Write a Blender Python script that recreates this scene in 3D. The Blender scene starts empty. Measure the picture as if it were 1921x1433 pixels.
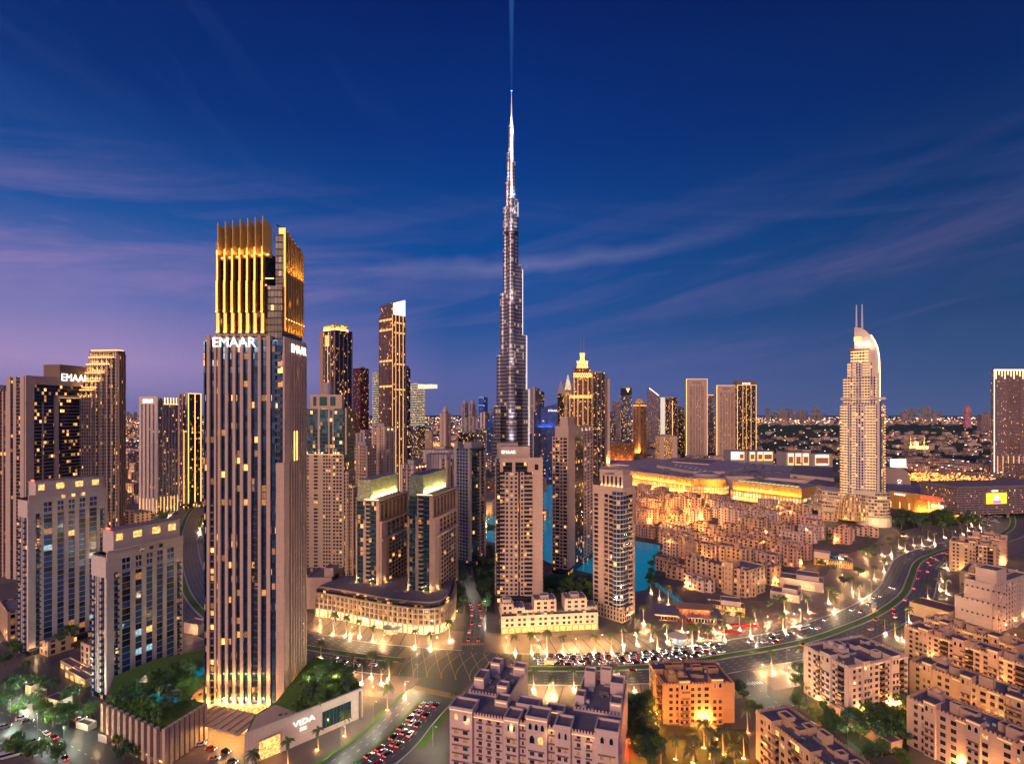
import bpy, bmesh, math, random
from mathutils import Vector, Matrix, noise
R = math.radians
rnd = random.Random(7)
SC = bpy.context.scene
COL = SC.collection
# ------------------------------------------------------------------ camera, sky, sun, exposure
CAMH = 156.0; F = 1000.0; CX = 960.5; HY = 775.0
cam = bpy.data.objects.new('camera', bpy.data.cameras.new('camera'))
COL.objects.link(cam); SC.camera = cam
cam.location = (0, 0, CAMH); cam.rotation_euler = (R(90), 0, 0)
cam.data.sensor_width = 36; cam.data.lens = 36*F/1921.0
cam.data.shift_y = (HY-716.5)/1921.0
cam.data.clip_start = 1; cam.data.clip_end = 90000
SC.view_settings.view_transform = 'Standard'; SC.view_settings.look = 'None'
SC.view_settings.exposure = 0.18; SC.view_settings.gamma = 1
SC.cycles.use_denoising = True
SC.cycles.max_bounces = 4; SC.cycles.diffuse_bounces = 2; SC.cycles.glossy_bounces = 2
SC.cycles.transmission_bounces = 2; SC.cycles.volume_bounces = 0
SC.cycles.sample_clamp_indirect = 3.0; SC.cycles.sample_clamp_direct = 0
SC.cycles.use_light_tree = True
SC.cycles.caustics_reflective = False; SC.cycles.caustics_refractive = False

def world():
    w = bpy.data.worlds.new('World'); SC.world = w; w.use_nodes = True
    nt = w.node_tree; N = nt.nodes; L = nt.links; N.clear()
    out = N.new('ShaderNodeOutputWorld'); bg = N.new('ShaderNodeBackground')
    tc = N.new('ShaderNodeTexCoord'); sp = N.new('ShaderNodeSeparateXYZ')
    L.new(tc.outputs['Generated'], sp.inputs[0])
    def M(op, a, b=None, c=None, clamp=False):
        n = N.new('ShaderNodeMath'); n.operation = op; n.use_clamp = clamp
        for i, v in enumerate((a, b, c)):
            if v is None: continue
            if isinstance(v, (int, float)): n.inputs[i].default_value = v
            else: L.new(v, n.inputs[i])
        return n.outputs[0]
    def mix(f, a, b, bt='MIX'):
        n = N.new('ShaderNodeMix'); n.data_type = 'RGBA'; n.blend_type = bt
        for i, v in ((0, f), (6, a), (7, b)):
            if isinstance(v, (int, float)): n.inputs[i].default_value = v
            elif isinstance(v, tuple): n.inputs[i].default_value = (*v, 1)
            else: L.new(v, n.inputs[i])
        return n.outputs[2]
    def ramp(fac, pts):
        n = N.new('ShaderNodeValToRGB'); cr = n.color_ramp
        while len(cr.elements) > 1: cr.elements.remove(cr.elements[-1])
        cr.elements[0].position = pts[0][0]; cr.elements[0].color = (*pts[0][1], 1)
        for p, c in pts[1:]:
            e = cr.elements.new(p); e.color = (*c, 1)
        L.new(fac, n.inputs[0]); return n.outputs[0]
    X, Y, Z = sp.outputs
    el = M('DIVIDE', M('ARCSINE', Z), math.pi/2)           # 0..1
    az = M('ARCTAN2', X, Y)                                # 0 ahead, + right
    base = ramp(el, [(0.0, (.11,.14,.36)), (.035, (.085,.125,.37)), (.10, (.018,.085,.32)), (.19, (.0,.065,.29)),
                     (.30, (.0,.031,.21)), (.45, (.0,.009,.105)), (1, (.0005,.006,.06))])
    right = ramp(el, [(0.0, (.065,.12,.28)), (.04, (.034,.085,.23)), (.10, (.010,.055,.18)), (.19, (.002,.038,.16)),
                     (.30, (.0,.018,.125)), (.45, (.0,.006,.068)), (1, (.0005,.006,.06))])
    left = ramp(el, [(0.0, (.20,.19,.44)), (.05, (.37,.26,.52)), (.11, (.15,.17,.45)), (.19, (.012,.085,.33)),
                     (.30, (.0015,.028,.18)), (.45, (.0006,.011,.11)), (1, (.0005,.006,.06))])
    fr = M('MULTIPLY', M('MAXIMUM', M('SUBTRACT', az, .02), 0), 1.45, clamp=True)
    fl = M('MULTIPLY', M('MAXIMUM', M('SUBTRACT', -.12, az), 0), 1.9, clamp=True)
    c = mix(fr, base, right); c = mix(fl, c, left)
    # streaks of cirrus: stretched noise in azimuth / elevation
    def streak(sx, sz, ang, seed, lo, hi, detail=5, dist=.6):
        cb = N.new('ShaderNodeCombineXYZ')
        ca, sa = math.cos(ang), math.sin(ang)
        e2 = M('MULTIPLY', el, math.pi/2)
        u = M('ADD', M('MULTIPLY', az, ca), M('MULTIPLY', e2, sa))
        v = M('SUBTRACT', M('MULTIPLY', e2, ca), M('MULTIPLY', az, sa))
        L.new(M('MULTIPLY', u, sx), cb.inputs[0]); L.new(M('MULTIPLY', v, sz), cb.inputs[1]); cb.inputs[2].default_value = seed
        n = N.new('ShaderNodeTexNoise'); n.inputs['Scale'].default_value = 1; n.inputs['Detail'].default_value = detail
        n.inputs['Roughness'].default_value = .62; n.inputs['Distortion'].default_value = dist
        L.new(cb.outputs[0], n.inputs['Vector'])
        return M('DIVIDE', M('SUBTRACT', n.outputs[0], lo), hi-lo, clamp=True)
    def band(c0, w):   # bump in elevation
        return M('SUBTRACT', 1, M('DIVIDE', M('ABSOLUTE', M('SUBTRACT', el, c0)), w), clamp=True)
    s1 = M('MULTIPLY', streak(2.2, 17, .16, 3.1, .44, .78), band(.13, .13))
    leftish = M('ADD', M('MULTIPLY', fl, .75), .25)
    c = mix(M('MULTIPLY', M('MULTIPLY', s1, leftish), .65), c, (.42,.26,.50))
    s2 = M('MULTIPLY', streak(1.6, 26, -.10, 8.4, .50, .80), band(.20, .07))
    c = mix(M('MULTIPLY', s2, .15), c, (.15,.17,.42))
    s3 = M('MULTIPLY', streak(2.0, 12, .32, 5.7, .47, .82), M('MULTIPLY', band(.15, .14), fr))
    c = mix(M('MULTIPLY', s3, .26), c, (.10,.09,.24))
    s4 = M('MULTIPLY', streak(2.5, 9, -.6, 12.2, .50, .9), M('MULTIPLY', band(.33, .16), fl))
    c = mix(M('MULTIPLY', s4, .35), c, (.06,.13,.36))
    # one long thin ribbon crossing behind the tall tower
    wob = N.new('ShaderNodeTexNoise'); wob.inputs['Scale'].default_value = 5; wob.inputs['Detail'].default_value = 4
    L.new(tc.outputs['Generated'], wob.inputs['Vector'])
    cen = M('ADD', M('ADD', .172, M('MULTIPLY', az, .055)), M('MULTIPLY', M('SUBTRACT', wob.outputs[0], .5), .045))
    rib = M('SUBTRACT', 1, M('DIVIDE', M('ABSOLUTE', M('SUBTRACT', el, cen)), .013), clamp=True)
    rib = M('MULTIPLY', M('MULTIPLY', rib, M('SUBTRACT', 1, M('DIVIDE', M('ABSOLUTE', M('SUBTRACT', az, .02)), .42), clamp=True)), .55)
    c = mix(rib, c, (.20,.20,.42))
    # unseen sky behind the camera: pink afterglow and blue added to light facades
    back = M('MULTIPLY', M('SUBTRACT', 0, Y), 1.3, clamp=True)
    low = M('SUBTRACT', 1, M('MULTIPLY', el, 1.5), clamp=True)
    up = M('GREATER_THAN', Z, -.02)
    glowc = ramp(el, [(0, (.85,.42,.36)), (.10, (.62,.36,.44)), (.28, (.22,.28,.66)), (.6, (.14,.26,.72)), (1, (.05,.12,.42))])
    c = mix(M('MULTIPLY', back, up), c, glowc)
    sky = N.new('ShaderNodeTexSky'); sky.sky_type = 'NISHITA'; sky.sun_disc = False
    sky.sun_elevation = R(1); sky.sun_rotation = R(200)
    c = mix(.004, c, sky.outputs[0], 'ADD')
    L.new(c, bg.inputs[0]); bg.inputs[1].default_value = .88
    L.new(bg.outputs[0], out.inputs[0])
world()
sun = bpy.data.lights.new('sun', 'SUN'); sun.energy = 1.75; sun.angle = R(22); sun.color = (1, .58, .38)
so = bpy.data.objects.new('sun', sun); COL.objects.link(so)
so.rotation_euler = Vector((0.62, 1.0, -0.36)).to_track_quat('-Z', 'Y').to_euler()   # afterglow from behind, low

# ------------------------------------------------------------------ coordinates
def Dg(py, z=0.0): return (CAMH-z)*F/(py-HY)
def G(px, py, z=0.0):
    d = Dg(py, z); return ((px-CX)/F*d, d)
def ZT(py, d): return CAMH + (HY-py)*d/F

# ------------------------------------------------------------------ materials
MATS = {}
class NT:
    def __init__(s, name):
        s.m = bpy.data.materials.new(name); s.m.use_nodes = True
        s.N = s.m.node_tree.nodes; s.L = s.m.node_tree.links; s.N.clear()
        s.out = s.N.new('ShaderNodeOutputMaterial'); s.b = s.N.new('ShaderNodeBsdfPrincipled')
        s.L.new(s.b.outputs[0], s.out.inputs[0])
    def set(s, k, v):
        i = s.b.inputs[k]
        if isinstance(v, (int, float)): i.default_value = v
        elif isinstance(v, tuple): i.default_value = (*v, 1)
        else: s.L.new(v, i)
    def M(s, op, a, b=None, c=None, clamp=False):
        n = s.N.new('ShaderNodeMath'); n.operation = op; n.use_clamp = clamp
        for i, v in enumerate((a, b, c)):
            if v is None: continue
            if isinstance(v, (int, float)): n.inputs[i].default_value = v
            else: s.L.new(v, n.inputs[i])
        return n.outputs[0]
    def mix(s, f, a, b, bt='MIX'):
        n = s.N.new('ShaderNodeMix'); n.data_type = 'RGBA'; n.blend_type = bt
        for i, v in ((0, f), (6, a), (7, b)):
            if isinstance(v, (int, float)): n.inputs[i].default_value = v
            elif isinstance(v, tuple): n.inputs[i].default_value = (*v, 1)
            else: s.L.new(v, n.inputs[i])
        return n.outputs[2]
    def coord(s, k='Object'):
        n = s.N.new('ShaderNodeTexCoord'); return n.outputs[k]
    def noise(s, scale, detail=3, vec=None, rough=.55, k='Object'):
        n = s.N.new('ShaderNodeTexNoise'); n.inputs['Scale'].default_value = scale; n.inputs['Detail'].default_value = detail
        n.inputs['Roughness'].default_value = rough
        s.L.new(vec if vec is not None else s.coord(k), n.inputs['Vector']); return n.outputs[0]
    def ramp(s, fac, pts):
        n = s.N.new('ShaderNodeValToRGB'); cr = n.color_ramp
        cr.elements[0].position = pts[0][0]; cr.elements[0].color = (*pts[0][1], 1)
        cr.elements[1].position = pts[-1][0]; cr.elements[1].color = (*pts[-1][1], 1)
        for p, c in pts[1:-1]:
            e = cr.elements.new(p); e.color = (*c, 1)
        s.L.new(fac, n.inputs[0]); return n.outputs[0]
    def bump(s, h, d=.05, st=.5):
        n = s.N.new('ShaderNodeBump'); n.inputs['Strength'].default_value = st; n.inputs['Distance'].default_value = d
        s.L.new(h, n.inputs['Height']); s.L.new(n.outputs[0], s.b.inputs['Normal'])
def mul(c, k): return tuple(min(1, x*k) for x in c)

def plain(name, c, rough=.7, metal=0.0, var=.12, scale=.6, emit=None, es=0.0):
    if name in MATS: return MATS[name]
    t = NT(name)
    n = t.noise(scale, 4)
    t.set('Base Color', t.mix(n, mul(c, 1-var), mul(c, 1+var)))
    t.set('Roughness', rough); t.set('Metallic', metal)
    if emit: t.set('Emission Color', emit); t.set('Emission Strength', es)
    MATS[name] = t.m; return t.m

def stone(name, c, jw=1.6, jh=3.6, var=.14, rough=.75):
    """cladding panels with fine joints and weathering; UVs are in metres"""
    if name in MATS: return MATS[name]
    t = NT(name)
    uv = t.N.new('ShaderNodeUVMap').outputs[0]
    sp = t.N.new('ShaderNodeSeparateXYZ'); t.L.new(uv, sp.inputs[0])
    fu = t.M('FRACT', t.M('DIVIDE', sp.outputs[0], jw)); fv = t.M('FRACT', t.M('DIVIDE', sp.outputs[1], jh))
    j = t.M('MAXIMUM', t.M('LESS_THAN', fu, .05/jw*1.4), t.M('LESS_THAN', fv, .10/jh*1.4))
    cb = t.N.new('ShaderNodeCombineXYZ')
    t.L.new(t.M('FLOOR', t.M('DIVIDE', sp.outputs[0], jw)), cb.inputs[0]); t.L.new(t.M('FLOOR', t.M('DIVIDE', sp.outputs[1], jh)), cb.inputs[1])
    wn = t.N.new('ShaderNodeTexWhiteNoise'); wn.noise_dimensions = '2D'; t.L.new(cb.outputs[0], wn.inputs['Vector'])
    n = t.noise(.08, 5)
    f = t.M('ADD', t.M('MULTIPLY', n, .75), t.M('MULTIPLY', wn.outputs[0], .25))
    col = t.mix(f, mul(c, 1-var), mul(c, 1+var))
    col = t.mix(t.M('MULTIPLY', j, .45), col, mul(c, .45))
    t.set('Base Color', col); t.set('Roughness', rough)
    MATS[name] = t.m; return t.m

WARM = ((1, .40, .09), (1, .58, .20), (1, .80, .50), (.70, .95, 1.0))
def facade(name, wall, glass, cw=1.5, fh=3.5, mu=.12, mv=.25, lit=.12, es=2.0, metal=.75, rough=.08, pal=(0, .55, .8, .95), z_hot=None, wobble=.03, span=None):
    """storeys of glazing: frames, spandrels and panes from UVs in metres; some rooms are lit"""
    if name in MATS: return MATS[name]
    t = NT(name)
    uv = t.N.new('ShaderNodeUVMap').outputs[0]
    sp = t.N.new('ShaderNodeSeparateXYZ'); t.L.new(uv, sp.inputs[0])
    U = t.M('DIVIDE', sp.outputs[0], cw); V = t.M('DIVIDE', sp.outputs[1], fh)
    fu = t.M('FRACT', U); fv = t.M('FRACT', V)
    m = t.M('MULTIPLY', t.M('MULTIPLY', t.M('GREATER_THAN', fu, mu), t.M('LESS_THAN', fu, 1-mu*.3 if mu < .2 else 1-mu)),
            t.M('MULTIPLY', t.M('GREATER_THAN', fv, mv), t.M('LESS_THAN', fv, .96)))
    cb = t.N.new('ShaderNodeCombineXYZ'); t.L.new(t.M('FLOOR', U), cb.inputs[0]); t.L.new(t.M('FLOOR', V), cb.inputs[1])
    oi = t.N.new('ShaderNodeObjectInfo'); t.L.new(oi.outputs['Random'], cb.inputs[2])
    wn = t.N.new('ShaderNodeTexWhiteNoise'); t.L.new(cb.outputs[0], wn.inputs['Vector'])
    if lit < .4: lit *= .7
    r1 = wn.outputs[0]; rc = t.N.new('ShaderNodeSeparateColor'); t.L.new(wn.outputs[1], rc.inputs[0])
    on = t.M('LESS_THAN', r1, lit)
    pr = t.ramp(rc.outputs[0], [(pal[0], WARM[0]), (pal[1], WARM[1]), (pal[2], WARM[2]), (pal[3], WARM[3])])
    # a lit room is brighter where its lamps are and darker behind curtains
    inner = t.noise(1.1, 2, vec=uv)
    e = t.M('MULTIPLY', t.M('MULTIPLY', on, m), t.M('MULTIPLY', t.M('ADD', .12, t.M('MULTIPLY', t.M('POWER', rc.outputs[1], 3), 1.4)), t.M('MULTIPLY', inner, es*1.6)))
    gl = t.mix(rc.outputs[2], mul(glass, .6), mul(glass, 1.35))
    w = t.mix(t.noise(.07, 4), mul(wall, .85), mul(wall, 1.15))
    if span: w = t.mix(t.M('MULTIPLY', t.M('LESS_THAN', fv, mv), t.M('GREATER_THAN', fu, mu)), w, span)
    t.set('Base Color', t.mix(m, w, gl))
    t.set('Metallic', t.M('MULTIPLY', m, metal))
    t.set('Roughness', t.M('ADD', .7, t.M('MULTIPLY', m, rough-.7)))
    t.set('Emission Color', pr); t.set('Emission Strength', e)
    if wobble:
        g = t.N.new('ShaderNodeNewGeometry')
        a = t.N.new('ShaderNodeVectorMath'); a.operation = 'MULTIPLY_ADD'
        a.inputs[1].default_value = (wobble,)*3
        t.L.new(wn.outputs[1], a.inputs[0]); t.L.new(g.outputs['Normal'], a.inputs[2])
        nn = t.N.new('ShaderNodeVectorMath'); nn.operation = 'NORMALIZE'; t.L.new(a.outputs[0], nn.inputs[0])
        t.L.new(nn.outputs[0], t.b.inputs['Normal'])
    MATS[name] = t.m; return t.m

def glow(name, c, es):
    if name in MATS: return MATS[name]
    t = NT(name); t.set('Base Color', mul(c, .5)); t.set('Emission Color', c); t.set('Emission Strength', es)
    MATS[name] = t.m; return t.m
def litpane(name, c, es):
    """a lit window: uneven lamp light through curtains"""
    if name in MATS: return MATS[name]
    t = NT(name); t.set('Base Color', (.1,.08,.06)); t.set('Roughness', .15)
    n = t.noise(.9, 2); t.set('Emission Color', c); t.set('Emission Strength', t.M('MULTIPLY', t.M('POWER', n, 2), es*3.2))
    MATS[name] = t.m; return t.m

ONES = ['','first','second','third','fourth','fifth','sixth','seventh','eighth','ninth','tenth','eleventh','twelfth','thirteenth','fourteenth','fifteenth','sixteenth','seventeenth','eighteenth','nineteenth']
TENS = {20:'twentieth',30:'thirtieth',40:'fortieth',50:'fiftieth',60:'sixtieth',70:'seventieth'}; TT = {20:'twenty',30:'thirty',40:'forty',50:'fifty',60:'sixty',70:'seventy'}
def nth(n):
    if n < 20: return ONES[n]
    t = n//10*10
    return TENS[t] if n == t else TT[t]+'-'+ONES[n-t]
# ------------------------------------------------------------------ mesh builder
class MB:
    def __init__(s): s.v = []; s.f = []; s.uv = []; s.mi = []; s.sm = []
    def face(s, pts, uvs=None, mi=0, sm=False):
        i = len(s.v); s.v += pts; s.f.append(tuple(range(i, i+len(pts))))
        s.uv += uvs if uvs else [(p[0], p[1]) for p in pts]; s.mi.append(mi); s.sm.append(sm); return s
    def box(s, x0, x1, y0, y1, z0, z1, mi=0, top=None, bot=False):
        if x1 < x0: x0, x1 = x1, x0
        if y1 < y0: y0, y1 = y1, y0
        t = mi if top is None else top
        s.face([(x0,y0,z0),(x1,y0,z0),(x1,y0,z1),(x0,y0,z1)], [(x0,z0),(x1,z0),(x1,z1),(x0,z1)], mi)
        s.face([(x1,y1,z0),(x0,y1,z0),(x0,y1,z1),(x1,y1,z1)], [(x1,z0),(x0,z0),(x0,z1),(x1,z1)], mi)
        s.face([(x1,y0,z0),(x1,y1,z0),(x1,y1,z1),(x1,y0,z1)], [(y0,z0),(y1,z0),(y1,z1),(y0,z1)], mi)
        s.face([(x0,y1,z0),(x0,y0,z0),(x0,y0,z1),(x0,y1,z1)], [(y1,z0),(y0,z0),(y0,z1),(y1,z1)], mi)
        s.face([(x0,y0,z1),(x1,y0,z1),(x1,y1,z1),(x0,y1,z1)], None, t)
        s.face([(x0,y1,z0),(x1,y1,z0),(x1,y0,z0),(x0,y0,z0)], None, t)
        return s
    def prism(s, poly, z0, z1, mi=0, top=None, scale_top=1.0, cen=None, sm=False):
        """poly counter-clockwise seen from above"""
        n = len(poly); u = 0
        if cen is None: cen = (sum(p[0] for p in poly)/n, sum(p[1] for p in poly)/n)
        zt = z1 if isinstance(z1, (list, tuple)) else [z1]*n
        tp = [(cen[0]+(p[0]-cen[0])*scale_top, cen[1]+(p[1]-cen[1])*scale_top) for p in poly]
        for i in range(n):
            a, b = poly[i], poly[(i+1) % n]; ta, tb = tp[i], tp[(i+1) % n]
            d = math.hypot(b[0]-a[0], b[1]-a[1]); za, zb = zt[i], zt[(i+1) % n]
            s.face([(a[0],a[1],z0),(b[0],b[1],z0),(tb[0],tb[1],zb),(ta[0],ta[1],za)], [(u,z0),(u+d,z0),(u+d,zb),(u,za)], mi, sm)
            u += d
        t = mi if top is None else top
        s.face([(p[0],p[1],z) for p, z in zip(tp, zt)], None, t)
        s.face([(p[0],p[1],z0) for p in reversed(poly)], None, t)
        return s
    def cyl(s, x, y, r, z0, z1, n=16, mi=0, top=None, r2=None, sm=True):
        poly = [(x+r*math.cos(2*math.pi*k/n), y+r*math.sin(2*math.pi*k/n)) for k in range(n)]
        return s.prism(poly, z0, z1, mi, top, 1.0 if r2 is None else r2/r, (x, y), sm)
    def tube(s, pts, r, n=6, mi=0, r2=None):
        """a tapering tube along points"""
        rings = []
        P = [Vector(p) for p in pts]
        for i, p in enumerate(P):
            d = (P[min(i+1, len(P)-1)]-P[max(i-1, 0)]).normalized()
            a = d.orthogonal().normalized() if abs(d.z) < .95 else Vector((1,0,0)); a = (a-d*a.dot(d)).normalized(); b = d.cross(a)
            rr = r if r2 is None else r+(r2-r)*i/(len(P)-1)
            rings.append([tuple(p+a*rr*math.cos(2*math.pi*k/n)+b*rr*math.sin(2*math.pi*k/n)) for k in range(n)])
        for i in range(len(P)-1):
            for k in range(n):
                k2 = (k+1) % n
                s.face([rings[i][k], rings[i][k2], rings[i+1][k2], rings[i+1][k]], [(0,0),(1,0),(1,1),(0,1)], mi, True)
        s.face(list(reversed(rings[0])), None, mi); s.face(rings[-1], None, mi)
        return s
    def dome(s, x, y, z, r, n=12, m=5, mi=0, hs=1.0):
        for j in range(m):
            a0, a1 = math.pi/2*j/m, math.pi/2*(j+1)/m
            for k in range(n):
                b0, b1 = 2*math.pi*k/n, 2*math.pi*(k+1)/n
                q = [(x+r*math.cos(a)*math.cos(b), y+r*math.cos(a)*math.sin(b), z+r*hs*math.sin(a)) for a, b in ((a0,b0),(a0,b1),(a1,b1),(a1,b0))]
                if j == m-1: q = q[:3]
                s.face(q, None, mi, True)
        return s
    def mesh(s, name, mats):
        me = bpy.data.meshes.new(name)
        me.from_pydata(s.v, [], s.f)
        uvl = me.uv_layers.new(name='UVMap')
        flat = [c for q in s.uv for c in (q[0], q[1])]
        uvl.data.foreach_set('uv', flat)
        for m in (mats if isinstance(mats, (list, tuple)) else [mats]): me.materials.append(m)
        me.polygons.foreach_set('material_index', s.mi); me.polygons.foreach_set('use_smooth', s.sm)
        me.update(); return me
    def build(s, name, mats, parent=None, loc=None, rz=0):
        return put(name, s.mesh(name, mats), parent, loc, rz)
def put(name, me, parent=None, loc=None, rz=0):
    o = bpy.data.objects.new(name, me); COL.objects.link(o)
    if parent is not None: o.parent = parent
    if loc: o.location = loc
    if rz: o.rotation_euler[2] = rz
    return o
def tag(o, label=None, cat=None, group=None, kind=None):
    if label: o['label'] = label
    if cat: o['category'] = cat
    if group: o['group'] = group
    if kind: o['kind'] = kind
    return o
def empty(name, loc=(0,0,0), rz=0, label=None, cat=None, group=None):
    o = bpy.data.objects.new(name, None); COL.objects.link(o); o.location = loc; o.rotation_euler[2] = rz
    o.empty_display_size = .1
    return tag(o, label, cat, group)
KIDS = {}
def copy_tree(o, kids, loc, rz=0, label=None, sc=None, group=None):
    c = o.copy(); COL.objects.link(c); c.location = loc; c.rotation_euler[2] = rz
    if sc: c.scale = (sc,)*3 if isinstance(sc, (int, float)) else sc
    if label: c['label'] = label
    if group: c['group'] = group
    for k in kids:
        d = k[0].copy(); COL.objects.link(d); d.parent = c
        for g in k[1]:
            e = g.copy(); COL.objects.link(e); e.parent = d
    return c
def point(name, loc, power, col=(1,.6,.25), r=.4, parent=None):
    l = bpy.data.lights.new(name, 'POINT'); l.energy = power; l.color = col; l.shadow_soft_size = r
    o = bpy.data.objects.new(name, l); COL.objects.link(o); o.location = loc
    if parent is not None: o.parent = parent
    return o
def area(name, loc, dirv, sx, sy, power, col=(1,.6,.25), parent=None, up=None, spread=180):
    l = bpy.data.lights.new(name, 'AREA'); l.shape = 'RECTANGLE'; l.size = sx; l.size_y = sy; l.energy = power; l.color = col
    l.spread = R(spread)
    o = bpy.data.objects.new(name, l); COL.objects.link(o); o.location = loc
    d = Vector(dirv).normalized(); xa = Vector(up if up else (1,0,0)); xa = (xa-d*xa.dot(d)).normalized(); za = -d; ya = za.cross(xa)
    o.rotation_euler = Matrix((xa, ya, za)).transposed().to_euler()
    if parent is not None: o.parent = parent
    return o
def text(name, s, size, mat, parent, loc, rot, ext=.15, align='CENTER', bold=0.0, sx=1.0):
    cu = bpy.data.curves.new(name, 'FONT'); cu.body = s; cu.size = size; cu.extrude = ext; cu.align_x = align; cu.offset = bold
    cu.resolution_u = 3
    t = bpy.data.objects.new('tmp', cu); COL.objects.link(t)
    dg = bpy.context.evaluated_depsgraph_get(); me = bpy.data.meshes.new_from_object(t.evaluated_get(dg))
    bpy.data.objects.remove(t); me.name = name; me.materials.clear(); me.materials.append(mat)
    o = put(name, me, parent, loc); o.rotation_euler = rot; o.scale = (sx, 1, 1)
    return o

# ------------------------------------------------------------------ building frame
class Bld:
    """a building on its near corner: local x runs along the left-hand face (0 at the corner, negative to the left),
    local y runs back along the right-hand face"""
    def __init__(s, name, label, cat, xl, xc, xr, yb=None, th=0.0, D=None, group=None, dp=None, wd=None):
        s.D = D if D else Dg(yb); s.x = (xc-CX)/F*s.D; t = R(th)
        ld = (-math.cos(t), math.sin(t)); rd = (math.sin(t), math.cos(t))
        def ln(px, d):
            k = (px-CX)/F; den = d[0]-k*d[1]
            return (k*s.D-s.x)/den if abs(den) > 1e-6 else 0
        s.W = wd if wd else ln(xl, ld); s.L = dp if dp else ln(xr, rd)
        s.root = empty(name, (s.x, s.D, 0), -t, label, cat, group); s.t = t
        s.npane = 0; s.rest = {}
    def z(s, py, back=0.0): return ZT(py, s.D+back)
    def box(s, part, m, x0, x1, y0, y1, z0, z1, **k):
        return MB().box(x0, x1, y0, y1, z0, z1, **k).build(part, m, s.root)
    def body(s, part, m, z0, z1, roof=None, ins=(0,0,0,0)):
        """ins: front, right, back, left insets"""
        return MB().box(-s.W+ins[3], -ins[1], ins[0], s.L-ins[2], z0, z1, mi=0, top=1).build(part, [m, roof or MATS['roof']], s.root)
    def fr(s, side):
        W, L = s.W, s.L
        if side == 'f': return W, (lambda u, o: (-W+u, -o)), 0
        if side == 'r': return L, (lambda u, o: (o, u)), math.pi/2
        if side == 'b': return W, (lambda u, o: (-u, L+o)), math.pi
        return L, (lambda u, o: (-W-o, L-u)), -math.pi/2
    def fb(s, mb, side, u0, u1, o0, o1, z0, z1, **k):
        _, fn, _ = s.fr(side); a = fn(u0, o0); b = fn(u1, o1)
        mb.box(a[0], b[0], a[1], b[1], z0, z1, **k)
    def bays(s, side, spec, z0, z1, fh, wall, u0=0.0, u1=None, out=.6, pan=None, slab=None, rail=None, base_out=0.0, winw=.62, winh=(.22,.80), maxp=100, bd=1.5, pname='pilaster'):
        Lf, fn, rz = s.fr(side)
        if u1 is None: u1 = Lf
        items = []
        for w in spec.split():
            k = w[0]; n = 1; wt = w[1:]
            if ':' in wt: wt, n = wt.split(':')
            items.append((k, float(wt), int(n)))
        tot = sum(i[1] for i in items); u = u0; sc = (u1-u0)/tot
        wmb = None; nf = max(1, int(round((z1-z0)/fh))); f = (z1-z0)/nf
        B = base_out
        for k, wt, n in items:
            w = wt*sc; a, b = u, u+w; u = b
            if k in 'Pp':
                mb = MB(); s.fb(mb, side, a, b, B-.3, B+(out if k == 'P' else out*.55), z0, z1); mb.build(pname, wall, s.root)
            elif k == 'S':
                mb = MB(); s.fb(mb, side, a, b, B-.3, B+.12, z0, z1); mb.build('wall_panel', wall, s.root)
            elif k == 'W':
                if wmb is None: wmb = MB()
                cw = w/n; hw = cw*winw/2
                e = [a]
                for i in range(n): c = a+cw*(i+.5); e += [c-hw, c+hw]
                e.append(b)
                for i in range(0, len(e), 2): s.fb(wmb, side, e[i], e[i+1], B-.3, B+.3, z0, z1)
                for i in range(n):
                    ua, ub = e[1+2*i], e[2+2*i]; zz = z0
                    for q in range(nf):
                        s.fb(wmb, side, ua, ub, B-.3, B+.28, zz, z0+f*q+f*winh[0]); zz = z0+f*q+f*winh[1]
                        s.pane(side, (ua+ub)/2, B+.04, z0+f*q+f*winh[0], ub-ua, f*(winh[1]-winh[0]), pan, maxp)
                    s.fb(wmb, side, ua, ub, B-.3, B+.28, zz, z1)
            elif k == 'B':
                me = s.balc(w, fh, slab or wall, rail or wall, bd)
                for q in range(nf):
                    s.nb = getattr(s, 'nb', 0)+1
                    if s.nb <= 100:
                        p = fn((a+b)/2, B); put('balcony', me, s.root, (p[0], p[1], z0+f*q), rz)
                    else:
                        mb = s.rest.setdefault('b', (MB(), [slab or wall, rail or wall], 'balcony'))[0]
                        zz = z0+f*q
                        s.fb(mb, side, a, b, B-.1, B+bd, zz-.12, zz+.12); s.fb(mb, side, a, b, B+bd-.05, B+bd+.03, zz+.12, zz+1.05, mi=1)
            elif k == 'C':                                       # many small balconies, too small to be told apart
                mb = MB()
                for q in range(nf):
                    s.fb(mb, side, a, b, B-.2, B+bd*.8, z0+f*q-.12, z0+f*q+1.0 if n == 2 else z0+f*q+.25)
                mb.build('balcony_bands', slab or wall, s.root)
        if wmb: wmb.build('wall', wall, s.root)
    def balc(s, w, fh, slab, rail, bd):
        key = ('balc', round(w, 1), slab.name, rail.name, bd)
        if key not in KIDS:
            mb = MB().box(-w/2, w/2, -bd, .1, -.12, .12, mi=0)
            mb.box(-w/2, w/2, -bd-.03, -bd+.05, .12, 1.05, mi=1); mb.box(-w/2-.02, -w/2+.06, -bd, 0, .12, 1.05, mi=1); mb.box(w/2-.06, w/2+.02, -bd, 0, .12, 1.05, mi=1)
            KIDS[key] = mb.mesh('balcony', [slab, rail])
        return KIDS[key]
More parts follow.
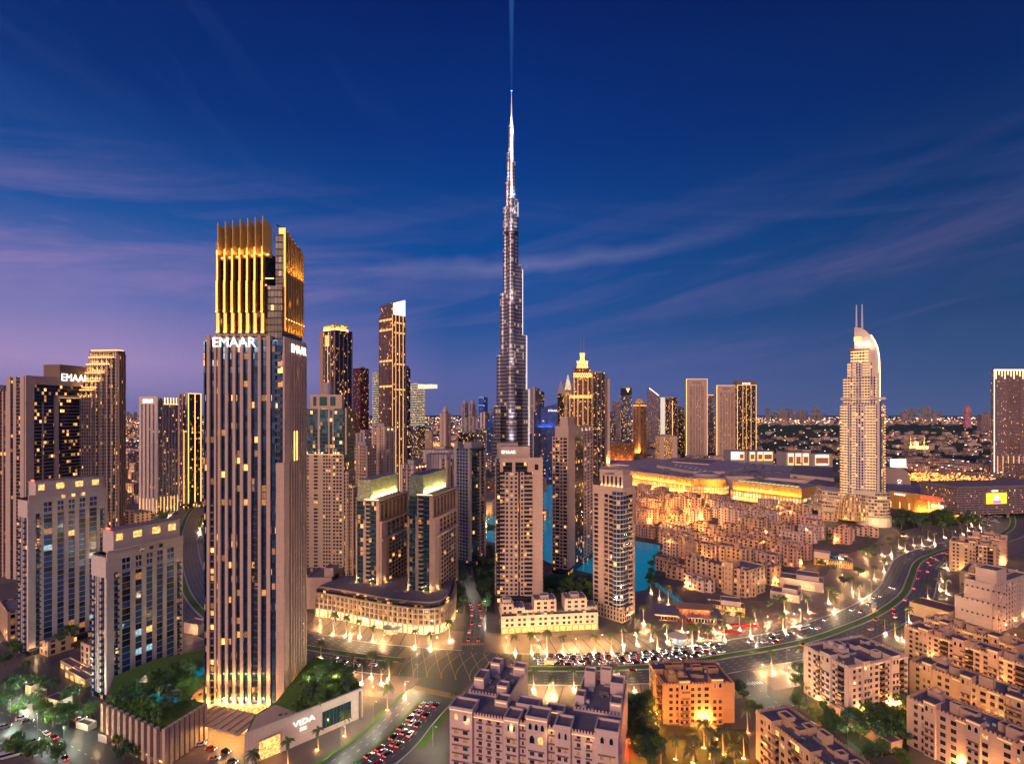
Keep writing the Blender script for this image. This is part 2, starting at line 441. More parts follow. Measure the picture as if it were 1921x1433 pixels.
    def pane(s, side, uc, out, z, w, h, pan, maxp=100):
        pan = pan or PANES['std']; m = MATS[pan[min(len(pan)-1, int(rnd.random()**1.0*len(pan)))]]
        _, fn, rz = s.fr(side); p = fn(uc, out); s.npane += 1
        if s.npane <= maxp:
            key = ('pane', round(w, 1), round(h, 1), m.name)
            if key not in KIDS:
                W, Hh = round(w, 1)+.1, round(h, 1)+.1
                mb = MB().box(-W/2, W/2, -.02, .05, 0, Hh, mi=0)
                mb.box(-.04, .04, -.06, -.02, 0, Hh, mi=1)
                KIDS[key] = mb.mesh('window', [m, MATS['mullion']])
            put('window', KIDS[key], s.root, (p[0], p[1], z), rz)
        else:
            mb = s.rest.setdefault('w', (MB(), []))
            if m not in mb[1]: mb[1].append(m)
            s.fb(mb[0], side, uc-w/2, uc+w/2, out-.1, out, z, z+h, mi=mb[1].index(m))
    def done(s):
        for r in s.rest.values():
            o = r[0].build(r[2] if len(r) > 2 else 'window', r[1], s.root); o['kind'] = 'stuff'
        s.rest = {}
    def crenel(s, m, x0, x1, y0, y1, z, step=1.2, h=.9, t=.3):
        mb = MB()
        for (a, b, hor) in ((x0, x1, 1), (y0, y1, 0)):
            n = max(2, int(abs(b-a)/step)); st = (b-a)/n
            for i in range(n):
                c = a+st*(i+.25)
                if hor:
                    for yy in (y0, y1-t): mb.box(c, c+st*.5, yy, yy+t, z, z+h)
                else:
                    for xx in (x0, x1-t): mb.box(xx, xx+t, c, c+st*.5, z, z+h)
        return mb.build('crenellation', m, s.root)
PANES = {}
# ------------------------------------------------------------------ shared materials
def ground_mat():
    t = NT('ground')
    n1 = t.noise(.0016, 6); n2 = t.noise(.02, 5); n3 = t.noise(.2, 3)
    c = t.ramp(n1, [(.38, (.020,.024,.016)), (.47, (.05,.045,.03)), (.55, (.16,.12,.09)), (.66, (.10,.08,.07))])
    near = t.ramp(n2, [(.3, (.10,.085,.075)), (.5, (.17,.14,.12)), (.7, (.07,.06,.055))])
    g = t.N.new('ShaderNodeNewGeometry'); ln = t.N.new('ShaderNodeVectorMath'); ln.operation = 'LENGTH'
    t.L.new(g.outputs['Position'], ln.inputs[0])
    f = t.M('DIVIDE', t.M('SUBTRACT', ln.outputs['Value'], 900), 700, clamp=True)
    t.set('Base Color', t.mix(t.M('MULTIPLY', n3, .3), t.mix(f, near, c), (.12,.10,.09))); t.set('Roughness', .9)
    return t.m
def asphalt_mat():
    t = NT('asphalt'); n = t.noise(.05, 5); n2 = t.noise(3.0, 3)
    t.set('Base Color', t.mix(t.M('MULTIPLY', t.M('ADD', n, n2), .5), (.035,.042,.044), (.12,.125,.12)))
    t.set('Roughness', t.M('ADD', .28, t.M('MULTIPLY', n, .3))); return t.m
def paving_mat():
    t = NT('paving')
    b = t.N.new('ShaderNodeTexBrick'); b.inputs['Scale'].default_value = .22
    b.inputs['Color1'].default_value = (.34,.23,.17,1); b.inputs['Color2'].default_value = (.25,.185,.15,1); b.inputs['Mortar'].default_value = (.12,.09,.08,1)
    b.inputs['Mortar Size'].default_value = .02; t.L.new(t.coord(), b.inputs['Vector'])
    t.set('Base Color', t.mix(t.noise(.03, 5), b.outputs[0], (.16,.12,.10))); t.set('Roughness', .5); return t.m
def grass_mat():
    t = NT('lawn'); n = t.noise(1.2, 5); n2 = t.noise(.05, 3)
    t.set('Base Color', t.mix(t.M('MULTIPLY', t.M('ADD', n, n2), .5), (.03,.09,.01), (.13,.24,.03))); t.set('Roughness', .9); return t.m
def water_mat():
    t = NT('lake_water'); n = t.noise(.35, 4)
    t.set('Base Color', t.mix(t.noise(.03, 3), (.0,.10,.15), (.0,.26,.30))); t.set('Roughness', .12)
    t.set('Emission Color', (.0,.30,.48)); t.set('Emission Strength', .27)      # self-glow painted into the water to brighten its turquoise
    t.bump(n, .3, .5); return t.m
def leaf_mat(name, a, b):
    t = NT(name); oi = t.N.new('ShaderNodeObjectInfo'); n = t.noise(.9, 3)
    c = t.mix(n, a, b); c = t.mix(t.M('MULTIPLY', oi.outputs['Random'], .4), c, mul(a, .6))
    t.set('Base Color', c); t.set('Roughness', .6); MATS[name] = t.m; return t.m
MATS.update(ground=ground_mat(), asphalt=asphalt_mat(), paving=paving_mat(), lawn=grass_mat(), water=water_mat())
leaf_mat('leaf', (.05,.12,.018), (.14,.27,.05)); leaf_mat('leaf_blue', (.03,.09,.035), (.08,.18,.07)); leaf_mat('palm_leaf', (.08,.12,.03), (.20,.24,.07)); leaf_mat('leaf_far', (.012,.035,.02), (.03,.07,.035))
P = plain
P('roof', (.15,.12,.15), .85, var=.35, scale=.15); P('mullion', (.06,.06,.07), .5); P('kerb', (.55,.52,.48), .7)
P('paint_white', (.7,.7,.68), .6); P('paint_yellow', (.62,.42,.12), .6); P('bark', (.16,.11,.07), .9, scale=3); P('palm_bark', (.34,.26,.19), .9, scale=3)
P('metal', (.35,.35,.37), .35, .8); P('darkmetal', (.05,.05,.055), .4, .6); P('white_metal', (.7,.7,.7), .4, .3)
P('rubber', (.02,.02,.02), .9); P('gold', (.85,.50,.12), .38, .55, var=.1); P('concrete', (.33,.30,.28), .85)
P('pane_dark', (.03,.04,.055), .08, .3); P('pane_blue', (.04,.11,.30), .10, .35); P('pane_grey', (.10,.10,.11), .12, .4); P('pane_teal', (.04,.13,.15), .07, .5)
P('pane_deep', (.012,.02,.05), .10, .2)
litpane('lit_warm', (1,.46,.12), 1.7); litpane('lit_soft', (1,.58,.24), 1.0); litpane('lit_dim', (.9,.36,.10), .45); litpane('lit_white', (1,.80,.52), 1.3); litpane('lit_cool', (.5,.85,1.0), .7)
glow('led_gold', (1,.50,.13), 2.6); glow('led_warm', (1,.68,.34), 3.4); glow('led_white', (1,.88,.80), 3); glow('led_soft', (1,.50,.17), 1.5)
glow('sign_white', (1,.97,.92), 1.9); glow('sign_dim', (1,.9,.8), 1.6); glow('red_lamp', (1,.04,.02), 12); glow('red_sign', (1,.05,.04), 4); glow('blue_sign', (.15,.2,1), 5)
glow('headlamp', (1,.93,.80), 8); glow('taillamp', (1,.03,.02), 7); glow('bulb', (1,.50,.16), 9); glow('bulb_white', (1,.80,.55), 4.5); glow('screen', (1,.90,.70), 1.6)
PANES.update(std=['pane_dark']*14+['pane_grey']*8+['pane_deep']*4+['lit_dim', 'lit_soft'], dark=['pane_dark']*18+['pane_grey']*10+['pane_deep']*5+['lit_dim'],
    mid=['pane_dark']*14+['pane_grey']*9+['pane_deep']*4+['lit_warm','lit_dim','lit_soft'], lively=['pane_dark']*10+['pane_grey']*6+['lit_warm','lit_dim','lit_soft','lit_white'],
    blue=['pane_blue']*22+['pane_deep']*12+['lit_warm','lit_cool','lit_dim'], blued=['pane_blue']*5+['pane_deep']*5)
stone('st_mauve', (.58,.43,.33)); stone('st_beige', (.56,.41,.28)); stone('st_pink', (.60,.43,.33)); stone('st_white', (.66,.56,.47)); stone('st_tan', (.42,.28,.18))
stone('st_brown', (.22,.15,.11)); stone('st_grey', (.36,.33,.33)); stone('st_rust', (.50,.27,.14), 3, 6); stone('plaster_pink', (.64,.48,.42), 6, 3.4); stone('plaster_sand', (.60,.40,.24), 6, 3.4)
stone('plaster_rose', (.58,.37,.26), 6, 3.4); stone('plaster_pale', (.62,.47,.37), 6, 3.4); P('roof_mauve', (.20,.16,.17), .85, var=.3, scale=.2); P('roof_dark', (.12,.10,.13), .85, var=.3, scale=.2)
P('mall_roof', (.34,.28,.31), .7, var=.25, scale=.05); P('roof_slate', (.19,.17,.22), .7, var=.25, scale=.15); P('awning', (.24,.14,.12), .8); P('wood', (.19,.10,.055), .7)

# ------------------------------------------------------------------ ground, roads, lake
mb = MB()
rings = [0, 1500, 6000, 22000, 40000]; n = 64
for a, b in zip(rings, rings[1:]):
    for k in range(n):
        t0, t1 = 2*math.pi*k/n, 2*math.pi*(k+1)/n
        q = [(a*math.cos(t0), a*math.sin(t0), 0), (b*math.cos(t0), b*math.sin(t0), 0), (b*math.cos(t1), b*math.sin(t1), 0), (a*math.cos(t1), a*math.sin(t1), 0)]
        mb.face(q if a else q[1:], None)
tag(mb.build('ground', MATS['ground']), kind='structure')

def smooth(pts, step=4.0):
    P_ = [Vector(p[:2]) for p in pts]; P_ = [2*P_[0]-P_[1]]+P_+[2*P_[-1]-P_[-2]]; out = []
    for i in range(1, len(P_)-2):
        a, b, c, d = P_[i-1:i+3]; m = max(2, int((c-b).length/step))
        for k in range(m):
            t = k/m; out.append(.5*((2*b)+(c-a)*t+(2*a-5*b+4*c-d)*t*t+(3*b-a-3*c+d)*t**3))
    out.append(P_[-2]); return out
class Path:
    def __init__(s, pts):
        s.p = smooth(pts); s.n = []
        for i in range(len(s.p)):
            d = (s.p[min(i+1, len(s.p)-1)]-s.p[max(i-1, 0)]).normalized(); s.n.append(Vector((-d.y, d.x)))
        s.s = [0]
        for a, b in zip(s.p, s.p[1:]): s.s.append(s.s[-1]+(b-a).length)
        s.len = s.s[-1]
    def at(s, d, off=0.0):
        d = max(0, min(s.len-.01, d)); i = 0
        lo, hi = 0, len(s.s)-1
        while hi-lo > 1:
            m = (lo+hi)//2
            if s.s[m] <= d: lo = m
            else: hi = m
        t = (d-s.s[lo])/(s.s[hi]-s.s[lo]); p = s.p[lo].lerp(s.p[hi], t); nn = s.n[lo].lerp(s.n[hi], t).normalized()
        q = p+nn*off; return q.x, q.y, math.atan2(-nn.x, nn.y)       # heading: local +x goes along the path
    def near(s, x, y):
        return min((math.hypot(p.x-x, p.y-y), d) for p, d in zip(s.p, s.s))
    def strip(s, o0, o1, z, s0=0, s1=None, th=.1, mbx=None, mi=0):
        m = mbx or MB(); s1 = s.len if s1 is None else s1
        ds = [d for d in s.s if s0 < d < s1]; ds = [s0]+ds+[s1]
        pr = None; u = 0
        for d in ds:
            a = s.at(d, o0); b = s.at(d, o1); cur = ((a[0], a[1]), (b[0], b[1]))
            if pr:
                (p0, p1), (q0, q1) = pr, cur
                m.face([(*p0, z), (*q0, z), (*q1, z), (*p1, z)] if o0 > o1 else [(*p1, z), (*q1, z), (*q0, z), (*p0, z)], None, mi)
                if th > .02:
                    for e0, e1 in ((p0, q0), (p1, q1)):
                        m.face([(*e0, z-th), (*e1, z-th), (*e1, z), (*e0, z)], None, mi)
            pr = cur
        return m
BLV = Path([G(*q) for q in [(1888,940),(1900,978),(1882,1000),(1816,1021),(1761,1036),(1723,1054),(1709,1084),(1694,1116),(1648,1150),(1586,1177),(1500,1205),(1340,1234),(1227,1250),(1000,1254),(750,1238),(574,1214),(430,1180),(362,1130),(338,1070),(336,1010),(352,965),(372,945)]])
# the path runs from the right-hand distance to the left; + offset is towards the camera
SOU = Path([G(*q) for q in [(850,1262),(808,1302),(765,1345),(722,1392),(655,1440),(560,1500)]])
NOR = Path([G(*q) for q in [(884,1250),(888,1200),(893,1145),(872,1095),(850,1050),(800,1010)]])
SEA = Path([G(*q) for q in [(1350,1240),(1388,1264),(1420,1290),(1460,1320),(1527,1365),(1607,1424),(1680,1480)]])
LOW = Path([(-420,330), G(0,1336), G(90,1378), G(190,1436), (-120,190)])
RGT = Path([G(1690,1112), (372,425), (410,405), (470,395)])
def rp(path, px):
    """distance along the path where it crosses picture column px"""
    best = min(range(len(path.p)), key=lambda i: abs(path.p[i].x/path.p[i].y*F+CX-px) + (0 if path.p[i].y < 640 else 900))
    return path.s[best]
sideS = -1   # see below
# which sign of the offset lies nearer the camera
x0, y0, _ = BLV.at(rp(BLV, 1100), 5); NEARS = 1 if y0 < BLV.at(rp(BLV, 1100), 0)[1] else -1
for nm, pa, a, b in (('pavement', BLV, 19.5, 46),):
    m = pa.strip(NEARS*19.4, NEARS*44, .10); pa.strip(-NEARS*50, -NEARS*19.4, .10, mbx=m)
    tag(m.build('pavement', MATS['paving']), kind='structure')
m = BLV.strip(-19.4, 19.4, .13, th=.03); tag(m.build('boulevard_road', MATS['asphalt']), kind='structure')
m = SOU.strip(-14, 15, .125, th=.03); tag(m.build('side_road', MATS['asphalt']), kind='structure')
m = NOR.strip(-7.5, 7.5, .121, th=.03, s0=8); tag(m.build('side_road', MATS['asphalt']), kind='structure')
m = SEA.strip(-8, 8, .117, th=.03, s0=6); tag(m.build('side_road', MATS['asphalt']), kind='structure')
m = LOW.strip(-11, 11, .113, th=.03); tag(m.build('street', MATS['asphalt']), kind='structure')
m = RGT.strip(-7, 7, .109, th=.03); tag(m.build('side_road', MATS['asphalt']), kind='structure')
J0, J1 = rp(BLV, 985), rp(BLV, 745)        # the big junction
K0, K1 = rp(BLV, 1425), rp(BLV, 1345)      # the smaller junction on the near side
KS = rp(BLV, 1655)
med = MB(); 
for a, b in ((0, J0), (J1, BLV.len)):
    BLV.strip(-2.4, 2.4, .27, a, b, th=.2, mbx=med)
tag(med.build('median_lawn', MATS['lawn']), kind='structure')
kb = MB()
for a, b in ((0, J0), (J1, BLV.len)):
    for sg in (-1, 1): BLV.strip(sg*2.4, sg*3.1, .30, a, b, th=.2, mbx=kb)
for (a, b, sg) in ((0, KS-10, NEARS), (KS+10, K0, NEARS), (K1, J0-2, NEARS), (J1+2, BLV.len, NEARS), (0, rp(BLV, 935), -NEARS), (rp(BLV, 850), BLV.len, -NEARS)):
    BLV.strip(sg*19.3, sg*19.8, .26, a, b, th=.2, mbx=kb)
for pa, o in ((SOU, 14.2), (SOU, -15.2)): pa.strip(-o, -o+.5 if o > 0 else -o-.5, .26, 26, pa.len, th=.2, mbx=kb)
tag(kb.build('kerbs', MATS['kerb']), kind='structure')
# south road: median and grass verges
g2 = MB(); SOU.strip(-2.0, -.2, .27, 34, SOU.len, mbx=g2); SOU.strip(-15.6, -13.4, .28, 30, SOU.len, mbx=g2); SOU.strip(15.4, 19.5, .28, 34, 70, mbx=g2)
tag(g2.build('grass_verge', MATS['lawn']), kind='structure')
mk = MB()
for sg in (-1, 1):                                                   # dashed lanes
    for lane in (6.4, 9.7, 13.0, 16.2):
        d = 0
        while d < BLV.len-4:
            if not (J0-6 < d < J1+2): BLV.strip(sg*lane, sg*lane+.22, .136, d, d+2.5, th=0, mbx=mk)
            d += 7
    for lo_ in (3.5, 19.0):
        for a, b in ((0, J0), (J1, BLV.len)): BLV.strip(sg*lo_, sg*lo_+.2, .136, a, b, th=0, mbx=mk)
for lane in (-10.2, -6.3, 3.2, 6.6, 10.2):
    d = 38
    while d < SOU.len-4: SOU.strip(lane, lane+.2, .132, d, d+2.2, th=0, mbx=mk); d += 5.5
for pa, e in ((NOR, 1), (SEA, 1), (LOW, 1)):
    d = 24
    while d < pa.len-4: pa.strip(-.1, .12, .130, d, d+2.2, th=0, mbx=mk); d += 6
for pa, d0, w0 in ((SEA, 27, 7), (SEA, 52, 7)):
    for k in range(9): pa.strip(-7+k*1.6, -6.2+k*1.6, .131, d0, d0+3.2, th=0, mbx=mk)
tag(mk.build('lane_markings', MATS['paint_white']), kind='structure')
yk = MB()                                                            # yellow crosswalk bars and the box of curved hatching
def bars(path, d0, d1, oa, ob, nb=None, w=.55):
    k = oa
    while k < ob: path.strip(k, k+w, .137, d0, d1, th=0, mbx=yk); k += w*2.1
bars(BLV, J1-3, J1+3.5, 3.2, 19.2); bars(BLV, J1-3, J1+3.5, -19.2, -3.2)
bars(BLV, J0-1, J0+4, -19.2, -3.2); bars(BLV, J0-1, J0+4, 3.2, 19.2)
bars(SOU, 21, 26, -13, 14); bars(NOR, 30, 34, -7, 7)
for i in range(9):                                                   # two families of curves across the junction box
    pts = []; pt2 = []
    for k in range(13):
        t = k/12; d = J0+7+(J1-J0-13)*(i/8)
        off = -18+36*t
        x, y, _ = BLV.at(min(J1-4, max(J0+5, d+7*math.sin(t*2.2)+2)), off*NEARS); pts.append((x, y, .14))
        x, y, _ = BLV.at(min(J1-4, max(J0+5, d-16*t+6)), off*NEARS); pt2.append((x, y, .14))
    for q in (pts, pt2):
        Path(q).strip(-.17, .17, .138, th=0, mbx=yk)
dk = MB()
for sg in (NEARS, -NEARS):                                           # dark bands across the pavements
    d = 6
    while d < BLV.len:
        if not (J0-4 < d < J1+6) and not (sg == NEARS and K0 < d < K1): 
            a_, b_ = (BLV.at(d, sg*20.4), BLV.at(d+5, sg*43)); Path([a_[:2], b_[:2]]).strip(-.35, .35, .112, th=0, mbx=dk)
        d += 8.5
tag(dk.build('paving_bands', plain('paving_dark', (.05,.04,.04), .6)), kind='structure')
tag(yk.build('yellow_markings', MATS['paint_yellow']), kind='structure')
def patch(name, mat, px, z, th=.1):
    pts = [G(x, y, z) for x, y in px]
    ar = sum(a[0]*b[1]-b[0]*a[1] for a, b in zip(pts, pts[1:]+pts[:1]))
    if ar < 0: pts.reverse()
    o = MB().prism(pts, z-th, z).build(name, MATS[mat]); tag(o, kind='structure'); return o
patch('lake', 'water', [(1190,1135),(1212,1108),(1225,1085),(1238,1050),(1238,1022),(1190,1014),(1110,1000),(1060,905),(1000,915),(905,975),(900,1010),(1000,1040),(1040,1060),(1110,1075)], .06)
patch('canal', 'water', [(1228,1098),(1286,1140),(1292,1136),(1232,1092)], .05)
patch('plaza', 'paving', [(1188,1110),(1232,1102),(1300,1150),(1372,1190),(1190,1196)], .165, .06)
patch('inner_plaza', 'paving', [(1300,1150),(1352,1120),(1440,1128),(1480,1090),(1550,1078),(1570,1045),(1630,1026),(1660,1004),(1735,985),(1800,985),(1722,1012),(1668,1040),(1650,1070),(1610,1110),(1545,1146),(1372,1190)], .165, .06)
patch('promenade', 'paving', [(905,975),(935,965),(935,905),(912,905)], .165, .06)
patch('lawn', 'lawn', [(912,995),(932,995),(932,985),(914,982)], .22, .1)
patch('forecourt', 'paving', [(330,1385),(480,1350),(560,1440),(300,1480)], .20, .1)
patch('parking_lot', 'asphalt', [(60,1235),(175,1215),(185,1330),(60,1330),(-40,1300)], .09, .05)
patch('highway', 'asphalt', [(1690,896),(1720,882),(1868,898),(1921,915),(1980,930),(1980,960),(1850,925)], .10, .05)
patch('highway', 'asphalt', [(-60,985),(22,955),(22,990),(-60,1040)], .10, .05)
plain('soil_green', (.035,.05,.018), .95, var=.5, scale=.25)
for px_ in ([(1176,1300),(1228,1310),(1250,1360),(1400,1368),(1410,1440),(1180,1460)], [(1500,1270),(1525,1300),(1585,1352),(1700,1320),(1706,1410),(1640,1420),(1560,1390),(1480,1310)], [(990,1082),(1110,1078),(1114,1135),(1000,1125)], [(856,1030),(928,1030),(928,1150),(900,1140),(885,1060),(868,1150),(856,1150)],
            [(-20,1280),(60,1290),(175,1340),(185,1370),(110,1372),(-20,1330)], [(1660,968),(1845,962),(1835,985),(1700,1000)]):
    patch('planted_ground', 'soil_green', px_, .07, .05)
# ------------------------------------------------------------------ towers
def led(b, side, u, z0, z1, m='led_gold', w=.5, out=.5, part='light_strip'):
    mb = MB(); b.fb(mb, side, u-w/2, u+w/2, out-.1, out+.25, z0, z1); return mb.build(part, MATS[m], b.root)
def ledh(b, side, u0, u1, z, m='led_gold', w=.5, out=.5, part='light_strip'):
    mb = MB(); b.fb(mb, side, u0, u1, out-.1, out+.25, z-w/2, z+w/2); return mb.build(part, MATS[m], b.root)
def sign(b, s, side, u, z, size, m='sign_white', out=.9, sx=1.0, bold=0.0):
    _, fn, rz = b.fr(side); p = fn(u, out)
    return text('sign', s, size, MATS[m], b.root, (p[0], p[1], z), (math.pi/2, 0, rz), .12, 'CENTER', 0, sx)
V = MATS
facade('fc_vida', (.04,.045,.06), (.03,.11,.24), 3.0, 3.6, .04, .10, .16, 2.4, metal=.55, pal=(0,.5,.85,.97))
facade('fc_dark', (.05,.045,.045), (.02,.03,.06), 2.2, 3.4, .06, .16, .20, 2.4, metal=.4)
facade('fc_crown', (.08,.06,.05), (.02,.02,.03), 1.8, 3.6, .12, .2, .10, 2.0, metal=.2, rough=.25)
facade('fc_residence', (.50,.37,.27), (.05,.06,.07), 2.8, 3.5, .28, .30, .14, 2.2, metal=.4)
facade('fc_grey', (.30,.25,.27), (.05,.06,.10), 1.7, 3.5, .18, .24, .14, 2.0, metal=.5)
facade('fc_blue', (.07,.11,.20), (.03,.16,.62), 2.0, 4.0, .10, .12, .04, 2.5, pal=(0,.1,.3,.6))
facade('fc_teal', (.08,.10,.10), (.07,.18,.24), 2.4, 3.6, .05, .12, .10, 2.2)
facade('fc_gold', (.50,.32,.12), (.22,.14,.06), 1.9, 3.6, .25, .28, .45, 2.6, metal=.4, pal=(0,.6,.95,1))
facade('fc_rust', (.40,.18,.06), (.10,.05,.03), 2.6, 3.5, .25, .35, .35, 1.8, metal=.3, pal=(0,.7,.98,1))
facade('fc_white', (.62,.56,.52), (.07,.08,.12), 3.2, 3.6, .34, .12, .08, 2.0, metal=.5)
facade('fc_red', (.09,.025,.03), (.12,.03,.04), 2.2, 3.6, .12, .3, .22, 1.0, pal=(0,.9,.98,1))
facade('fc_mauve', (.30,.22,.22), (.12,.09,.13), 2.2, 3.5, .2, .3, .15, 1.8)
facade('fc_bronze', (.24,.15,.11), (.20,.12,.11), 2.6, 3.6, .10, .18, .16, 2.2)
facade('fc_steel', (.42,.36,.38), (.16,.15,.20), 1.4, 3.9, .16, .32, .20, 1.6, pal=(0,.4,.9,1))
facade('fc_cool', (.10,.12,.16), (.06,.12,.20), 2.4, 3.8, .10, .2, .30, 1.8, pal=(0,.3,.5,.75))
facade('fc_old', (.64,.42,.27), (.02,.015,.02), 5.4, 3.7, .29, .30, .18, 1.8, metal=.2, rough=.3, pal=(0,.8,.98,1), wobble=0)
facade('fc_old_rose', (.62,.37,.27), (.02,.015,.02), 4.6, 3.6, .29, .32, .14, 1.8, metal=.2, rough=.3, pal=(0,.8,.98,1), wobble=0)
facade('fc_old_pale', (.72,.54,.44), (.02,.015,.02), 5.0, 3.7, .30, .34, .12, 1.8, metal=.2, rough=.3, pal=(0,.8,.98,1), wobble=0)

# ---- the tall residence with the golden crown and its podium
def vida():
    b = Bld('residential_tower', 'tall fluted pink stone tower with a crown of glowing golden fins, on the planted podium', 'tower', 383, 531, 572, D=275.6)
    zt = b.z(633); W, L = b.W, b.L; st = V['st_mauve']
    pz = 4.0
    o = b.body('curtain_wall', V['fc_vida'], 0, zt-1.2, ins=(.4,.4,0,.4))
    # front: bays measured from the photograph
    fx = lambda px: (px-383)/148*W
    for a, c in ((390,395),(403.8,407.2),(410.5,415.5),(424,429),(438,443.4),(452,457.4),(466.5,472.5),(485.5,490.8),(501.5,508.5)):
        mb = MB(); b.fb(mb, 'f', fx(a), fx(c), -.3, 1.1, pz, zt+1.0); mb.build('pilaster', st, b.root)
    for a, c in ((383,385),(511,517)):
        mb = MB(); b.fb(mb, 'f', fx(a), fx(c), -.3, .5, pz, zt-2); mb.build('glass_corner', V['fc_vida'], b.root)
    mb = MB(); b.fb(mb, 'f', fx(383), fx(511), -.2, .3, zt-1.2, zt-.2); mb.build('parapet', st, b.root)
    # balcony columns on the front
    b.bays('f', 'B1', 4, 110, 3.6, st, fx(476.5), fx(484), slab=V['st_brown'], rail=V['darkmetal'], bd=1.0)
    b.bays('f', 'B1', 4, 112, 3.6, st, fx(396), fx(403), rail=V['pane_grey'], bd=1.0)
    # set-back corner with balconies
    b.bays('f', 'B1', 118, 190, 3.6, V['fc_dark'], fx(517), fx(527), slab=V['st_brown'], rail=V['darkmetal'], bd=.5)
    # solid corner pier, stepped, and the fluted side
    z9 = b.z(868)
    mb = MB(); mb.box(-3.3, .9, -.9, 5.6, 0, z9); mb.build('corner_pier', V['st_pink'], b.root)
    mb = MB(); mb.box(-.2, .7, .2, 7.0, z9, zt+.5); mb.build('corner_pier', V['st_pink'], b.root)
    n = 7
    for i in range(n):
        u = 8.2+i*(L-8.6)/(n-1)
        mb = MB(); b.fb(mb, 'r', u-.8, u+.8, -.3, 1.0, 3, zt+.8); mb.build('pilaster', st, b.root)
    b.bays('r', 'B1', 5, 190, 3.6, st, L-6.3, L-4.3, rail=V['metal'], bd=1.3)
    # dark glass wing on the left with small balconies
    mb = MB(); mb.box(-W-3.2, -W-.05, 5, 24, 0, b.z(713)-3); mb.build('glass_wing', V['fc_dark'], b.root)
    for q in range(46):
        mb = MB(); b.fb(mb, 'l', 4, 8, 3.2, 4.5, 8+q*3.6, 8.25+q*3.6); mb.build('balcony', V['metal'], b.root)
    # ---- crown
    x0, x1 = -W+fx(404), 0.0
    zc0, zc1 = zt-1.2, b.z(535)                # middle storeys
    mb = MB(); mb.box(x0, -1.2, 1.6, L-1, zc0, zc1, top=1); mb.build('upper_storeys', [V['fc_crown'], V['roof']], b.root)
    zc2 = b.z(480)
    mb = MB(); mb.box(x0+.2, -W+fx(497), 2.2, L-2, zc1, zc2+3, top=1); mb.box(-W+fx(515), -1.8, 6, L-2, zc1, zc2+12, top=1); mb.build('crown_glass', [V['fc_crown'], V['roof']], b.root)
    mb = MB(); mb.box(-W+fx(513), -W+fx(527), 2.5, 6, zc1, b.z(436), top=1); mb.build('lift_core', [V['fc_crown'], V['roof']], b.root)
    mb = MB(); mb.box(x0-1.2, x0+.2, 3, 9, zc0, b.z(450)); mb.build('side_wing', V['st_grey'], b.root)
    zl2 = b.z(586); zl3 = b.z(623)
    fins = [409, 423, 437, 451, 465, 479, 493]
    for i, px in enumerate(fins):              # front fins: three tiers, the tops cut on a slant
        u = fx(px); x = -W+u
        t2 = b.z(427-(px-414)*.14); m2 = b.z(470-(px-409)*.08)
        mb = MB(); mb.box(x-.75, x+.75, -.25, 1.7, zl3, zl2-.3); mb.build('fin', V['gold'], b.root)
        mb = MB(); mb.box(x-.55, x+.55, -1.3, 1.6, zl2, zc1+2); mb.box(x-.45, x+.45, -.9, 1.7, zc1+2, m2); mb.build('fin', V['gold'], b.root)
        # great blade, turned so that its lit flank shows
        zb = m2-5
        pts = [(x+.2, -.9), (x+.5, -1.0), (x+3.5, 3.2), (x+3.2, 3.4)]
        mb = MB(); mb.prism(pts, zb, [t2+2.6, t2+2.6, t2-1.8, t2-1.8]); mb.build('blade', V['gold'], b.root)
        mb = MB(); mb.box(x+.9, x+2.9, .3, 1.1, zb+1.0, zb+1.5); mb.build('light_strip', V['led_gold'], b.root)
        mb = MB(); mb.box(x-.7, x+.7, -.65, -.3, zl3-.3, zl3+.3); mb.build('light_strip', V['led_gold'], b.root)
        mb = MB(); mb.box(x-.45, x+.45, -1.65, -1.35, zl2-.2, zl2+.3); mb.build('light_strip', V['led_gold'], b.root)
    # right side fins
    for i in range(8):
        y = 3.5+i*(L-5.5)/7
        t2 = b.z(424)-i*.9
        mb = MB(); mb.box(-1.4, .1, y-.5, y+.5, zl3+1, b.z(520)); mb.build('fin', V['gold'], b.root)
        pts = [(-3.4, y-.6), (.1, y-.6), (.1, y+.3), (-3.4, y+.3)]
        mb = MB(); mb.prism(pts, b.z(520), [t2, t2, t2, t2]); mb.build('blade', V['gold'], b.root)
        mb = MB(); mb.box(.05, .35, y-.5, y+.5, zl2-3, zl2-2.4); mb.build('light_strip', V['led_gold'], b.root)
    ledh(b, 'f', fx(497), fx(513), b.z(522), w=.5, out=-.5)
    # lamps on the ledges wash the fins
    wx = fx(500)-fx(404); xc = x0+wx/2
    for z, y, pw in ((zl3-.2, -1.6, 3200), (zl2, -2.4, 1600), (b.z(478), -1.4, 3600)):
        area('ledge_lamp', (xc, y, z), (0, .22, 1), wx, .4, pw*.5, (1,.52,.12), b.root)
    area('ledge_lamp', (xc, 3.4, b.z(480)+1), (0, -.05, 1), wx, 1.5, 3200, (1,.48,.10), b.root)
    area('ledge_lamp', (1.6, L*.5, zl3+1), (-.22, 0, 1), L*.8, .4, 1800, (1,.52,.12), b.root, up=(0,1,0))
    area('ledge_lamp', (1.8, L*.5, b.z(505)), (-.25, 0, 1), L*.8, .4, 3200, (1,.52,.12), b.root, up=(0,1,0))
    # maintenance crane on the roof
    mb = MB(); mb.tube([(-W+fx(520), 4, b.z(440)), (-W+fx(520), 4, b.z(425))], .6); mb.tube([(-W+fx(524), 4, b.z(424)), (-W+fx(512), 4, b.z(417))], .35); mb.build('roof_crane', V['darkmetal'], b.root)
    # illuminated name
    sign(b, 'EMAAR', 'f', fx(441), b.z(651), 7.0, bold=.10, out=1.35)
    sign(b, 'EMAAR', 'r', L*.60, b.z(657), 6.4, bold=.10, out=1.3)
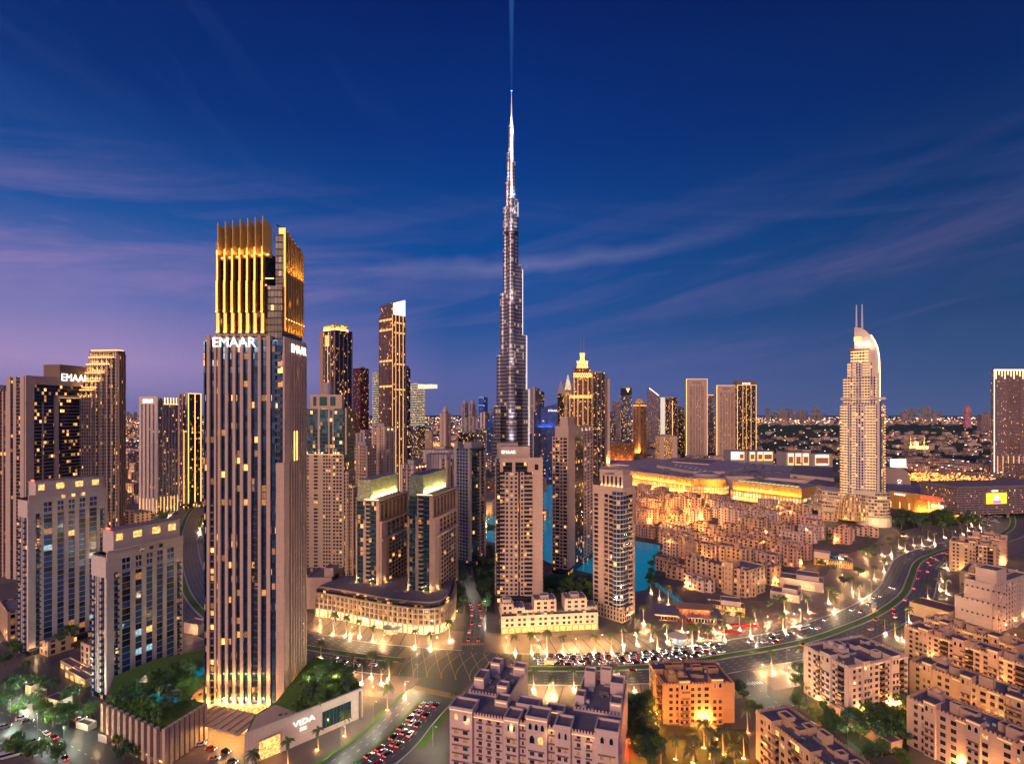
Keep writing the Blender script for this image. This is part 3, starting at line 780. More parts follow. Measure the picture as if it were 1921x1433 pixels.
    # warm up-lights at the feet of the pilasters
    for i, px in enumerate((392.5, 413.5, 427.5, 441, 455.5, 470.5, 488.5, 506)):
        x = -W+fx(px)
        mb = MB(); mb.box(x-.5, x+.5, -1.6, -1.25, 4.1, 5.2); mb.build('uplight', V['led_gold'], b.root)
        point('uplight_lamp', (x, -2.5, 7), 2600, (1,.50,.12), .3, b.root); point('uplight_lamp', (x, -2.9, 20), 700, (1,.50,.12), .3, b.root)
    for i in range(5):
        point('uplight_lamp', (2.5, 3+i*6.2, 7), 2600, (1,.52,.14), .3, b.root)
        mb = MB(); mb.box(1.05, 1.4, 2.5+i*6.2, 3.5+i*6.2, 4.1, 5.2); mb.build('uplight', V['led_gold'], b.root)
    for i in (1, 2):
        u = 8.2+i*(L-8.6)/(n-1); led(b, 'r', u, b.z(868), b.z(810), w=.5, out=1.1)
    # entrance hall behind the canopy
    b.box('entrance_hall', V['lit_warm'], -W+3, -8, -3, 0, 0, 6.0)
    b.done(); return b
VB = vida()

# ---- left cluster
def slab_tower(label, xc, xr, D, ang, W, zsh, zmain, zpent, ll):
    """ang = bearing of the broad (right-hand) face seen from the near corner"""
    b = Bld('apartment_block', label, 'apartment block', xc, xc, xr, D=D, th=90-ang, wd=W)
    L = b.L; st = V['st_white']
    b.body('core', V['fc_dark'], 0, zsh-2, ins=(.3,.3,0,.3))
    # broad face: 'r'
    b.bays('r', 'S2.2 B1.3 P1.0 W2.9:1 P1.4 W2.3:1 P1.3 W2.3:1 P1.3 W2.3:1 P1.2 W2.9:1 S1.1 B1.2 S1', 5, zsh-12, 3.55, st, 0, L, out=.5, pan=PANES['blue'], winw=.90, winh=(.06,.98), rail=V['pane_blue'], slab=V['st_grey'])
    b.bays('r', 'S4.4 W2.6:2 P1.6 W2.0:2 P1.5 W2.0:2 P1.5 W2.0:2 P1.4 W2.6:2 S3.2', zsh-12, zsh-5, 3.5, st, 0, L, out=.6, pan=PANES['blued'], winw=.86, winh=(.15,.92), rail=V['pane_blue'])
    mb = MB(); b.fb(mb, 'r', 0, L, -.3, .5, zsh-5, zsh); mb.build('parapet', st, b.root)
    mb = MB()
    b.fb(mb, 'r', L*.16, L*.97, -.3, 1.1, zsh-13, zsh-12.4); b.fb(mb, 'r', L*.30, L*.80, -.3, 1.3, zsh-5.2, zsh-4.6); b.fb(mb, 'r', 0, L, -.3, 1.3, zsh-.2, zsh+.4); mb.build('cornice', st, b.root)
    # near end: fins and balconies
    b.bays('f', 'S1 B1.6 S.6 W1.6:1 P.8 W1:1 P.8 B1.6 S1.5', 4, zsh-14, 3.55, st, out=.7, pan=PANES['blued'], winw=.8, winh=(.04,.99), rail=V['pane_blue'], slab=V['st_grey'])
    mb = MB(); b.fb(mb, 'f', 0, b.W, -.3, .45, zsh-14, zsh-3); mb.build('parapet', st, b.root)
    for side in ('b', 'l'):
        mb = MB(); LL = b.W if side == 'b' else L; b.fb(mb, side, 0, LL, -.3, .1, 0, zsh-3); mb.build('rear_wall', st, b.root)
    # main roof and the lit penthouse set back on it
    MB().box(-b.W+.5, -.5, .5, L-.5, zsh-3, zsh-2, top=1).build('roof', [st, V['wood']], b.root)
    y0, y1 = L*.10, L*.98
    mb = MB(); mb.box(-b.W+2, -1.6, y0, y1, zsh-2, zpent); mb.build('penthouse', [st], b.root)
    for i in range(4):
        c = y0+(y1-y0)*(.08, .34, .62, .87)[i]; w = (1.6, 2.2, 2.2, 2.0)[i]
        MB().box(-1.65, -1.45, c-w, c+w, zpent-5.2, zpent-1.6).build('window', V['lit_warm'], b.root)
    for i in range(3):
        c = L*(.42+.13*i)
        MB().box(.5, .62, c-1.0, c+1.0, zsh-3.6, zsh-1.6).build('window', V['lit_warm'] if ll else V['pane_dark'], b.root)
    MB().box(-b.W+1.5, -1.3, y0-.5, y1+.5, zpent, zpent+.5, top=1).build('roof', [st, V['roof_mauve']], b.root)
    MB().box(-b.W*.7, -b.W*.5, y0+.5, y0+1.1, zpent+.5, zpent+1.3).build('warning_light', V['red_lamp'], b.root)
    b.done(); return b
FB = slab_tower('white slab block with blue window strips and lit penthouse windows, farther of the pair', 53, 199, 341, 63, 13, 103, 0, 111, 1)
GB = slab_tower('white slab block with blue window strips, nearer of the pair, beside the podium garden', 200, 343, 288, 64, 14, 81, 0, 91, 0)

def dark_frame():
    b = Bld('apartment_tower', 'dark glass tower in a pink stone portal frame, left of the golden stepped tower', 'tower', 38, 46, 187, D=500, th=10, wd=20)
    W, L = b.W, b.L; z = b.z
    zt = z(706); st = V['st_mauve']
    b.body('core', V['fc_dark'], 0, zt-1)
    b.bays('r', 'P2.4 C2.8 S.5 C3.2 P.7 G1.8 C6.4:1 P.8 G1.9 C3 P1.6', 20, zt-24, 3.4, st, out=1.6, slab=V['st_mauve'], bd=1.4)
    mb = MB(); b.fb(mb, 'r', 0, L, -.3, 1.6, zt-7, zt+1); b.fb(mb, 'r', 0, L*.10, -.3, 1.6, zt-26, zt-7); b.fb(mb, 'r', L*.935, L, -.3, 1.6, zt-26, zt-7); mb.build('portal_frame', st, b.root)
    mb = MB(); b.fb(mb, 'r', L*.355, L*.40, -.2, 2.0, 30, zt-17); b.fb(mb, 'r', L*.71, L*.75, -.2, 2.0, 30, zt-17); b.fb(mb, 'r', L*.355, L*.75, -.2, 2.0, zt-18.5, zt-16.5); mb.build('inner_frame', st, b.root)
    ledh(b, 'r', L*.38, L*.73, zt-19, 'led_soft', .35, 1.7)
    b.bays('f', 'P2 G1.5 P1.5 C2 P2', 0, zt, 3.4, st, out=.6)
    MB().box(-W-16, -W-1, 4, 20, 0, z(735)).build('side_wing', [V['fc_bronze']], b.root)
    mb = MB(); mb.box(-W-16.5, -W-13, 3, 5, 0, z(735)+1); mb.box(-W-6, -W-3, 3, 5, 0, z(735)+1); mb.box(-W-10, -W-8.5, 3, 5, 0, z(735)+1); mb.build('side_pilasters', st, b.root)
    MB().box(-W+2, 1.5, L*.42, L*.97, zt-1, z(688, 0)+5).build('sign_block', V['st_brown'], b.root)
    _ = sign(b, 'EMAAR', 'r', 47, z(700)-5, 10.5, out=1.9, bold=.12)
    _.scale = (.86, 1, 1)
    b.done(); return b
dark_frame()

def stepped_gold():
    b = Bld('apartment_tower', 'brown tower with stepped crown edged in gold light, right of the dark framed tower', 'tower', 168, 222, 235, D=560, th=8)
    W, L = b.W, b.L; zt = b.z(657)
    b.body('core', V['fc_bronze'], 0, zt-.5, ins=(0,0,0,0))
    b.bays('r', 'P1 G1 P1 G1 P1 G1 P1', 15, zt-4, 3.5, V['st_tan'], out=.9)
    for i, (top, ins) in enumerate(((zt, 12.5), (zt-7.5, 9.8), (zt-15, 7.2), (zt-24, 4.8), (zt-33, 2.4), (zt-42, .6))):
        MB().box(-b.W+2.5-i*.35, -.5-3.6*i, -2.4*i-.6, 8, 0, top, top=1).build('crown_step', [V['fc_residence'], V['st_tan']], b.root)
        y0 = -2.4*i-.6
        MB().box(-b.W+2.4-i*.35, -.4-3.6*i, y0-.3, y0+.1, top-.2, top+.5).build('light_strip', V['led_gold'], b.root)
        MB().box(-.5-3.6*i, -.25-3.6*i, y0, 7, top-.2, top+.5).build('light_strip', V['led_gold'], b.root)
        for k in range(4):
            x = -5.5-3.6*i-k*5.4
            if k < 3 and i: MB().box(x, x+2.0, y0-.12, y0+.1, top-5.4, top-2.2).build('window', V['pane_dark'], b.root)
        area('ledge_lamp', (-b.W*.5-2*i, y0-1.6, top-7), (0, .4, 1), b.W*.6, .3, 1500, (1,.52,.16), b.root)
    sg = text('sign', 'RAAE', 6.2, V['st_brown'], b.root, (-b.W*.48, -.9, zt-6.6), (math.pi/2, 0, 0), .2); sg.scale = (-1.25, 1, 1)
    b.done()
stepped_gold()

def white_emaar():
    b = Bld('apartment_tower', 'slim white striped tower with a small sign top left, beyond the palm avenue', 'tower', 262, 297, 334, D=800, th=28)
    W, L = b.W, b.L; zt = b.z(743)
    b.body('core', V['fc_grey'], 0, zt-3)
    b.bays('f', 'P1 G.7 P1 G.7 P1 G.7 P1 G.7 P1.4', 8, zt-12, 3.5, V['st_white'], out=1.0)
    mb = MB(); b.fb(mb, 'f', 0, W, -.3, 1.0, zt-12, zt); mb.build('parapet', V['st_white'], b.root)
    b.bays('r', 'G2 P.5 G1 P.5 G1 P.5 G1 P.5 G1 P.5 G1 P.5', 8, zt-8, 3.5, V['st_grey'], out=.7)
    for k in range(5): led(b, 'r', L*(.30+.15*k), zt-12, zt-2, 'led_warm', .9, 1)
    ledh(b, 'r', L*.25, L, zt-12, 'led_gold', .8)
    for k in range(6): led(b, 'f', W*(.05+.18*k), 6, 26, 'led_soft', .8, 1.2); led(b, 'r', L*(.1+.17*k), 6, 30, 'led_soft', .8, 1.2)
    sign(b, 'EMAAR', 'f', W*.5, zt-10, 8.5, out=1.6)
    b.done()
    b = Bld('apartment_tower', 'pink tower with two gold-edged dark bays, just left of the tall fluted tower', 'tower', 334, 352, 378, D=870, th=30)
    W, L = b.W, b.L; zt = b.z(738)
    b.body('core', V['fc_dark'], 0, zt-1)
    b.bays('f', 'S1 C2 P.5 C2 P1', 8, zt, 3.5, V['st_pink'], out=.8)
    b.bays('r', 'P1 G3 P.6 G3 P1', 8, zt, 3.5, V['st_tan'], out=.8)
    for u in (.03, .5, .93): led(b, 'r', L*u, 10, zt, 'led_gold', .9, 1.1)
    led(b, 'f', W*.72, 8, zt-62, 'led_gold', .9, 1.5); ledh(b, 'r', 0, L, zt, 'led_gold', .9); ledh(b, 'f', W*.72, W, zt-62, 'led_gold', .9, 1.5)
    b.done()
    b = Bld('apartment_tower', 'narrow sliver of a pale grey tower at the left edge of the view', 'tower', -60, 0, 5, D=620, th=10, dp=20)
    b.body('facade', V['fc_white'], 0, b.z(722)); b.bays('f', 'P1 G1 P1 G1 P1', 0, b.z(722), 3.5, V['st_white']); b.done()
white_emaar()

# ---- middle distance
def lattice():
    b = Bld('apartment_tower', 'beige lattice tower of small recessed windows, stepped right shoulder, right of the fluted tower', 'tower', 568, 655, 672, D=510, th=4, dp=30)
    W, L = b.W, b.L; st = V['st_beige']
    z1, z2, z3, z4, z5 = b.z(853), b.z(765), b.z(740), b.z(884), b.z(912)
    fx = lambda px: (px-568)/87*W
    b.body('core', V['fc_teal'], 0, z2-1, ins=(.3, W*.13, 0, .3))
    b.bays('f', 'S.7 W2:2 S1.6 W2.3:1 S1.7 W3.4:3 S.7 W4:3 S.6', 8, z1, 3.4, st, 0, fx(645), pan=PANES['mid'], winw=.7, maxp=100)
    b.bays('f', 'W2.1:1 G3 P.8 W3.4:1 P.5 S1.2 P.4 W2.6:1 G2 P.6', z1, z2, 3.4, st, fx(572), fx(650), pan=PANES['mid'], base_out=-.8)
    mb = MB(); mb.box(-W+fx(647), -.4, -.2, 18, 0, z4); mb.box(-.4, 3.8, 1.5, 18, 0, z5); mb.box(3.8, 7.5, 4, 18, 0, z5-12); mb.box(7.5, 11, 7, 18, 0, z5-26)
    mb.build('stepped_wing', V['fc_residence'], b.root)
    mb = MB()
    for q in range(29):
        z = 6+q*3.4
        if z < z4: mb.box(-W+fx(647), -.4, -1.3, -.2, z-.15, z+.9)
        if z < z5: mb.box(-.4, 3.8, .4, 1.5, z-.15, z+.9)
        if z < z5-12: mb.box(3.8, 7.5, 3, 4, z-.15, z+.9)
        if z < z5-26: mb.box(7.5, 11, 6, 7, z-.15, z+.9)
    mb.build('balcony_bands', st, b.root)
    ledh(b, 'f', fx(572), fx(643), z1+.3, 'led_soft', .3, .6)
    mb = MB(); b.fb(mb, 'f', fx(580), fx(640), -8, -2, z2-1, z3); mb.build('roof_house', V['st_beige'], b.root)
    for a, c in ((586,592),(598,612),(618,628)):
        mb = MB(); b.fb(mb, 'f', fx(a), fx(c), -1.98, -1.85, z2+2, z3-2); mb.build('window', V['pane_teal'], b.root)
    MB().cyl(-W+fx(606), 12, 4.5, z3-4, b.z(716), 16).build('water_tank', V['st_grey'], b.root)
    MB().cyl(-W+fx(606), 12, .6, b.z(716), b.z(712), 8).build('warning_light', V['red_lamp'], b.root)
    for u in (575, 590, 603, 628): point('ledge_lamp', (-W+fx(u), -1.2, z1+1.5), 500, (1,.6,.25), .3, b.root)
    b.done()
lattice()

def simple(label, xl, xc, xr, D, th, top, fc, roofpy=None, name='office_tower', pil=None, spec_f=None, spec_r=None, wall='st_grey', out=.7, fh=3.6, leds=(), dp=None, wd=None, cat='tower', cap=None, zb=8):
    b = Bld(name, label, cat, xl, xc, xr, D=D, th=th, dp=dp, wd=wd)
    zt = b.z(top); b.body('facade', V[fc], 0, zt)
    if spec_f: b.bays('f', spec_f, zb, zt, fh, V[wall], out=out)
    if spec_r: b.bays('r', spec_r, zb, zt, fh, V[wall], out=out)
    for l in leds:
        side, kind = l[0], l[1]; Lf = b.fr(side)[0]
        if kind == 'v': led(b, side, Lf*l[2], l[3] if len(l) > 3 else zb, zt, l[4] if len(l) > 4 else 'led_gold', l[5] if len(l) > 5 else 1.0, out+.2)
        else: ledh(b, side, 0, Lf, zt+l[2], l[3] if len(l) > 3 else 'led_gold', l[4] if len(l) > 4 else 1.0, out)
    MB().box(-b.W*.75, -b.W*.25, b.L*.25, b.L*.75, zt, zt+ (cap or 4), top=1).build('roof_plant', [V['st_grey'], V['roof']], b.root)
    b.done(); b.zt = zt; return b

def mid():
    # glass tower with a glowing cap, left
    b = Bld('residential_tower', 'bronze glass tower with rounded glowing gold cap, left of the dark red tower', 'tower', 601, 628, 661, D=800, th=38)
    zt = b.z(618); b.body('facade', V['fc_dark'], 0, zt)
    b.bays('f', 'P2.0 G.8 P.3 G3 P.4 G2 P.3', 8, zt, 3.6, V['st_tan'], out=.6); b.bays('r', 'P.3 G2 P.3 G2 P.3 G2 P.3 G2 P.5', 8, zt-4, 3.6, V['st_brown'], out=.6)
    led(b, 'f', b.W*.55, 20, zt-20, 'led_soft', .6, .9)
    for s_, u0, u1 in (('f', .15, 1), ('r', 0, .8)):
        L_ = b.fr(s_)[0]; mb = MB(); b.fb(mb, s_, L_*u0, L_*u1, -3, -2, zt, b.z(608)); mb.build('crown', V['gold'], b.root)
        mb = MB(); b.fb(mb, s_, L_*u0, L_*u1, -2.0, -1.6, zt+.5, zt+1.3); mb.build('light_strip', V['led_warm'], b.root)
    area('crown_lamp', (-b.W*.45, -.4, zt+.6), (0, .6, 1), b.W*.8, .5, 9000, (1,.62,.2), b.root); area('crown_lamp', (.4, b.L*.4, zt+.6), (-.6, 0, 1), b.L*.7, .5, 9000, (1,.62,.2), b.root, up=(0,1,0))
    mb = MB(); b.fb(mb, 'f', b.W*.30, b.W*.62, 0, .3, zt-24, zt-7); mb.build('lit_lounge', V['lit_warm'], b.root); b.done()
    # tall slanted-top tower
    b = Bld('residential_tower', 'very tall brown glass tower with slanted bright crown, left of the needle skyscraper', 'tower', 711, 738, 761, D=940, th=40)
    zt = b.z(590); b.body('facade', V['fc_bronze'], 0, zt)
    b.bays('f', 'P.3 G2 P.3 G2 P.3 G2 P.3 G2 P.8', 8, zt, 3.6, V['st_brown'], out=.6); b.bays('r', 'G1 P.7 G1.4 P.7 G1.4 P.7 G1 P.5', 8, zt, 3.6, V['st_tan'], out=.8)
    for u in (.16, .46, .76): led(b, 'r', b.L*u, 10, zt, 'led_soft', .8, 1.1)
    led(b, 'f', b.W*.97, 10, zt, 'led_soft', .8, .9)
    for z in (b.z(598), b.z(617), b.z(676), b.z(724)): 
        ledh(b, 'f', 2, b.W-2, z, 'lit_warm', 3.4, .1, 'lit_storey'); ledh(b, 'r', 2, b.L-2, z-6, 'lit_warm', 2.5, .1, 'lit_storey')
    z0 = b.z(568); zr = b.z(562)
    mb = MB(); mb.prism([(-b.W+2, 1.5), (-.5, .6), (-.5, b.L*.3), (-b.W+2, b.L-2)], zt, [z0, zr-4, zr-4, z0]); mb.build('crown', V['fc_bronze'], b.root)
    mb = MB(); mb.prism([(-1.0, .3), (.1, .3), (.1, b.L-1), (-1.0, b.L-1)], zt, [zr-6, zr-6, zr+3, zr+3]); mb.build('lit_crown_panel', V['screen'], b.root)
    b.done()
    simple('dark brown slim tower behind the very tall brown one, its top with a white lamp', 758, 764, 770, 985, 30, 690, 'fc_dark', spec_f='P1 G1 P1')
    simple('dark red unlit tower with red warning lamps', 662, 676, 692, 1290, 40, 690, 'fc_red', leds=())
    b = simple('slim tower of white lit storeys, left twin half hidden by the very tall brown tower', 699, 706, 714, 1420, 30, 700, 'fc_cool')
    mb = MB()
    for q in range(40): mb.box(-b.W-.5, .5, -.6, b.L, b.zt-q*4.6-.7, b.zt-q*4.6)
    mb.build('lit_bands', V['led_soft'] if 0 else V['lit_white'], b.root)
    b = simple('tower of white lit storeys carrying the end of a cantilevered sky bridge', 768, 782, 797, 1420, 30, 720, 'fc_cool')
    mb = MB()
    for q in range(26): mb.box(-b.W-.5, .5, -.6, b.L, b.zt-q*4.4-.8, b.zt-q*4.4)
    mb.build('lit_bands', V['lit_white'], b.root)
    mb = MB(); mb.box(-b.W, b.L*.9+16, 4, b.L-4, b.zt-12, b.zt-2); mb.build('sky_bridge', V['lit_white'], b.root)
    # mid-rise pinks
    b = simple('mid-rise pink tower with two roof lamps below the very tall brown tower', 698, 722, 740, 640, 30, 800, 'fc_residence', name='apartment_tower', spec_f='P1 G2 P1 G2 P1', spec_r='P1 G2 P1 G2 P1.4', wall='st_pink', leds=())
    for u in (.3, .7):
        mb = MB(); b.fb(mb, 'r', b.L*u-.5, b.L*u+.5, .7, 1.4, b.zt-4, b.zt-3); mb.build('roof_lamp', V['bulb'], b.root)
    simple('pink apartment block of many yellow windows between the lattice tower and the glass slabs', 660, 690, 706, 600, 25, 836, 'fc_residence', name='apartment_tower', spec_f='P.5 G3 P.4 G3 P.5', wall='st_pink')
    simple('grey stone block with flat pediment roof behind the pink apartment block', 668, 685, 700, 760, 20, 812, 'fc_mauve', name='apartment_tower', wall='st_grey', spec_f='P1 G1 P1 G1 P1')
    b = simple('pale pink tower with a row of roof lamps between the two crowned glass slabs', 752, 775, 802, 520, 30, 872, 'fc_grey', name='apartment_tower', wall='st_pink', spec_f='P1.2 G2 P.5 G2 P1', spec_r='P1 G2 P1 G2 P1')
    for k in range(4):
        mb = MB(); b.fb(mb, 'r', b.L*(.2+.2*k)-.3, b.L*(.2+.2*k)+.3, .7, 1.3, b.zt-3, b.zt-2.2); mb.build('roof_lamp', V['bulb'], b.root)
    simple('small pink tower with blue glass face left of the twin glass-cornered tower', 826, 838, 852, 545, 30, 862, 'fc_grey', name='apartment_tower', wall='st_pink', spec_f='P1 G2 P1', spec_r='P2 G1 P1')
    # tower of grid glass and pink piers
    b = Bld('apartment_tower', 'tower with blue gridded glass left face and dark balconied right face, over the park road', 'tower', 852, 881, 911, D=540, th=38)
    zt = b.z(836); b.body('core', V['fc_teal'], 0, zt-3)
    b.bays('f', 'P.9 W4:4 P.5', 6, zt-3, 3.5, V['st_grey'], out=.5, pan=['pane_blue','pane_teal','pane_blue','pane_dark','lit_cool' if 0 else 'pane_blue'], winw=.86, winh=(.12,.95))
    b.bays('r', 'P.8 G2.6 C1:1 P.6 C1.4:1 P.8', 6, zt-6, 3.5, V['st_pink'], out=.5)
    mb = MB(); mb.box(-b.W, -b.W+5, -.2, 8, zt-3, zt+3); mb.box(-b.W*.6, -2, 5, b.L-3, zt-3, zt+3); mb.build('roof_house', V['st_grey'], b.root); b.done()
    # the three residences around the garden
    b = Bld('apartment_tower', 'pink residence with a lit roof sign, leftmost of the three towers round the garden', 'tower', 930, 1018, 1021, D=439, th=0, dp=30)
    W, L = b.W, b.L; zt = b.z(858); st = V['st_pink']; fx = lambda px: (px-930)/88*W
    b.body('core', V['fc_dark'], 0, zt-4, ins=(.3,.3,0,.3))
    b.bays('f', 'C1.6:2 W1.5:1 W1.5:1 W1.5:1 G.6 W1.4:1 C2.8:2 S3.4', 6, zt-12, 3.55, st, fx(938), W, pan=PANES['mid'], winw=.52, winh=(.25,.8))
    b.bays('f', 'S1 G3 S1 G4 S2 W2:1 S1', zt-12, zt-4, 8, st, fx(938), W, pan=['pane_dark'])
    mb = MB(); b.fb(mb, 'f', fx(938), W, -.3, .6, zt-4, zt); mb.build('parapet', st, b.root)
    b.bays('f', 'P.5 C1 P.5', 6, zt-2, 3.5, V['st_pink'], 0, fx(938), base_out=-1.0)
    for s_ in 'lr': b.bays(s_, 'S1 C1.5 S1 C1.5 S1', 6, zt, 3.5, V['st_pink'], out=.3)
    mb = MB(); mb.box(-W+fx(938), -W+fx(994), 2, 14, zt, b.z(838), top=1); mb.box(-W+fx(932), -W+fx(972), 10, 20, zt-2, b.z(832), top=1); mb.build('roof_block', [V['st_mauve'], V['roof_slate']], b.root)
    sign(b, 'EMAAR', 'f', fx(954), b.z(851), 3.6, out=-1.7, bold=.05); b.done()
    b = Bld('apartment_tower', 'tallest pink residence round the garden, with a bare pink pier on its corner', 'tower', 1036, 1066, 1112, D=512, th=27)
    W, L = b.W, b.L; zt = b.z(816)
    b.body('core', V['fc_dark'], 0, zt-3)
    b.bays('f', 'W1.4:1 C1.6:2 W1.6:1 C1.5:2 S.5', 6, zt-2, 3.55, V['st_pink'], pan=PANES['mid'], winw=.55)
    b.bays('r', 'S2.6 G3.6 W4.2:3', 6, zt, 3.55, V['st_pink'], pan=PANES['mid'], winw=.50, winh=(.25,.8))
    mb = MB(); mb.box(-W*.9, -1, 3, L*.4, zt-3, b.z(800)); mb.box(-3.5, -.5, L*.42, L*.99, zt-3, b.z(800)); mb.box(-W*.6, -2, 4, L*.30, b.z(800), b.z(782)); mb.build('roof_block', V['st_mauve'], b.root)
    for k in range(3):
        MB().box(-.5, -.2, L*(.55+.16*k)-.7, L*(.55+.16*k)+.7, b.z(808), b.z(804)).build('window', V['lit_white'], b.root)
        MB().box(-.3, 0, L*(.55+.16*k)-.3, L*(.55+.16*k)+.3, b.z(808)-1, b.z(808)-.6).build('roof_lamp', V['bulb'], b.root)
    b.done()
    b = Bld('apartment_tower', 'pink residence with a bowed blue glass corner, nearest of the three towers round the garden', 'tower', 1113, 1168, 1191, D=396, th=44)
    W, L = b.W, b.L; zt = b.z(915); st = V['st_pink']
    b.body('core', V['fc_dark'], 0, zt-2, ins=(.3,.3,0,.3))
    b.bays('f', 'W2.0:1 S1.6 C1.3:2 W1.6:1 S.7 W1.5:1 S.7', 10, zt-6, 3.5, st, pan=PANES['dark'], winw=.66, winh=(.15,.85))
    b.bays('r', 'S1 G2 C2:2 S1', 6, zt-6, 3.5, st, pan=PANES['dark'])
    for s_ in 'fr': mb = MB(); b.fb(mb, s_, 0, b.fr(s_)[0], -.3, .5, zt-6, zt); mb.build('parapet', st, b.root)
    MB().box(-W, 0, 0, L, 0, 10, top=1).build('base_storeys', [V['fc_residence'], V['roof']], b.root)
    mb = MB(); poly = [(-8.2, -.2)]+[(-4.3+4.9*math.cos(a), 2.2+6.4*math.sin(a)) for a in [R(x) for x in (-140,-115,-90,-65,-40,-15,10)]]+[(.1, 8.5)]
    mb.prism(poly[:1]+poly[1:], 12, zt-3, top=1); mb.build('bow_window', [facade('fc_bow', (.48,.44,.42), (.10,.16,.26), 2.6, 3.5, .07, .18, .08, 2.4), V['st_pink']], b.root)
    z8 = b.z(893); mb = MB()
    mb.box(-W*.78, -1, 2, L*.9, zt-2, z8); mb.box(-W*.40, -3, 5, L*.9, z8, b.z(884)); mb.build('roof_block', st, b.root)
    for k in range(6):
        x = -W*.75+k*W*.14
        MB().box(x-.25, x+.25, 1.2, 1.6, zt+.2, zt+.9).build('roof_lamp', V['bulb'], b.root); point('roof_lamp_light', (x, .6, zt+1.2), 120, (1,.6,.25), .3, b.root)
        if k < 5: MB().box(x+1.0, x+2.6, 1.85, 2.05, zt+1, z8-1).build('louvre', V['pane_dark'], b.root)
    b.done()
mid()

def crowned(label, xl, xc, xr, D, th, top, wing=True):
    """glass slab with lit glass box on the roof and lattice side"""
    b = Bld('apartment_tower', label, 'tower', xl, xc, xr, D=D, th=th)
    W, L = b.W, b.L; zt = b.z(top); st = V['st_tan']; st2 = V['st_pink']
    b.body('core', V['fc_teal'], 0, zt-1, ins=(.3,.3,0,.3))
    b.bays('f', 'P.5 G2.4 P.6', 18, zt-16, 3.5, st2, 0, W*.38, out=.4)
    b.bays('f', 'P.35 B1.5 G1.9 P1.0', 18, zt, 3.5, st2, W*.38, W, out=.5, slab=st2, rail=st2, bd=1.5)
    mb = MB(); b.fb(mb, 'f', W*.36, W+.6, -.6, 1.6, zt-.6, zt+.5); b.fb(mb, 'r', 0, L, -.6, 1.5, zt-.6, zt+.5); mb.build('roof_edge', st2, b.root)
    ledh(b, 'f', W*.4, W, zt+.8, 'led_warm', .35, 1.3)
    # lattice side in three steps
    mb = MB(); b.fb(mb, 'r', 0, L*.16, -.3, 1.9, 16, zt-19); b.fb(mb, 'r', L*.94, L, -.3, 1.7, 16, zt-2); mb.build('corner_pier', st2, b.root)
    b.bays('r', 'P1 W9:6 P1', 18, zt-32, 3.5, st, L*.16, L*.95, base_out=1.7, pan=PANES['mid'], winw=.74, winh=(.16,.86))
    b.bays('r', 'W9:6', zt-30, zt-19, 3.6, st, L*.05, L*.95, base_out=.9, pan=PANES['dark'], winw=.6, winh=(.1,.92))
    b.bays('r', 'W9:7', zt-16, zt-2, 14, st, 0, L*.95, base_out=.2, pan=['pane_grey','pane_dark'], winw=.6, winh=(.05,.93))
    mb = MB(); b.fb(mb, 'r', 0, L*.95, -.3, 3.0, zt-32, zt-30); b.fb(mb, 'r', 0, L*.95, -.3, 2.2, zt-19, zt-16.5); mb.build('ledge', st2, b.root)
    # glass box on the roof
    zb = b.z(top-38) if top < 935 else b.z(top-38)
    x0, x1 = -W*.98, -W*.42
    mb = MB(); mb.box(x0, x1, 1.5, L*.96, zt-1, zb, top=1); mb.build('roof_box', [facade('fc_box', (.42,.42,.24), (.40,.46,.26), 1.2, 1.4, .05, .05, .0, 1.0, metal=.15, rough=.35), V['roof_slate']], b.root)
    mb = MB(); mb.box(x1+.3, x1+.7, 2, L*.9, zt+.5, zt+1.1); mb.build('light_strip', V['led_warm'], b.root)
    area('roof_wash', (x1+1.8, L*.5, zt+1.0), (-.45, 0, 1), L*.85, .6, 8000, (1,.85,.35), b.root, up=(0,1,0))
    mb = MB(); 
    for k in range(7): mb.box(x1+3.2, x1+4.5, 3+k*L*.12, 4.4+k*L*.12, zt, zt+1.2)
    mb.build('roof_plant', V['metal'], b.root)
    mb = MB(); mb.tube([(x0+3, L*.2, zb), (x0+3, L*.2, zb+2), (x0-5, L*.05, zb+4.5)], .25); mb.build('roof_crane', V['metal'], b.root)
    for (x, y) in ((-W*.06, -1.8), (-W*.34, -1.5), (-W*.97, -1.5), (2.6, L*.10)):
        point('uplight_lamp', (x, y-.6, 25), 420, (1,.6,.2), .3, b.root)
        MB().box(x-.3, x+.3, y-.1, y+.3, 22, 23.2).build('uplight', V['led_gold'], b.root)
    b.done()
crowned('green-lit glass slab with lattice flank, farther of the two crowned slabs on the curved block', 668, 712, 765, 418, 14, 939)
crowned('green-lit glass slab with lattice flank, nearer of the two crowned slabs on the curved block', 765, 812, 856, 400, 14, 930)
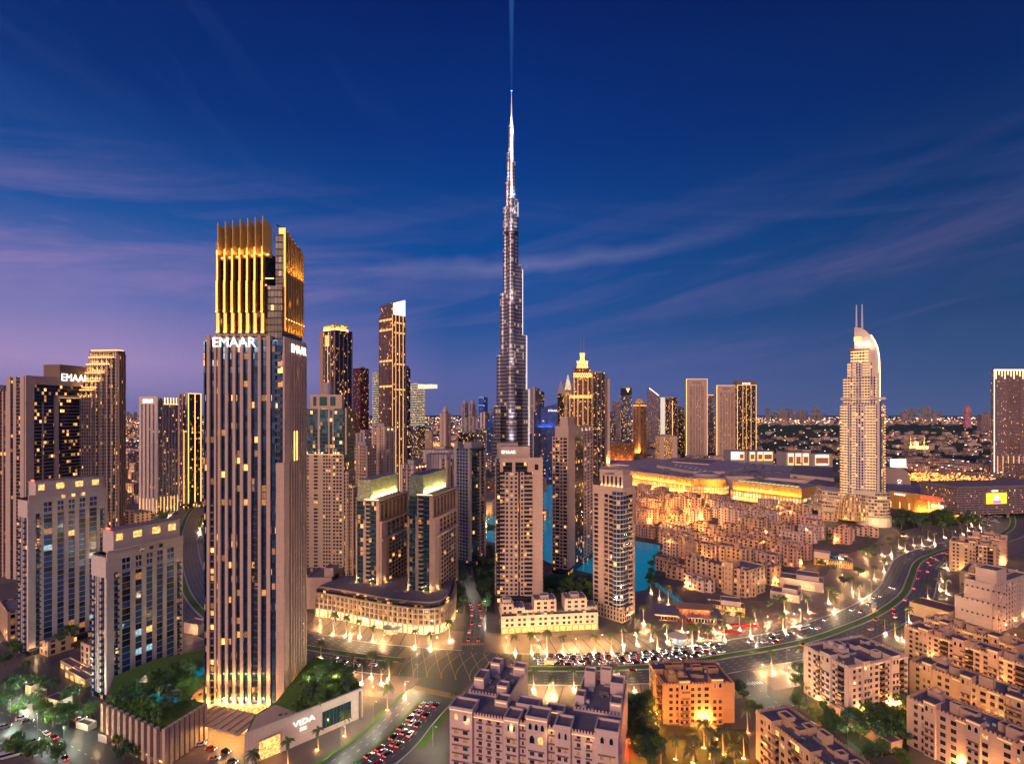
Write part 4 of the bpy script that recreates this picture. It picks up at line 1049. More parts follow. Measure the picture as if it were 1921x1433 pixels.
# ------------------------------------------------------------------ low-rise courtyard architecture
for nm in ('st_mauve','st_pink','st_beige','st_white','plaster_pink','plaster_sand','plaster_rose','plaster_pale'): assert nm in V
stone('plaster_orange', (.56,.30,.13), 6, 3.4)
def wb(name, label, cat, x, y, th, W, L, group=None):
    b = Bld(name, label, cat, 0, CX+F*x/y, 0, D=y, th=th, wd=W, dp=L, group=group); return b
def arch_win(b, side, u, z, w, h, m='pane_deep', out=.02):
    """pointed arch window, a thin real pane with a stone surround"""
    _, fn, rz = b.fr(side); p = fn(u, out)
    key = ('arch', round(w, 1), round(h, 1), m)
    if key not in KIDS:
        mb = MB(); pts = [(-w/2, 0), (w/2, 0), (w/2, h*.62), (w*.28, h*.86), (0, h), (-w*.28, h*.86), (-w/2, h*.62)]
        mb.face([(x, -.05, z_) for x, z_ in pts], None, 0)
        q = [(x*1.28, z_*1.07-.05) for x, z_ in pts]; n = len(pts)
        for i in range(n):
            j = (i+1) % n; mb.face([(q[i][0], -.14, q[i][1]), (q[j][0], -.14, q[j][1]), (pts[j][0], -.14, pts[j][1]), (pts[i][0], -.14, pts[i][1])], None, 1)
            mb.face([(q[j][0], -.14, q[j][1]), (q[i][0], -.14, q[i][1]), (q[i][0], 0, q[i][1]), (q[j][0], 0, q[j][1])], None, 1)
        KIDS[key] = mb.mesh('arched_window', [V[m], V['st_white']])
    return put('arched_window', KIDS[key], b.root, (p[0], p[1], z), rz)
def vol(b, x0, x1, y0, y1, z0, z1, m, part='wall', par=.9, roof='roof_mauve'):
    """a plain storeyed volume with a parapet round a sunken roof"""
    mb = MB(); mb.box(x0, x1, y0, y1, z0, z1, mi=0, top=1)
    t = .35
    if par:
        mb.box(x0, x1, y0-.06, y0+t, z1, z1+par); mb.box(x0, x1, y1-t, y1+.06, z1, z1+par); mb.box(x0-.06, x0+t, y0+t, y1-t, z1, z1+par); mb.box(x1-t, x1+.06, y0+t, y1-t, z1, z1+par)
    return mb.build(part, [V[m] if isinstance(m, str) else m, V[roof]], b.root)
def roofstuff(b, x0, x1, y0, y1, z, n, rr, m):
    for i in range(n):
        w, d, h = rr.uniform(1.2, 3.6), rr.uniform(1.2, 3), rr.uniform(.6, 2.6)
        x = rr.uniform(x0+w, x1-w); y = rr.uniform(y0+d, y1-d)
        MB().box(x-w, x+w, y-d, y+d, z, z+h, top=1).build('roof_room' if h > 1.5 else 'roof_plant', [V[m] if h > 1.5 else V['st_grey'], V['roof_dark']], b.root)
WIND = {}
def stair_tower(b, x, y, w, d, z0, z1, m, lit=True, dome=False, faces='fr'):
    vol(b, x-w/2, x+w/2, y-d/2, y+d/2, z0, z1, m, 'corner_tower', .7, 'roof_dark')
    sb = b; 
    if dome: MB().dome(x, y, z1, min(w, d)*.36, 12, 4).build('dome', V[m], b.root)
def rich(name, label, x, y, th, W, L, z, m='plaster_pale', sides='fl', nb=4, proj=3, seed=1, fh=3.3, lit='std', crenlit=True, aw=True, domes=1, cat='apartment block', roofn=7, z0=0, lanterns=7, lcol=(1,.5,.15)):
    """a near building: real window openings, projecting bays, crenellations, roof rooms"""
    rr = random.Random(seed); b = wb(name, label, cat, x, y, th, W, L); wall = V[m]
    vol(b, -W+.4, -.4, .4, L-.4, z0, z-.3, 'fc_dark', 'core', 0)
    Ls = {'f': W, 'r': L, 'l': L, 'b': W}
    for s_ in 'frlb':
        Lf = Ls[s_]
        if s_ in sides:
            n = max(1, int(Lf/11)); spec = []
            for i in range(n): spec.append('W%.1f:%d' % (rr.uniform(3, 4.2), 2)); spec.append(rr.choice(('W2:1', 'S1.6', 'B2.4', 'B2.0', 'B3.0')))
            b.bays(s_, 'S1 '+' '.join(spec)+' S1', z0, z-.6, fh, wall, pan=PANES[lit], winw=.54, winh=(.20,.76), rail=V['wood'] if aw else wall, slab=wall, bd=1.6, maxp=90)
            mb = MB(); b.fb(mb, s_, 0, Lf, -.35, .5, z-.6, z+.5); mb.build('parapet', wall, b.root)
            for i in range(max(1, int(Lf/18))):                # projecting bays, taller than the rest
                u = Lf*(i+.5)/max(1, int(Lf/18))+rr.uniform(-2, 2); w = rr.uniform(4.2, 6.2); zt = z+rr.uniform(1.6, 3.6)
                mb = MB(); b.fb(mb, s_, u-w/2, u+w/2, -3.6, 1.5, z0, zt, top=1); b.fb(mb, s_, u-w/2-.25, u+w/2+.25, -3.8, 1.75, zt, zt+.55, top=1); mb.build('projecting_bay', [wall, V['roof_dark']], b.root)
                for k in (-1, 1):
                    arch_win(b, s_, u+k*w*.24, zt-4.0, w*.24, 2.5, rr.choice(('pane_deep', 'pane_deep', 'lit_dim')), 1.52)
                    for q in range(int((z-z0)/fh)-1): b.pane(s_, u+k*w*.24, 1.56, z0+fh*q+fh*.25, w*.26, fh*.48, PANES[lit], 96)
                if aw:
                    for q in range(int((z-z0)/fh)-1):
                        if rr.random() < .5: mb = MB(); b.fb(mb, s_, u-w*.42, u+w*.42, 1.5, 2.5, z0+fh*q+fh*.80, z0+fh*q+fh*.88); mb.build('awning', V['awning'], b.root)
                if crenlit and rr.random() < .75: mb = MB(); b.fb(mb, s_, u-w/2, u+w/2, 1.52, 1.66, zt-.45, zt-.2); mb.build('light_strip', V['led_soft'], b.root)
        else:
            mb = MB(); b.fb(mb, s_, 0, Lf, -.4, .3, z0, z+.5); mb.build('wall', wall, b.root)
    MB().box(-W+.4, -.4, .4, L-.4, z-.35, z-.25).build('roof', V['roof_mauve'], b.root)
    b.crenel(wall, -W+.1, -.1, -.45, L-.1, z+.5, 1.5, .8)
    roofstuff(b, -W+3, -3, 2, L-2, z-.2, roofn, rr, m)
    for i in range(12):
        x_ = rr.uniform(-W+2, -2); y_ = rr.uniform(1.5, L-1.5); w_ = rr.uniform(.4, .8)
        MB().box(x_-w_, x_+w_, y_-w_*.7, y_+w_*.7, z-.2, z+rr.uniform(.5, 1.1)).build('air_conditioner', V[rr.choice(('metal', 'kerb', 'white_metal'))], b.root)
    for i in range(int(W/9)):
        x_ = -W+4+(W-8)*(i+rr.uniform(.2, .8))/int(W/9); y_ = rr.uniform(3, max(3.2, L-3)); w_, d_ = rr.uniform(3, 6), rr.uniform(2.6, 4.6)
        vol(b, x_-w_/2, x_+w_/2, y_-d_/2, y_+d_/2, z-.3, z+rr.uniform(1.8, 4.2), m, 'roof_room', .5, 'roof_dark')
    for i in range(domes):
        x_, y_ = rr.uniform(-W+5, -5), rr.uniform(4, max(4.1, L-4)); vol(b, x_-2.6, x_+2.6, y_-2.4, y_+2.4, z-.3, z+3.2, m, 'roof_pavilion', .3); MB().dome(x_, y_, z+3.2, 1.9, 12, 4).build('dome', wall, b.root)
    if crenlit:
        for s_ in sides:
            Lf = Ls[s_]; 
            for i in range(max(1, int(Lf/14))):
                u = Lf*(i+.5)/max(1, int(Lf/14)); mb = MB(); b.fb(mb, s_, u-2.4, u+2.4, .5, .66, z-.5, z-.25); mb.build('light_strip', V['led_soft'], b.root)
    for i in range(lanterns):
        s_ = sides[i % len(sides)]; Lf = Ls[s_]; _, fn, rz = b.fr(s_); p = fn(Lf*rr.uniform(.1, .9), 1.9); zz = z0+2.6
        MB().box(p[0]-.2, p[0]+.2, p[1]-.2, p[1]+.2, zz, zz+.55).build('wall_lantern', V['bulb'], b.root); point('lantern_light', (p[0]*1.0, p[1], zz+1.2), 6000, lcol, .3, b.root)
    b.done(); return b

# the big pink arcaded block in the foreground
def pink_block():
    b = wb('courtyard_hotel', 'large pink hotel with pointed arch windows, crenellated lit eaves and roof terraces, bottom centre foreground', 'hotel', 42.4, 212, 16.6, 72, 16)
    st = V['plaster_pink']; z = 26.5; W = 72; Lr = 50
    vol(b, -W+.4, -.4, .4, 15.6, 0, z-.3, 'fc_dark', 'core', 0)
    fx = lambda q: W*q
    # front, left to right: tower, wall, tower, wall, gate tower, wall, tower, wall, tower
    seg = [(0, .145, 'T', 2.0), (.145, .345, 'w', 0), (.345, .43, 'T', 1.2), (.43, .475, 'w', 0), (.475, .60, 'T', 3.4), (.60, .645, 'w', 0), (.645, .735, 'T', 1.6), (.735, .875, 'w', 0), (.875, 1, 'T', 2.8)]
    for a, c, k, dz in seg:
        u0, u1 = fx(a), fx(c); w = u1-u0
        if k == 'w':
            n = max(1, int(w/4.4))
            b.bays('f', 'S.3 W%d:%d S.3' % (n, n), 0, z, 3.45, st, u0, u1, out=.3, pan=['pane_dark']*5+['pane_grey']*3+['lit_dim','pane_teal'], winw=.40, winh=(.20,.70), maxp=100)
            mb = MB()
            for q in range(7):
                for i in range(n): uc = u0+w*.05+(w*.9)*(i+.5)/n; b.fb(mb, 'f', uc-1.3, uc+1.3, .3, 1.15, 3.45*q+2.75, 3.45*q+3.05)
            mb.build('shutter_awnings', V['awning'], b.root)
            mb = MB(); b.fb(mb, 'f', u0, u1, .3, .9, z-1.0, z-.6); mb.build('cornice', st, b.root)
            m2 = MB(); nn = max(2, int(w/1.25))
            for i in range(nn): uc = u0+w*(i+.5)/nn; b.fb(m2, 'f', uc-.34, uc+.34, -.1, .3, z, z+.9); b.fb(m2, 'f', uc-.16, uc+.16, -.1, .3, z+.9, z+1.25)
            m2.build('crenellation', st, b.root)
            mb = MB(); b.fb(mb, 'f', u0+.4, u1-.4, .92, 1.06, z-.62, z-.36); mb.build('light_strip', V['led_soft'], b.root)
        else:
            zt = z+dz
            mb = MB(); b.fb(mb, 'f', u0, u1, -6.5, 1.6, 0, zt, top=1); mb.build('tower_bay', [st, V['roof_mauve']], b.root)
            mb = MB(); b.fb(mb, 'f', u0-.3, u1+.3, 1.4, 1.95, zt-.2, zt+1.0); b.fb(mb, 'f', u0-.3, u1+.3, -6.9, -6.4, zt-.2, zt+1.0); b.fb(mb, 'f', u0-.35, u0+.2, -6.4, 1.4, zt-.2, zt+1.0); b.fb(mb, 'f', u1-.2, u1+.35, -6.4, 1.4, zt-.2, zt+1.0); mb.build('parapet', st, b.root)
            mb = MB(); b.fb(mb, 'f', u0, u1, 1.62, 1.78, zt-.6, zt-.35); mb.build('light_strip', V['led_soft'], b.root) if a != .645 and a != .875 else None
            na = 3 if w > 8.5 and a == .475 else 2
            for i in range(na):
                arch_win(b, 'f', u0+w*(i+.75)/(na+.5), zt-4.6, w*.16, 2.7, 'lit_warm' if (a == 0 and i == 0) else 'pane_deep', 1.66)
            if a == .475:
                for i in range(2): arch_win(b, 'f', u0+w*(.3+.4*i), zt-10.2, w*.24, 3.4, 'lit_warm' if i else 'pane_deep', 1.66)
            z9 = zt-6.6 if a != .475 else zt-12
            q = 0
            while 3.45*q+2.6 < z9:
                for i in range(2): b.pane('f', u0+w*(.3+.4*i), 1.66, 3.45*q+.8, w*.2, 1.75, ['pane_dark','pane_dark','pane_grey','lit_dim','pane_teal'], 100)
                mb = MB(); b.fb(mb, 'f', u0+w*.12, u1-w*.12, 1.6, 2.3, 3.45*q+2.75, 3.45*q+3.0); mb.build('awning', V['awning'], b.root)
                q += 1
    # roof of the bar, the two wings behind it
    MB().box(-W+.4, -.4, .4, 15.6, z-.35, z-.2).build('roof', V['roof_mauve'], b.root)
    for (x0, x1, y1, zz) in ((-W+2, -W+22, 46, z), (-21, 0, 46, z)):
        vol(b, x0, x1, 15.7, y1, 0, zz-.4, 'plaster_pink', 'wing', 1.0)
        b.crenel(st, x0, x1, 15.9, y1, zz+.6, 1.5, .8)
    rr = random.Random(4)
    for (x, y, w, d, zz) in ((-W+5, 26, 5, 9, 4), (-W+20, 41, 6, 6, 3.5), (-W+8, 40, 5, 6, 4.5), (-W+17, 22, 5, 5, 3), (-3, 22, 5, 7, 3.5), (-4, 38, 6, 8, 4.5), (-17, 40, 5, 5, 6.5), (-19, 24, 4, 6, 3), (-10, 44, 5, 4, 6), (-28, 12, 8, 6, 1.5), (-40, 12, 10, 7, 2.4), (-52, 12, 6, 6, 2.0)):
        vol(b, x-w/2, x+w/2, y-d/2, y+d/2, z-.5, z+zz, 'plaster_pink', 'roof_tower', .8, 'roof_mauve')
        if rr.random() < .4: MB().box(x-w*.4, x+w*.4, y-d/2-.25, y-d/2-.08, z+zz-.4, z+zz-.15).build('light_strip', V['led_soft'], b.root)
    for (x0, x1, y0, y1) in ((-W+3, -W+21, 17, 44), (-20, -1, 17, 44), (-W+14, -22, 8, 15)):
        for i in range(9):
            w, d = rr.uniform(.6, 2.2), rr.uniform(.5, 1.4); x = rr.uniform(x0+2, x1-2); y = rr.uniform(y0+1, y1-1)
            MB().box(x-w, x+w, y-d, y+d, z-.2, z+rr.uniform(.4, 1.3)).build('roof_plant', V[rr.choice(('metal', 'st_grey', 'kerb'))], b.root)
    for i in range(4): MB().cyl(-10+i*2.6, 30+i, .7, z-.2, z+.6, 10).build('roof_duct', V['metal'], b.root)
    for s_, x in (('l', 0), ('r', 0)):
        b.bays(s_, 'S1 W4:2 S1', 0, z, 3.45, st, pan=PANES['std'], winw=.4, winh=(.2,.7))
    # entrance lodge in front and court lamps
    vol(b, -W+8, -W+34, -14, -1.8, 0, 6, 'plaster_pink', 'entrance_lodge', .7)
    for x in (-64, -44, -28, -12): point('eaves_lamp', (x, -2.4, z-2.2), 220, (1,.55,.2), .3, b.root)
    b.done()
pink_block()

rich('courtyard_block', 'orange floodlit courtyard block with a square roof lantern, beside the foreground palm grove', 112, 269, -2, 36, 24, 19.6, 'plaster_orange', 'fl', seed=8, lit='dark', lanterns=5, lcol=(1,.36,.06), domes=2, roofn=5)
rich('courtyard_block', 'pale beige stepped courtyard block with domed roof pavilions, right of the small junction', 171+.5, 272, 72, 27, 42, 26, 'plaster_pale', 'fr', seed=21, domes=2, roofn=8, lanterns=8)
rich('courtyard_block', 'long block with yellow lit eaves and dark flat roof, bottom right of centre', 126, 181, 75.5, 62, 17, 21, 'plaster_sand', 'f', seed=5, lanterns=3, domes=0, roofn=9)
rich('courtyard_row', 'nearest long terraced row in the bottom right corner', 219, 187, 63, 72, 17, 22, 'plaster_rose', 'f', seed=31, domes=1, roofn=9)
rich('courtyard_row', 'second long terraced row from the bottom right corner, wooden balconies and crenellated parapet', 250, 226, 62, 72, 16, 21, 'plaster_sand', 'f', seed=32, domes=1, roofn=8, lanterns=9)
rich('courtyard_row', 'third long terraced row from the bottom right corner, with a domed pavilion', 284, 274, 66, 76, 16, 19, 'plaster_rose', 'f', seed=33, domes=2, roofn=8, lanterns=8)
rich('courtyard_row', 'short row with orange lit courts behind the third terraced row', 300, 316, 66, 50, 15, 17, 'plaster_sand', 'f', seed=34, domes=2, roofn=7, lanterns=9)
def pale_steps():
    b = Bld('stepped_hotel', 'tall pale stepped block of blank walls with a windowed wing, beyond the terraced rows', 'hotel', 1791, 1862, 2010, yb=1192, th=62, dp=60)
    W, L = b.W, b.L; z = [b.z(1100), b.z(1082), b.z(1072)]
    vol(b, -W, 0, 0, 16, 0, b.z(1135), 'plaster_pale'); vol(b, -W*.8, 0, 3, 18, 0, b.z(1100), 'plaster_pale'); vol(b, -W*.55, 0, 6, 22, 0, b.z(1075), 'plaster_pale')
    mb = MB()
    for k in range(3):
        zz = b.z(1160-k*25)
        for i in range(9): b.fb(mb, 'f', 4+i*3, 5.2+i*3, .0, .08, zz, zz+1.3)
    mb.build('vents', V['pane_grey'], b.root)
    vol(b, -8, 0, 22.2, L, 0, b.z(1100), 'plaster_pale', 'windowed_wing')
    b.bays('r', 'S3 W3:2 S2 W6:3 B2 W3:2 S2 W4:2', 0, b.z(1102), 3.3, V['plaster_pale'], 0, L, pan=PANES['mid'], winw=.45, winh=(.22,.75))
    for u in (19, 34, 50): MB().box(.4, .9, u-.3, u+.3, 4, 5).build('wall_lantern', V['bulb'], b.root); point('lantern_light', (2, u, 6), 900, (1,.5,.14), .3, b.root)
    b.done()
pale_steps()
rich('courtyard_block', 'block with lit roof rooms by the curve of the boulevard, right edge', (1868-CX)/F*505, 505, 45, 34, 26, 29, 'plaster_sand', 'fr', seed=41, fh=3.4, lit='lively', lanterns=3)
rich('courtyard_block', 'farther block against the right edge behind the one with lit roof rooms', 505, 545, 40, 30, 30, 26, 'plaster_rose', 'fr', seed=42, fh=3.4, lit='lively', lanterns=2)
rich('courtyard_block', 'mid height block between the pale stepped hotel and the right edge', 400, 430, 50, 30, 40, 22, 'plaster_sand', 'fr', seed=43, lanterns=2)
b = wb('flat_roof_hall', 'low hall with a plain brown roof between the boulevard palms and the pale stepped hotel', 'building', 322, 392, 60, 26, 20); vol(b, -26, 0, 0, 20, 0, 9, 'plaster_sand', roof='awning'); b.done()
for i, (px, py, w, d, lab) in enumerate(((1618, 1372, 26, 8, 'low gatehouse with a rounded roof light beside the pale beige courtyard block'), (1672, 1412, 22, 7, 'low flat pavilion at the bottom, before the nearest terraced row'))):
    x, y = G(px, py); b = wb('garden_pavilion', lab, 'pavilion', x, y, 72, w, d); vol(b, -w, 0, 0, d, 0, 4.4, 'plaster_rose', par=.5); vol(b, -w*.6, -w*.3, 1, d-1, 4, 5.6, 'plaster_rose', 'roof_room', .2); point('lantern_light', (-w*.5, -2, 3), 300, (1,.5,.15), .3, b.root); b.done()

# ------------------------------------------------------------------ the old town quarter beyond the boulevard
def old_house(label, x, y, th, W, L, h, seed, m=None, detail=False):
    rr = random.Random(seed); b = wb('old_town_house', label, 'house', x, y, th, W, L, 'old town houses')
    fm = m or rr.choice(('fc_old', 'fc_old', 'fc_old_rose', 'fc_old_pale')); pl = {'fc_old': 'plaster_sand', 'fc_old_rose': 'plaster_rose', 'fc_old_pale': 'plaster_pale'}[fm]
    vol(b, -W, 0, 0, L, 0, h, fm, 'wall', 1.0)
    k = rr.randint(2, 4)
    for i in range(k):                                      # bays and stair towers of different heights
        w = rr.uniform(4, 7.5); x0 = rr.uniform(-W, -w); hh = h+rr.uniform(-4, 3.6)
        vol(b, x0, x0+w, -rr.uniform(1.0, 2.6), 4, 0, hh, fm, 'projecting_bay', .8, 'roof_dark')
    w = rr.uniform(4, 7); y0 = rr.uniform(0, max(.1, L-w)); vol(b, -4, rr.uniform(1.0, 2.4), y0, y0+w, 0, h+rr.uniform(-3, 3), fm, 'projecting_bay', .8, 'roof_dark')
    if rr.random() < .6: x0 = rr.uniform(-W+3, -6); vol(b, x0-2.4, x0+2.4, L*.3, L*.3+4.6, h-.5, h+rr.uniform(2.6, 4.6), pl, 'roof_room', .6, 'roof_dark')
    if rr.random() < .35: x0 = rr.uniform(-W+3, -4); MB().dome(x0, L*.6, h+.2, 2.1, 10, 4).build('dome', V[pl], b.root)
    if rr.random() < .45: b.crenel(V[pl], -W, 0, 0, L, h+1.0, 1.8, .8)
    roofstuff(b, -W+3, -3, 2, L-2, h, rr.randint(1, 3), rr, pl)
    if rr.random() < .62:
        x0 = rr.uniform(-W+3, -3); side_ = rr.random() < .5
        px_, py_ = (x0, -3.4) if side_ else (2.8, rr.uniform(2, L-2)); zz = rr.choice((3, 3, 3, h+1.4))
        MB().box(px_-.3, px_+.3, py_+.4, py_+.7, zz, zz+.7).build('wall_lantern', V['bulb'], b.root); point('lantern_light', (px_, py_-.4, zz+1.4), rr.uniform(4000, 11000), (1,.38,.07), .4, b.root)
    if rr.random() < .38:
        x0 = rr.uniform(-W+4, -4); MB().box(x0-2.2, x0+2.2, -2.75, -2.6, h*.35, h*.35+1.4).build('lit_window', V['lit_warm'], b.root) if False else None
    b.done(); return b
BIG = [  # near corner px, base py, angle, W, L, h, what sets it apart
 (1399, 1122, 56, 22, 30, 22, 'corner old town block with a crenellated top and arched loggias, nearest the boulevard'),
 (1366, 1108, 56, 46, 13, 20, 'long old town block running back from the square crenellated tower'),
 (1447, 1098, 56, 16, 16, 16, 'old town house on the right flank of the arched corner block'),
 (1330, 1112, 50, 24, 10, 8, 'low canal-side house with roof terraces, nearest the purple roofed restaurant'),
 (1290, 1092, 50, 22, 11, 10, 'canal-side house with stepped terraces, middle of the three by the canal'),
 (1262, 1075, 50, 20, 12, 12, 'canal-side house farthest from the boulevard, beside the lake'),
 (1268, 1046, 50, 16, 12, 16, 'blank walled old town house with a round bastion at the lake edge'),
 (1336, 1060, 52, 40, 14, 19, 'old town block behind the long crenellated one'),
 (1400, 1068, 52, 34, 16, 18, 'old town block with white roof lights behind the arched corner block'),
 (1455, 1072, 48, 26, 14, 15, 'old town block close behind the beige villas'),
 (1288, 1020, 50, 38, 15, 17, 'old town block with trees on its roof terrace by the lake'),
 (1430, 1012, 50, 30, 16, 23, 'tall old town block with a vertical glass stair, middle of the quarter'),
 (1392, 992, 50, 34, 15, 24, 'tall ochre old town block with open loggias, left of the one with the glass stair'),
 (1310, 968, 50, 44, 16, 24, 'long tall old town block with many dark bays before the mall'),
 (1245, 962, 46, 34, 16, 20, 'old town block with a vertical dark bay nearest the bowed glass tower'),
 (1222, 1010, 46, 26, 14, 12, 'yellow lit arcaded waterfront house at the back of the lake'),
 (1280, 1000, 46, 30, 12, 11, 'yellow lit round fronted bazaar hall behind the lake'),
 (1355, 1004, 50, 42, 10, 9, 'long low bazaar with a row of lit white arches'),
 (1500, 985, 40, 24, 14, 16, 'pale old town house with white arched windows, right half of the quarter'),
 (1540, 1000, 38, 26, 14, 15, 'pink old town house right of the one with white arches'),
 (1570, 978, 36, 24, 14, 14, 'old town house nearest the sail topped hotel'),
 (1600, 1015, 30, 26, 12, 11, 'low old town house in front of the hotel base'),
 (1648, 1008, 24, 24, 10, 9, 'low sand coloured house right of the hotel base'),
]
placed = []
for i, (px, py, th, W, L, h, lab) in enumerate(BIG):
    x, y = G(px, py); old_house(lab, x, y, th, W, L, h, 100+i); t = R(th); placed.append((x-math.cos(t)*W/2+math.sin(t)*L/2, y+math.sin(t)*W/2+math.cos(t)*L/2, max(W, L)*.62))
# square crenellated towers
for px, py, h, lab in ((1374, 1117, 27, 'square crenellated watch tower beside the arched corner block'), (1298, 1072, 27, 'square crenellated tower standing in the old town by the lake')):
    x, y = G(px, py); b = wb('watch_tower', lab, 'tower', x, y, 50, 8, 8); vol(b, -8, 0, 0, 8, 0, h, 'plaster_sand', par=.6); b.crenel(V['plaster_sand'], -8.3, .3, -.3, 8.3, h+.6, 1.6, 1.1)
    for s_ in 'fr':
        for q in range(5):
            for u in (2.3, 5.7): b.pane(s_, u, .06, 4+q*4.4, .8, 1.2, ['pane_deep'], 60)
    b.done(); placed.append((x, y+4, 9))
def inpoly(px, py, poly):
    c = False; n = len(poly)
    for i in range(n):
        (x0, y0), (x1, y1) = poly[i], poly[(i+1) % n]
        if (y0 > py) != (y1 > py) and px < (x1-x0)*(py-y0)/(y1-y0)+x0: c = not c
    return c
TOWN = [(1196,922),(1300,942),(1370,955),(1500,962),(1556,985),(1570,1010),(1610,1012),(1640,1012),(1600,1024),(1540,1030),(1530,1050),(1500,1075),(1455,1085),(1455,1100),(1330,1080),(1270,1040),(1250,1005),(1200,1000)]
rr = random.Random(77); cand = []
for i in range(-8, 60):
    for j in range(-20, 60):
        u = i*31+rr.uniform(-4, 4); v = j*28+rr.uniform(-4, 4); t = R(52)
        x = 150-math.cos(t)*u+math.sin(t)*v+200; y = 430+math.sin(t)*u+math.cos(t)*v-150
        if y < 430 or y > 1150: continue
        px = CX+F*x/y; py = HY+CAMH*F/y
        if inpoly(px, py, TOWN) and all(math.hypot(x-a, y-c) > r+9 for a, c, r in placed): cand.append((x, y, px, py))
cand.sort(key=lambda c: (int((1150-c[1])/60), c[2])); rows = {}
ORD = ['first','second','third','fourth','fifth','sixth','seventh','eighth','ninth','tenth','eleventh','twelfth','thirteenth','fourteenth','fifteenth','sixteenth']
for n_, (x, y, px, py) in enumerate(cand):
    r_ = int((1150-y)/60); k = rows.get(r_, 0); rows[r_] = k+1
    seed = 500+n_; q = random.Random(seed)
    W, L, h = q.uniform(17, 25), q.uniform(11, 15), q.uniform(9, 19); fm = q.choice(('fc_old', 'fc_old_rose', 'fc_old_pale'))
    colr = {'fc_old': 'sand', 'fc_old_rose': 'rose', 'fc_old_pale': 'pale'}[fm]
    lab = '%s old town house, %s from the left in the %s row from the mall' % (colr, nth(k+1), nth(r_+1))
    old_house(lab, x, y, q.uniform(44, 60), W, L, h, seed, fm); placed.append((x, y, 10))

# villas and restaurants on the boulevard side
def villa(label, px, py, th, W, L, h, m='plaster_pale', fc=None, name='villa', cat='villa', extra=True, lamp=True):
    x, y = G(px, py); b = wb(name, label, cat, x, y, th, W, L); vol(b, -W, 0, 0, L, 0, h, fc or m, 'wall', .7)
    if extra: vol(b, -W*.62, -W*.1, L*.25, L*1.2, 0, h+3.2, m, 'upper_wall', .7); MB().box(-W*.5, -W*.2, -.12, .02, .3, h*.55).build('doorway', V['lit_soft'], b.root)
    if lamp: point('lantern_light', (-W*.35, -3, 4), 900, (1,.62,.28), .4, b.root)
    b.done(); return b
villa('plain beige villa with a stepped roof on the inside of the boulevard bend', 1545, 1112, 30, 34, 18, 8)
villa('smaller beige villa left of the plain stepped one', 1500, 1132, 36, 22, 15, 6)
villa('villa with a glazed upper floor beside the red awnings', 1398, 1158, 20, 28, 12, 6.5, fc='fc_gold')
b = villa('cafe building with blue glass upper boxes and a yellow lit ground floor', 1600, 1068, 30, 34, 18, 6, 'plaster_pale', fc='fc_gold', name='cafe_building', cat='cafe', extra=False)
MB().box(-20, -4, -1, 12, 6.8, 12).build('glass_box', V['fc_cool'], b.root); MB().box(-34, -19, 2, 14, 6.8, 13).build('upper_box', V['plaster_pale'], b.root)
MB().box(-12, -8, -1.3, -1.05, 9, 10).build('sign', V['sign_white'], b.root)
x, y = G(1345, 1172); b = wb('restaurant', 'purple roofed restaurant with a red lit upper deck behind the palms', 'restaurant', x, y, 12, 42, 17)
MB().box(-41, 0, 0, 17, 0, 5, top=1).build('ground_floor', [V['fc_mauve'], V['roof']], b.root); MB().box(-45, 4, -3, 19, 5, 5.7).build('canopy_roof', V['roof_slate'], b.root)
MB().box(-26, -4, 3, 14, 5.7, 9.2, top=1).build('upper_deck', [V['fc_rust'], V['roof_slate']], b.root); MB().box(-28, -2, 1.6, 16, 9.2, 9.6).build('upper_roof', V['st_rust'], b.root)
MB().box(-44, -28, -3.3, -3.05, 5.0, 5.5).build('sign', V['led_soft'], b.root)
for x in (-22, -8): point('deck_lamp', (x, 1.2, 7.6), 900, (1,.14,.05), .4, b.root)
b.done()
for i, (px, py, w) in enumerate(((1400, 1180, 22), (1372, 1192, 14), (1260, 1164, 10), (1285, 1170, 9))):
    x, y = G(px, py); o = empty('awning_row', (x, y, 0), -.1, ('long red awning on the paving right of the restaurant', 'shorter red awning in front of the restaurant', 'cluster of red parasols on the plaza, left one', 'cluster of red parasols on the plaza, right one')[i], 'awning')
    cl = P('red_cloth', (.42,.02,.02), .8)
    if i < 2: MB().prism([(-w/2, -2.4), (w/2, -2.4), (w/2, 2.4), (-w/2, 2.4)], 2.6, 3.4, scale_top=.7).build('canopy', cl, o); [MB().cyl(x_, 0, .07, 0, 2.7, 6).build('post', V['metal'], o) for x_ in (-w/2+.4, 0, w/2-.4)]
    else:
        for q in range(7): MB().cyl(-w/2+q*w/6, (q % 2)*3-1.5, 1.7, 2.3, 3.0, 8, r2=.1, sm=False).build('parasol', cl, o); MB().cyl(-w/2+q*w/6, (q % 2)*3-1.5, .06, 0, 2.4, 5).build('pole', V['metal'], o)
    point('awning_lamp', (0, -1, 2.3), 260, (1,.35,.2), .3, o)
# round kiosks
for px, py, lab in ((736, 1186, 'round kiosk with a pale disc roof before the curved block'), (1272, 1204, 'round kiosk with a pale disc roof among the palms, blue lit inside')):
    x, y = G(px, py); o = empty('kiosk', (x, y, 0), 0, lab, 'kiosk')
    MB().cyl(0, 0, 4.4, 0, 3.6, 20).build('glass_wall', V['lit_soft' if px < 1000 else 'lit_cool'], o); MB().cyl(0, 0, 6.6, 3.6, 4.3, 24).build('disc_roof', V['st_white'], o)
    for q in range(8): a = q*math.pi/4; MB().cyl(5.6*math.cos(a), 5.6*math.sin(a), .16, 0, 3.6, 6).build('column', V['st_white'], o)
    point('kiosk_lamp', (0, -5.4, 2.6), 500, (1,.75,.5), .3, o)

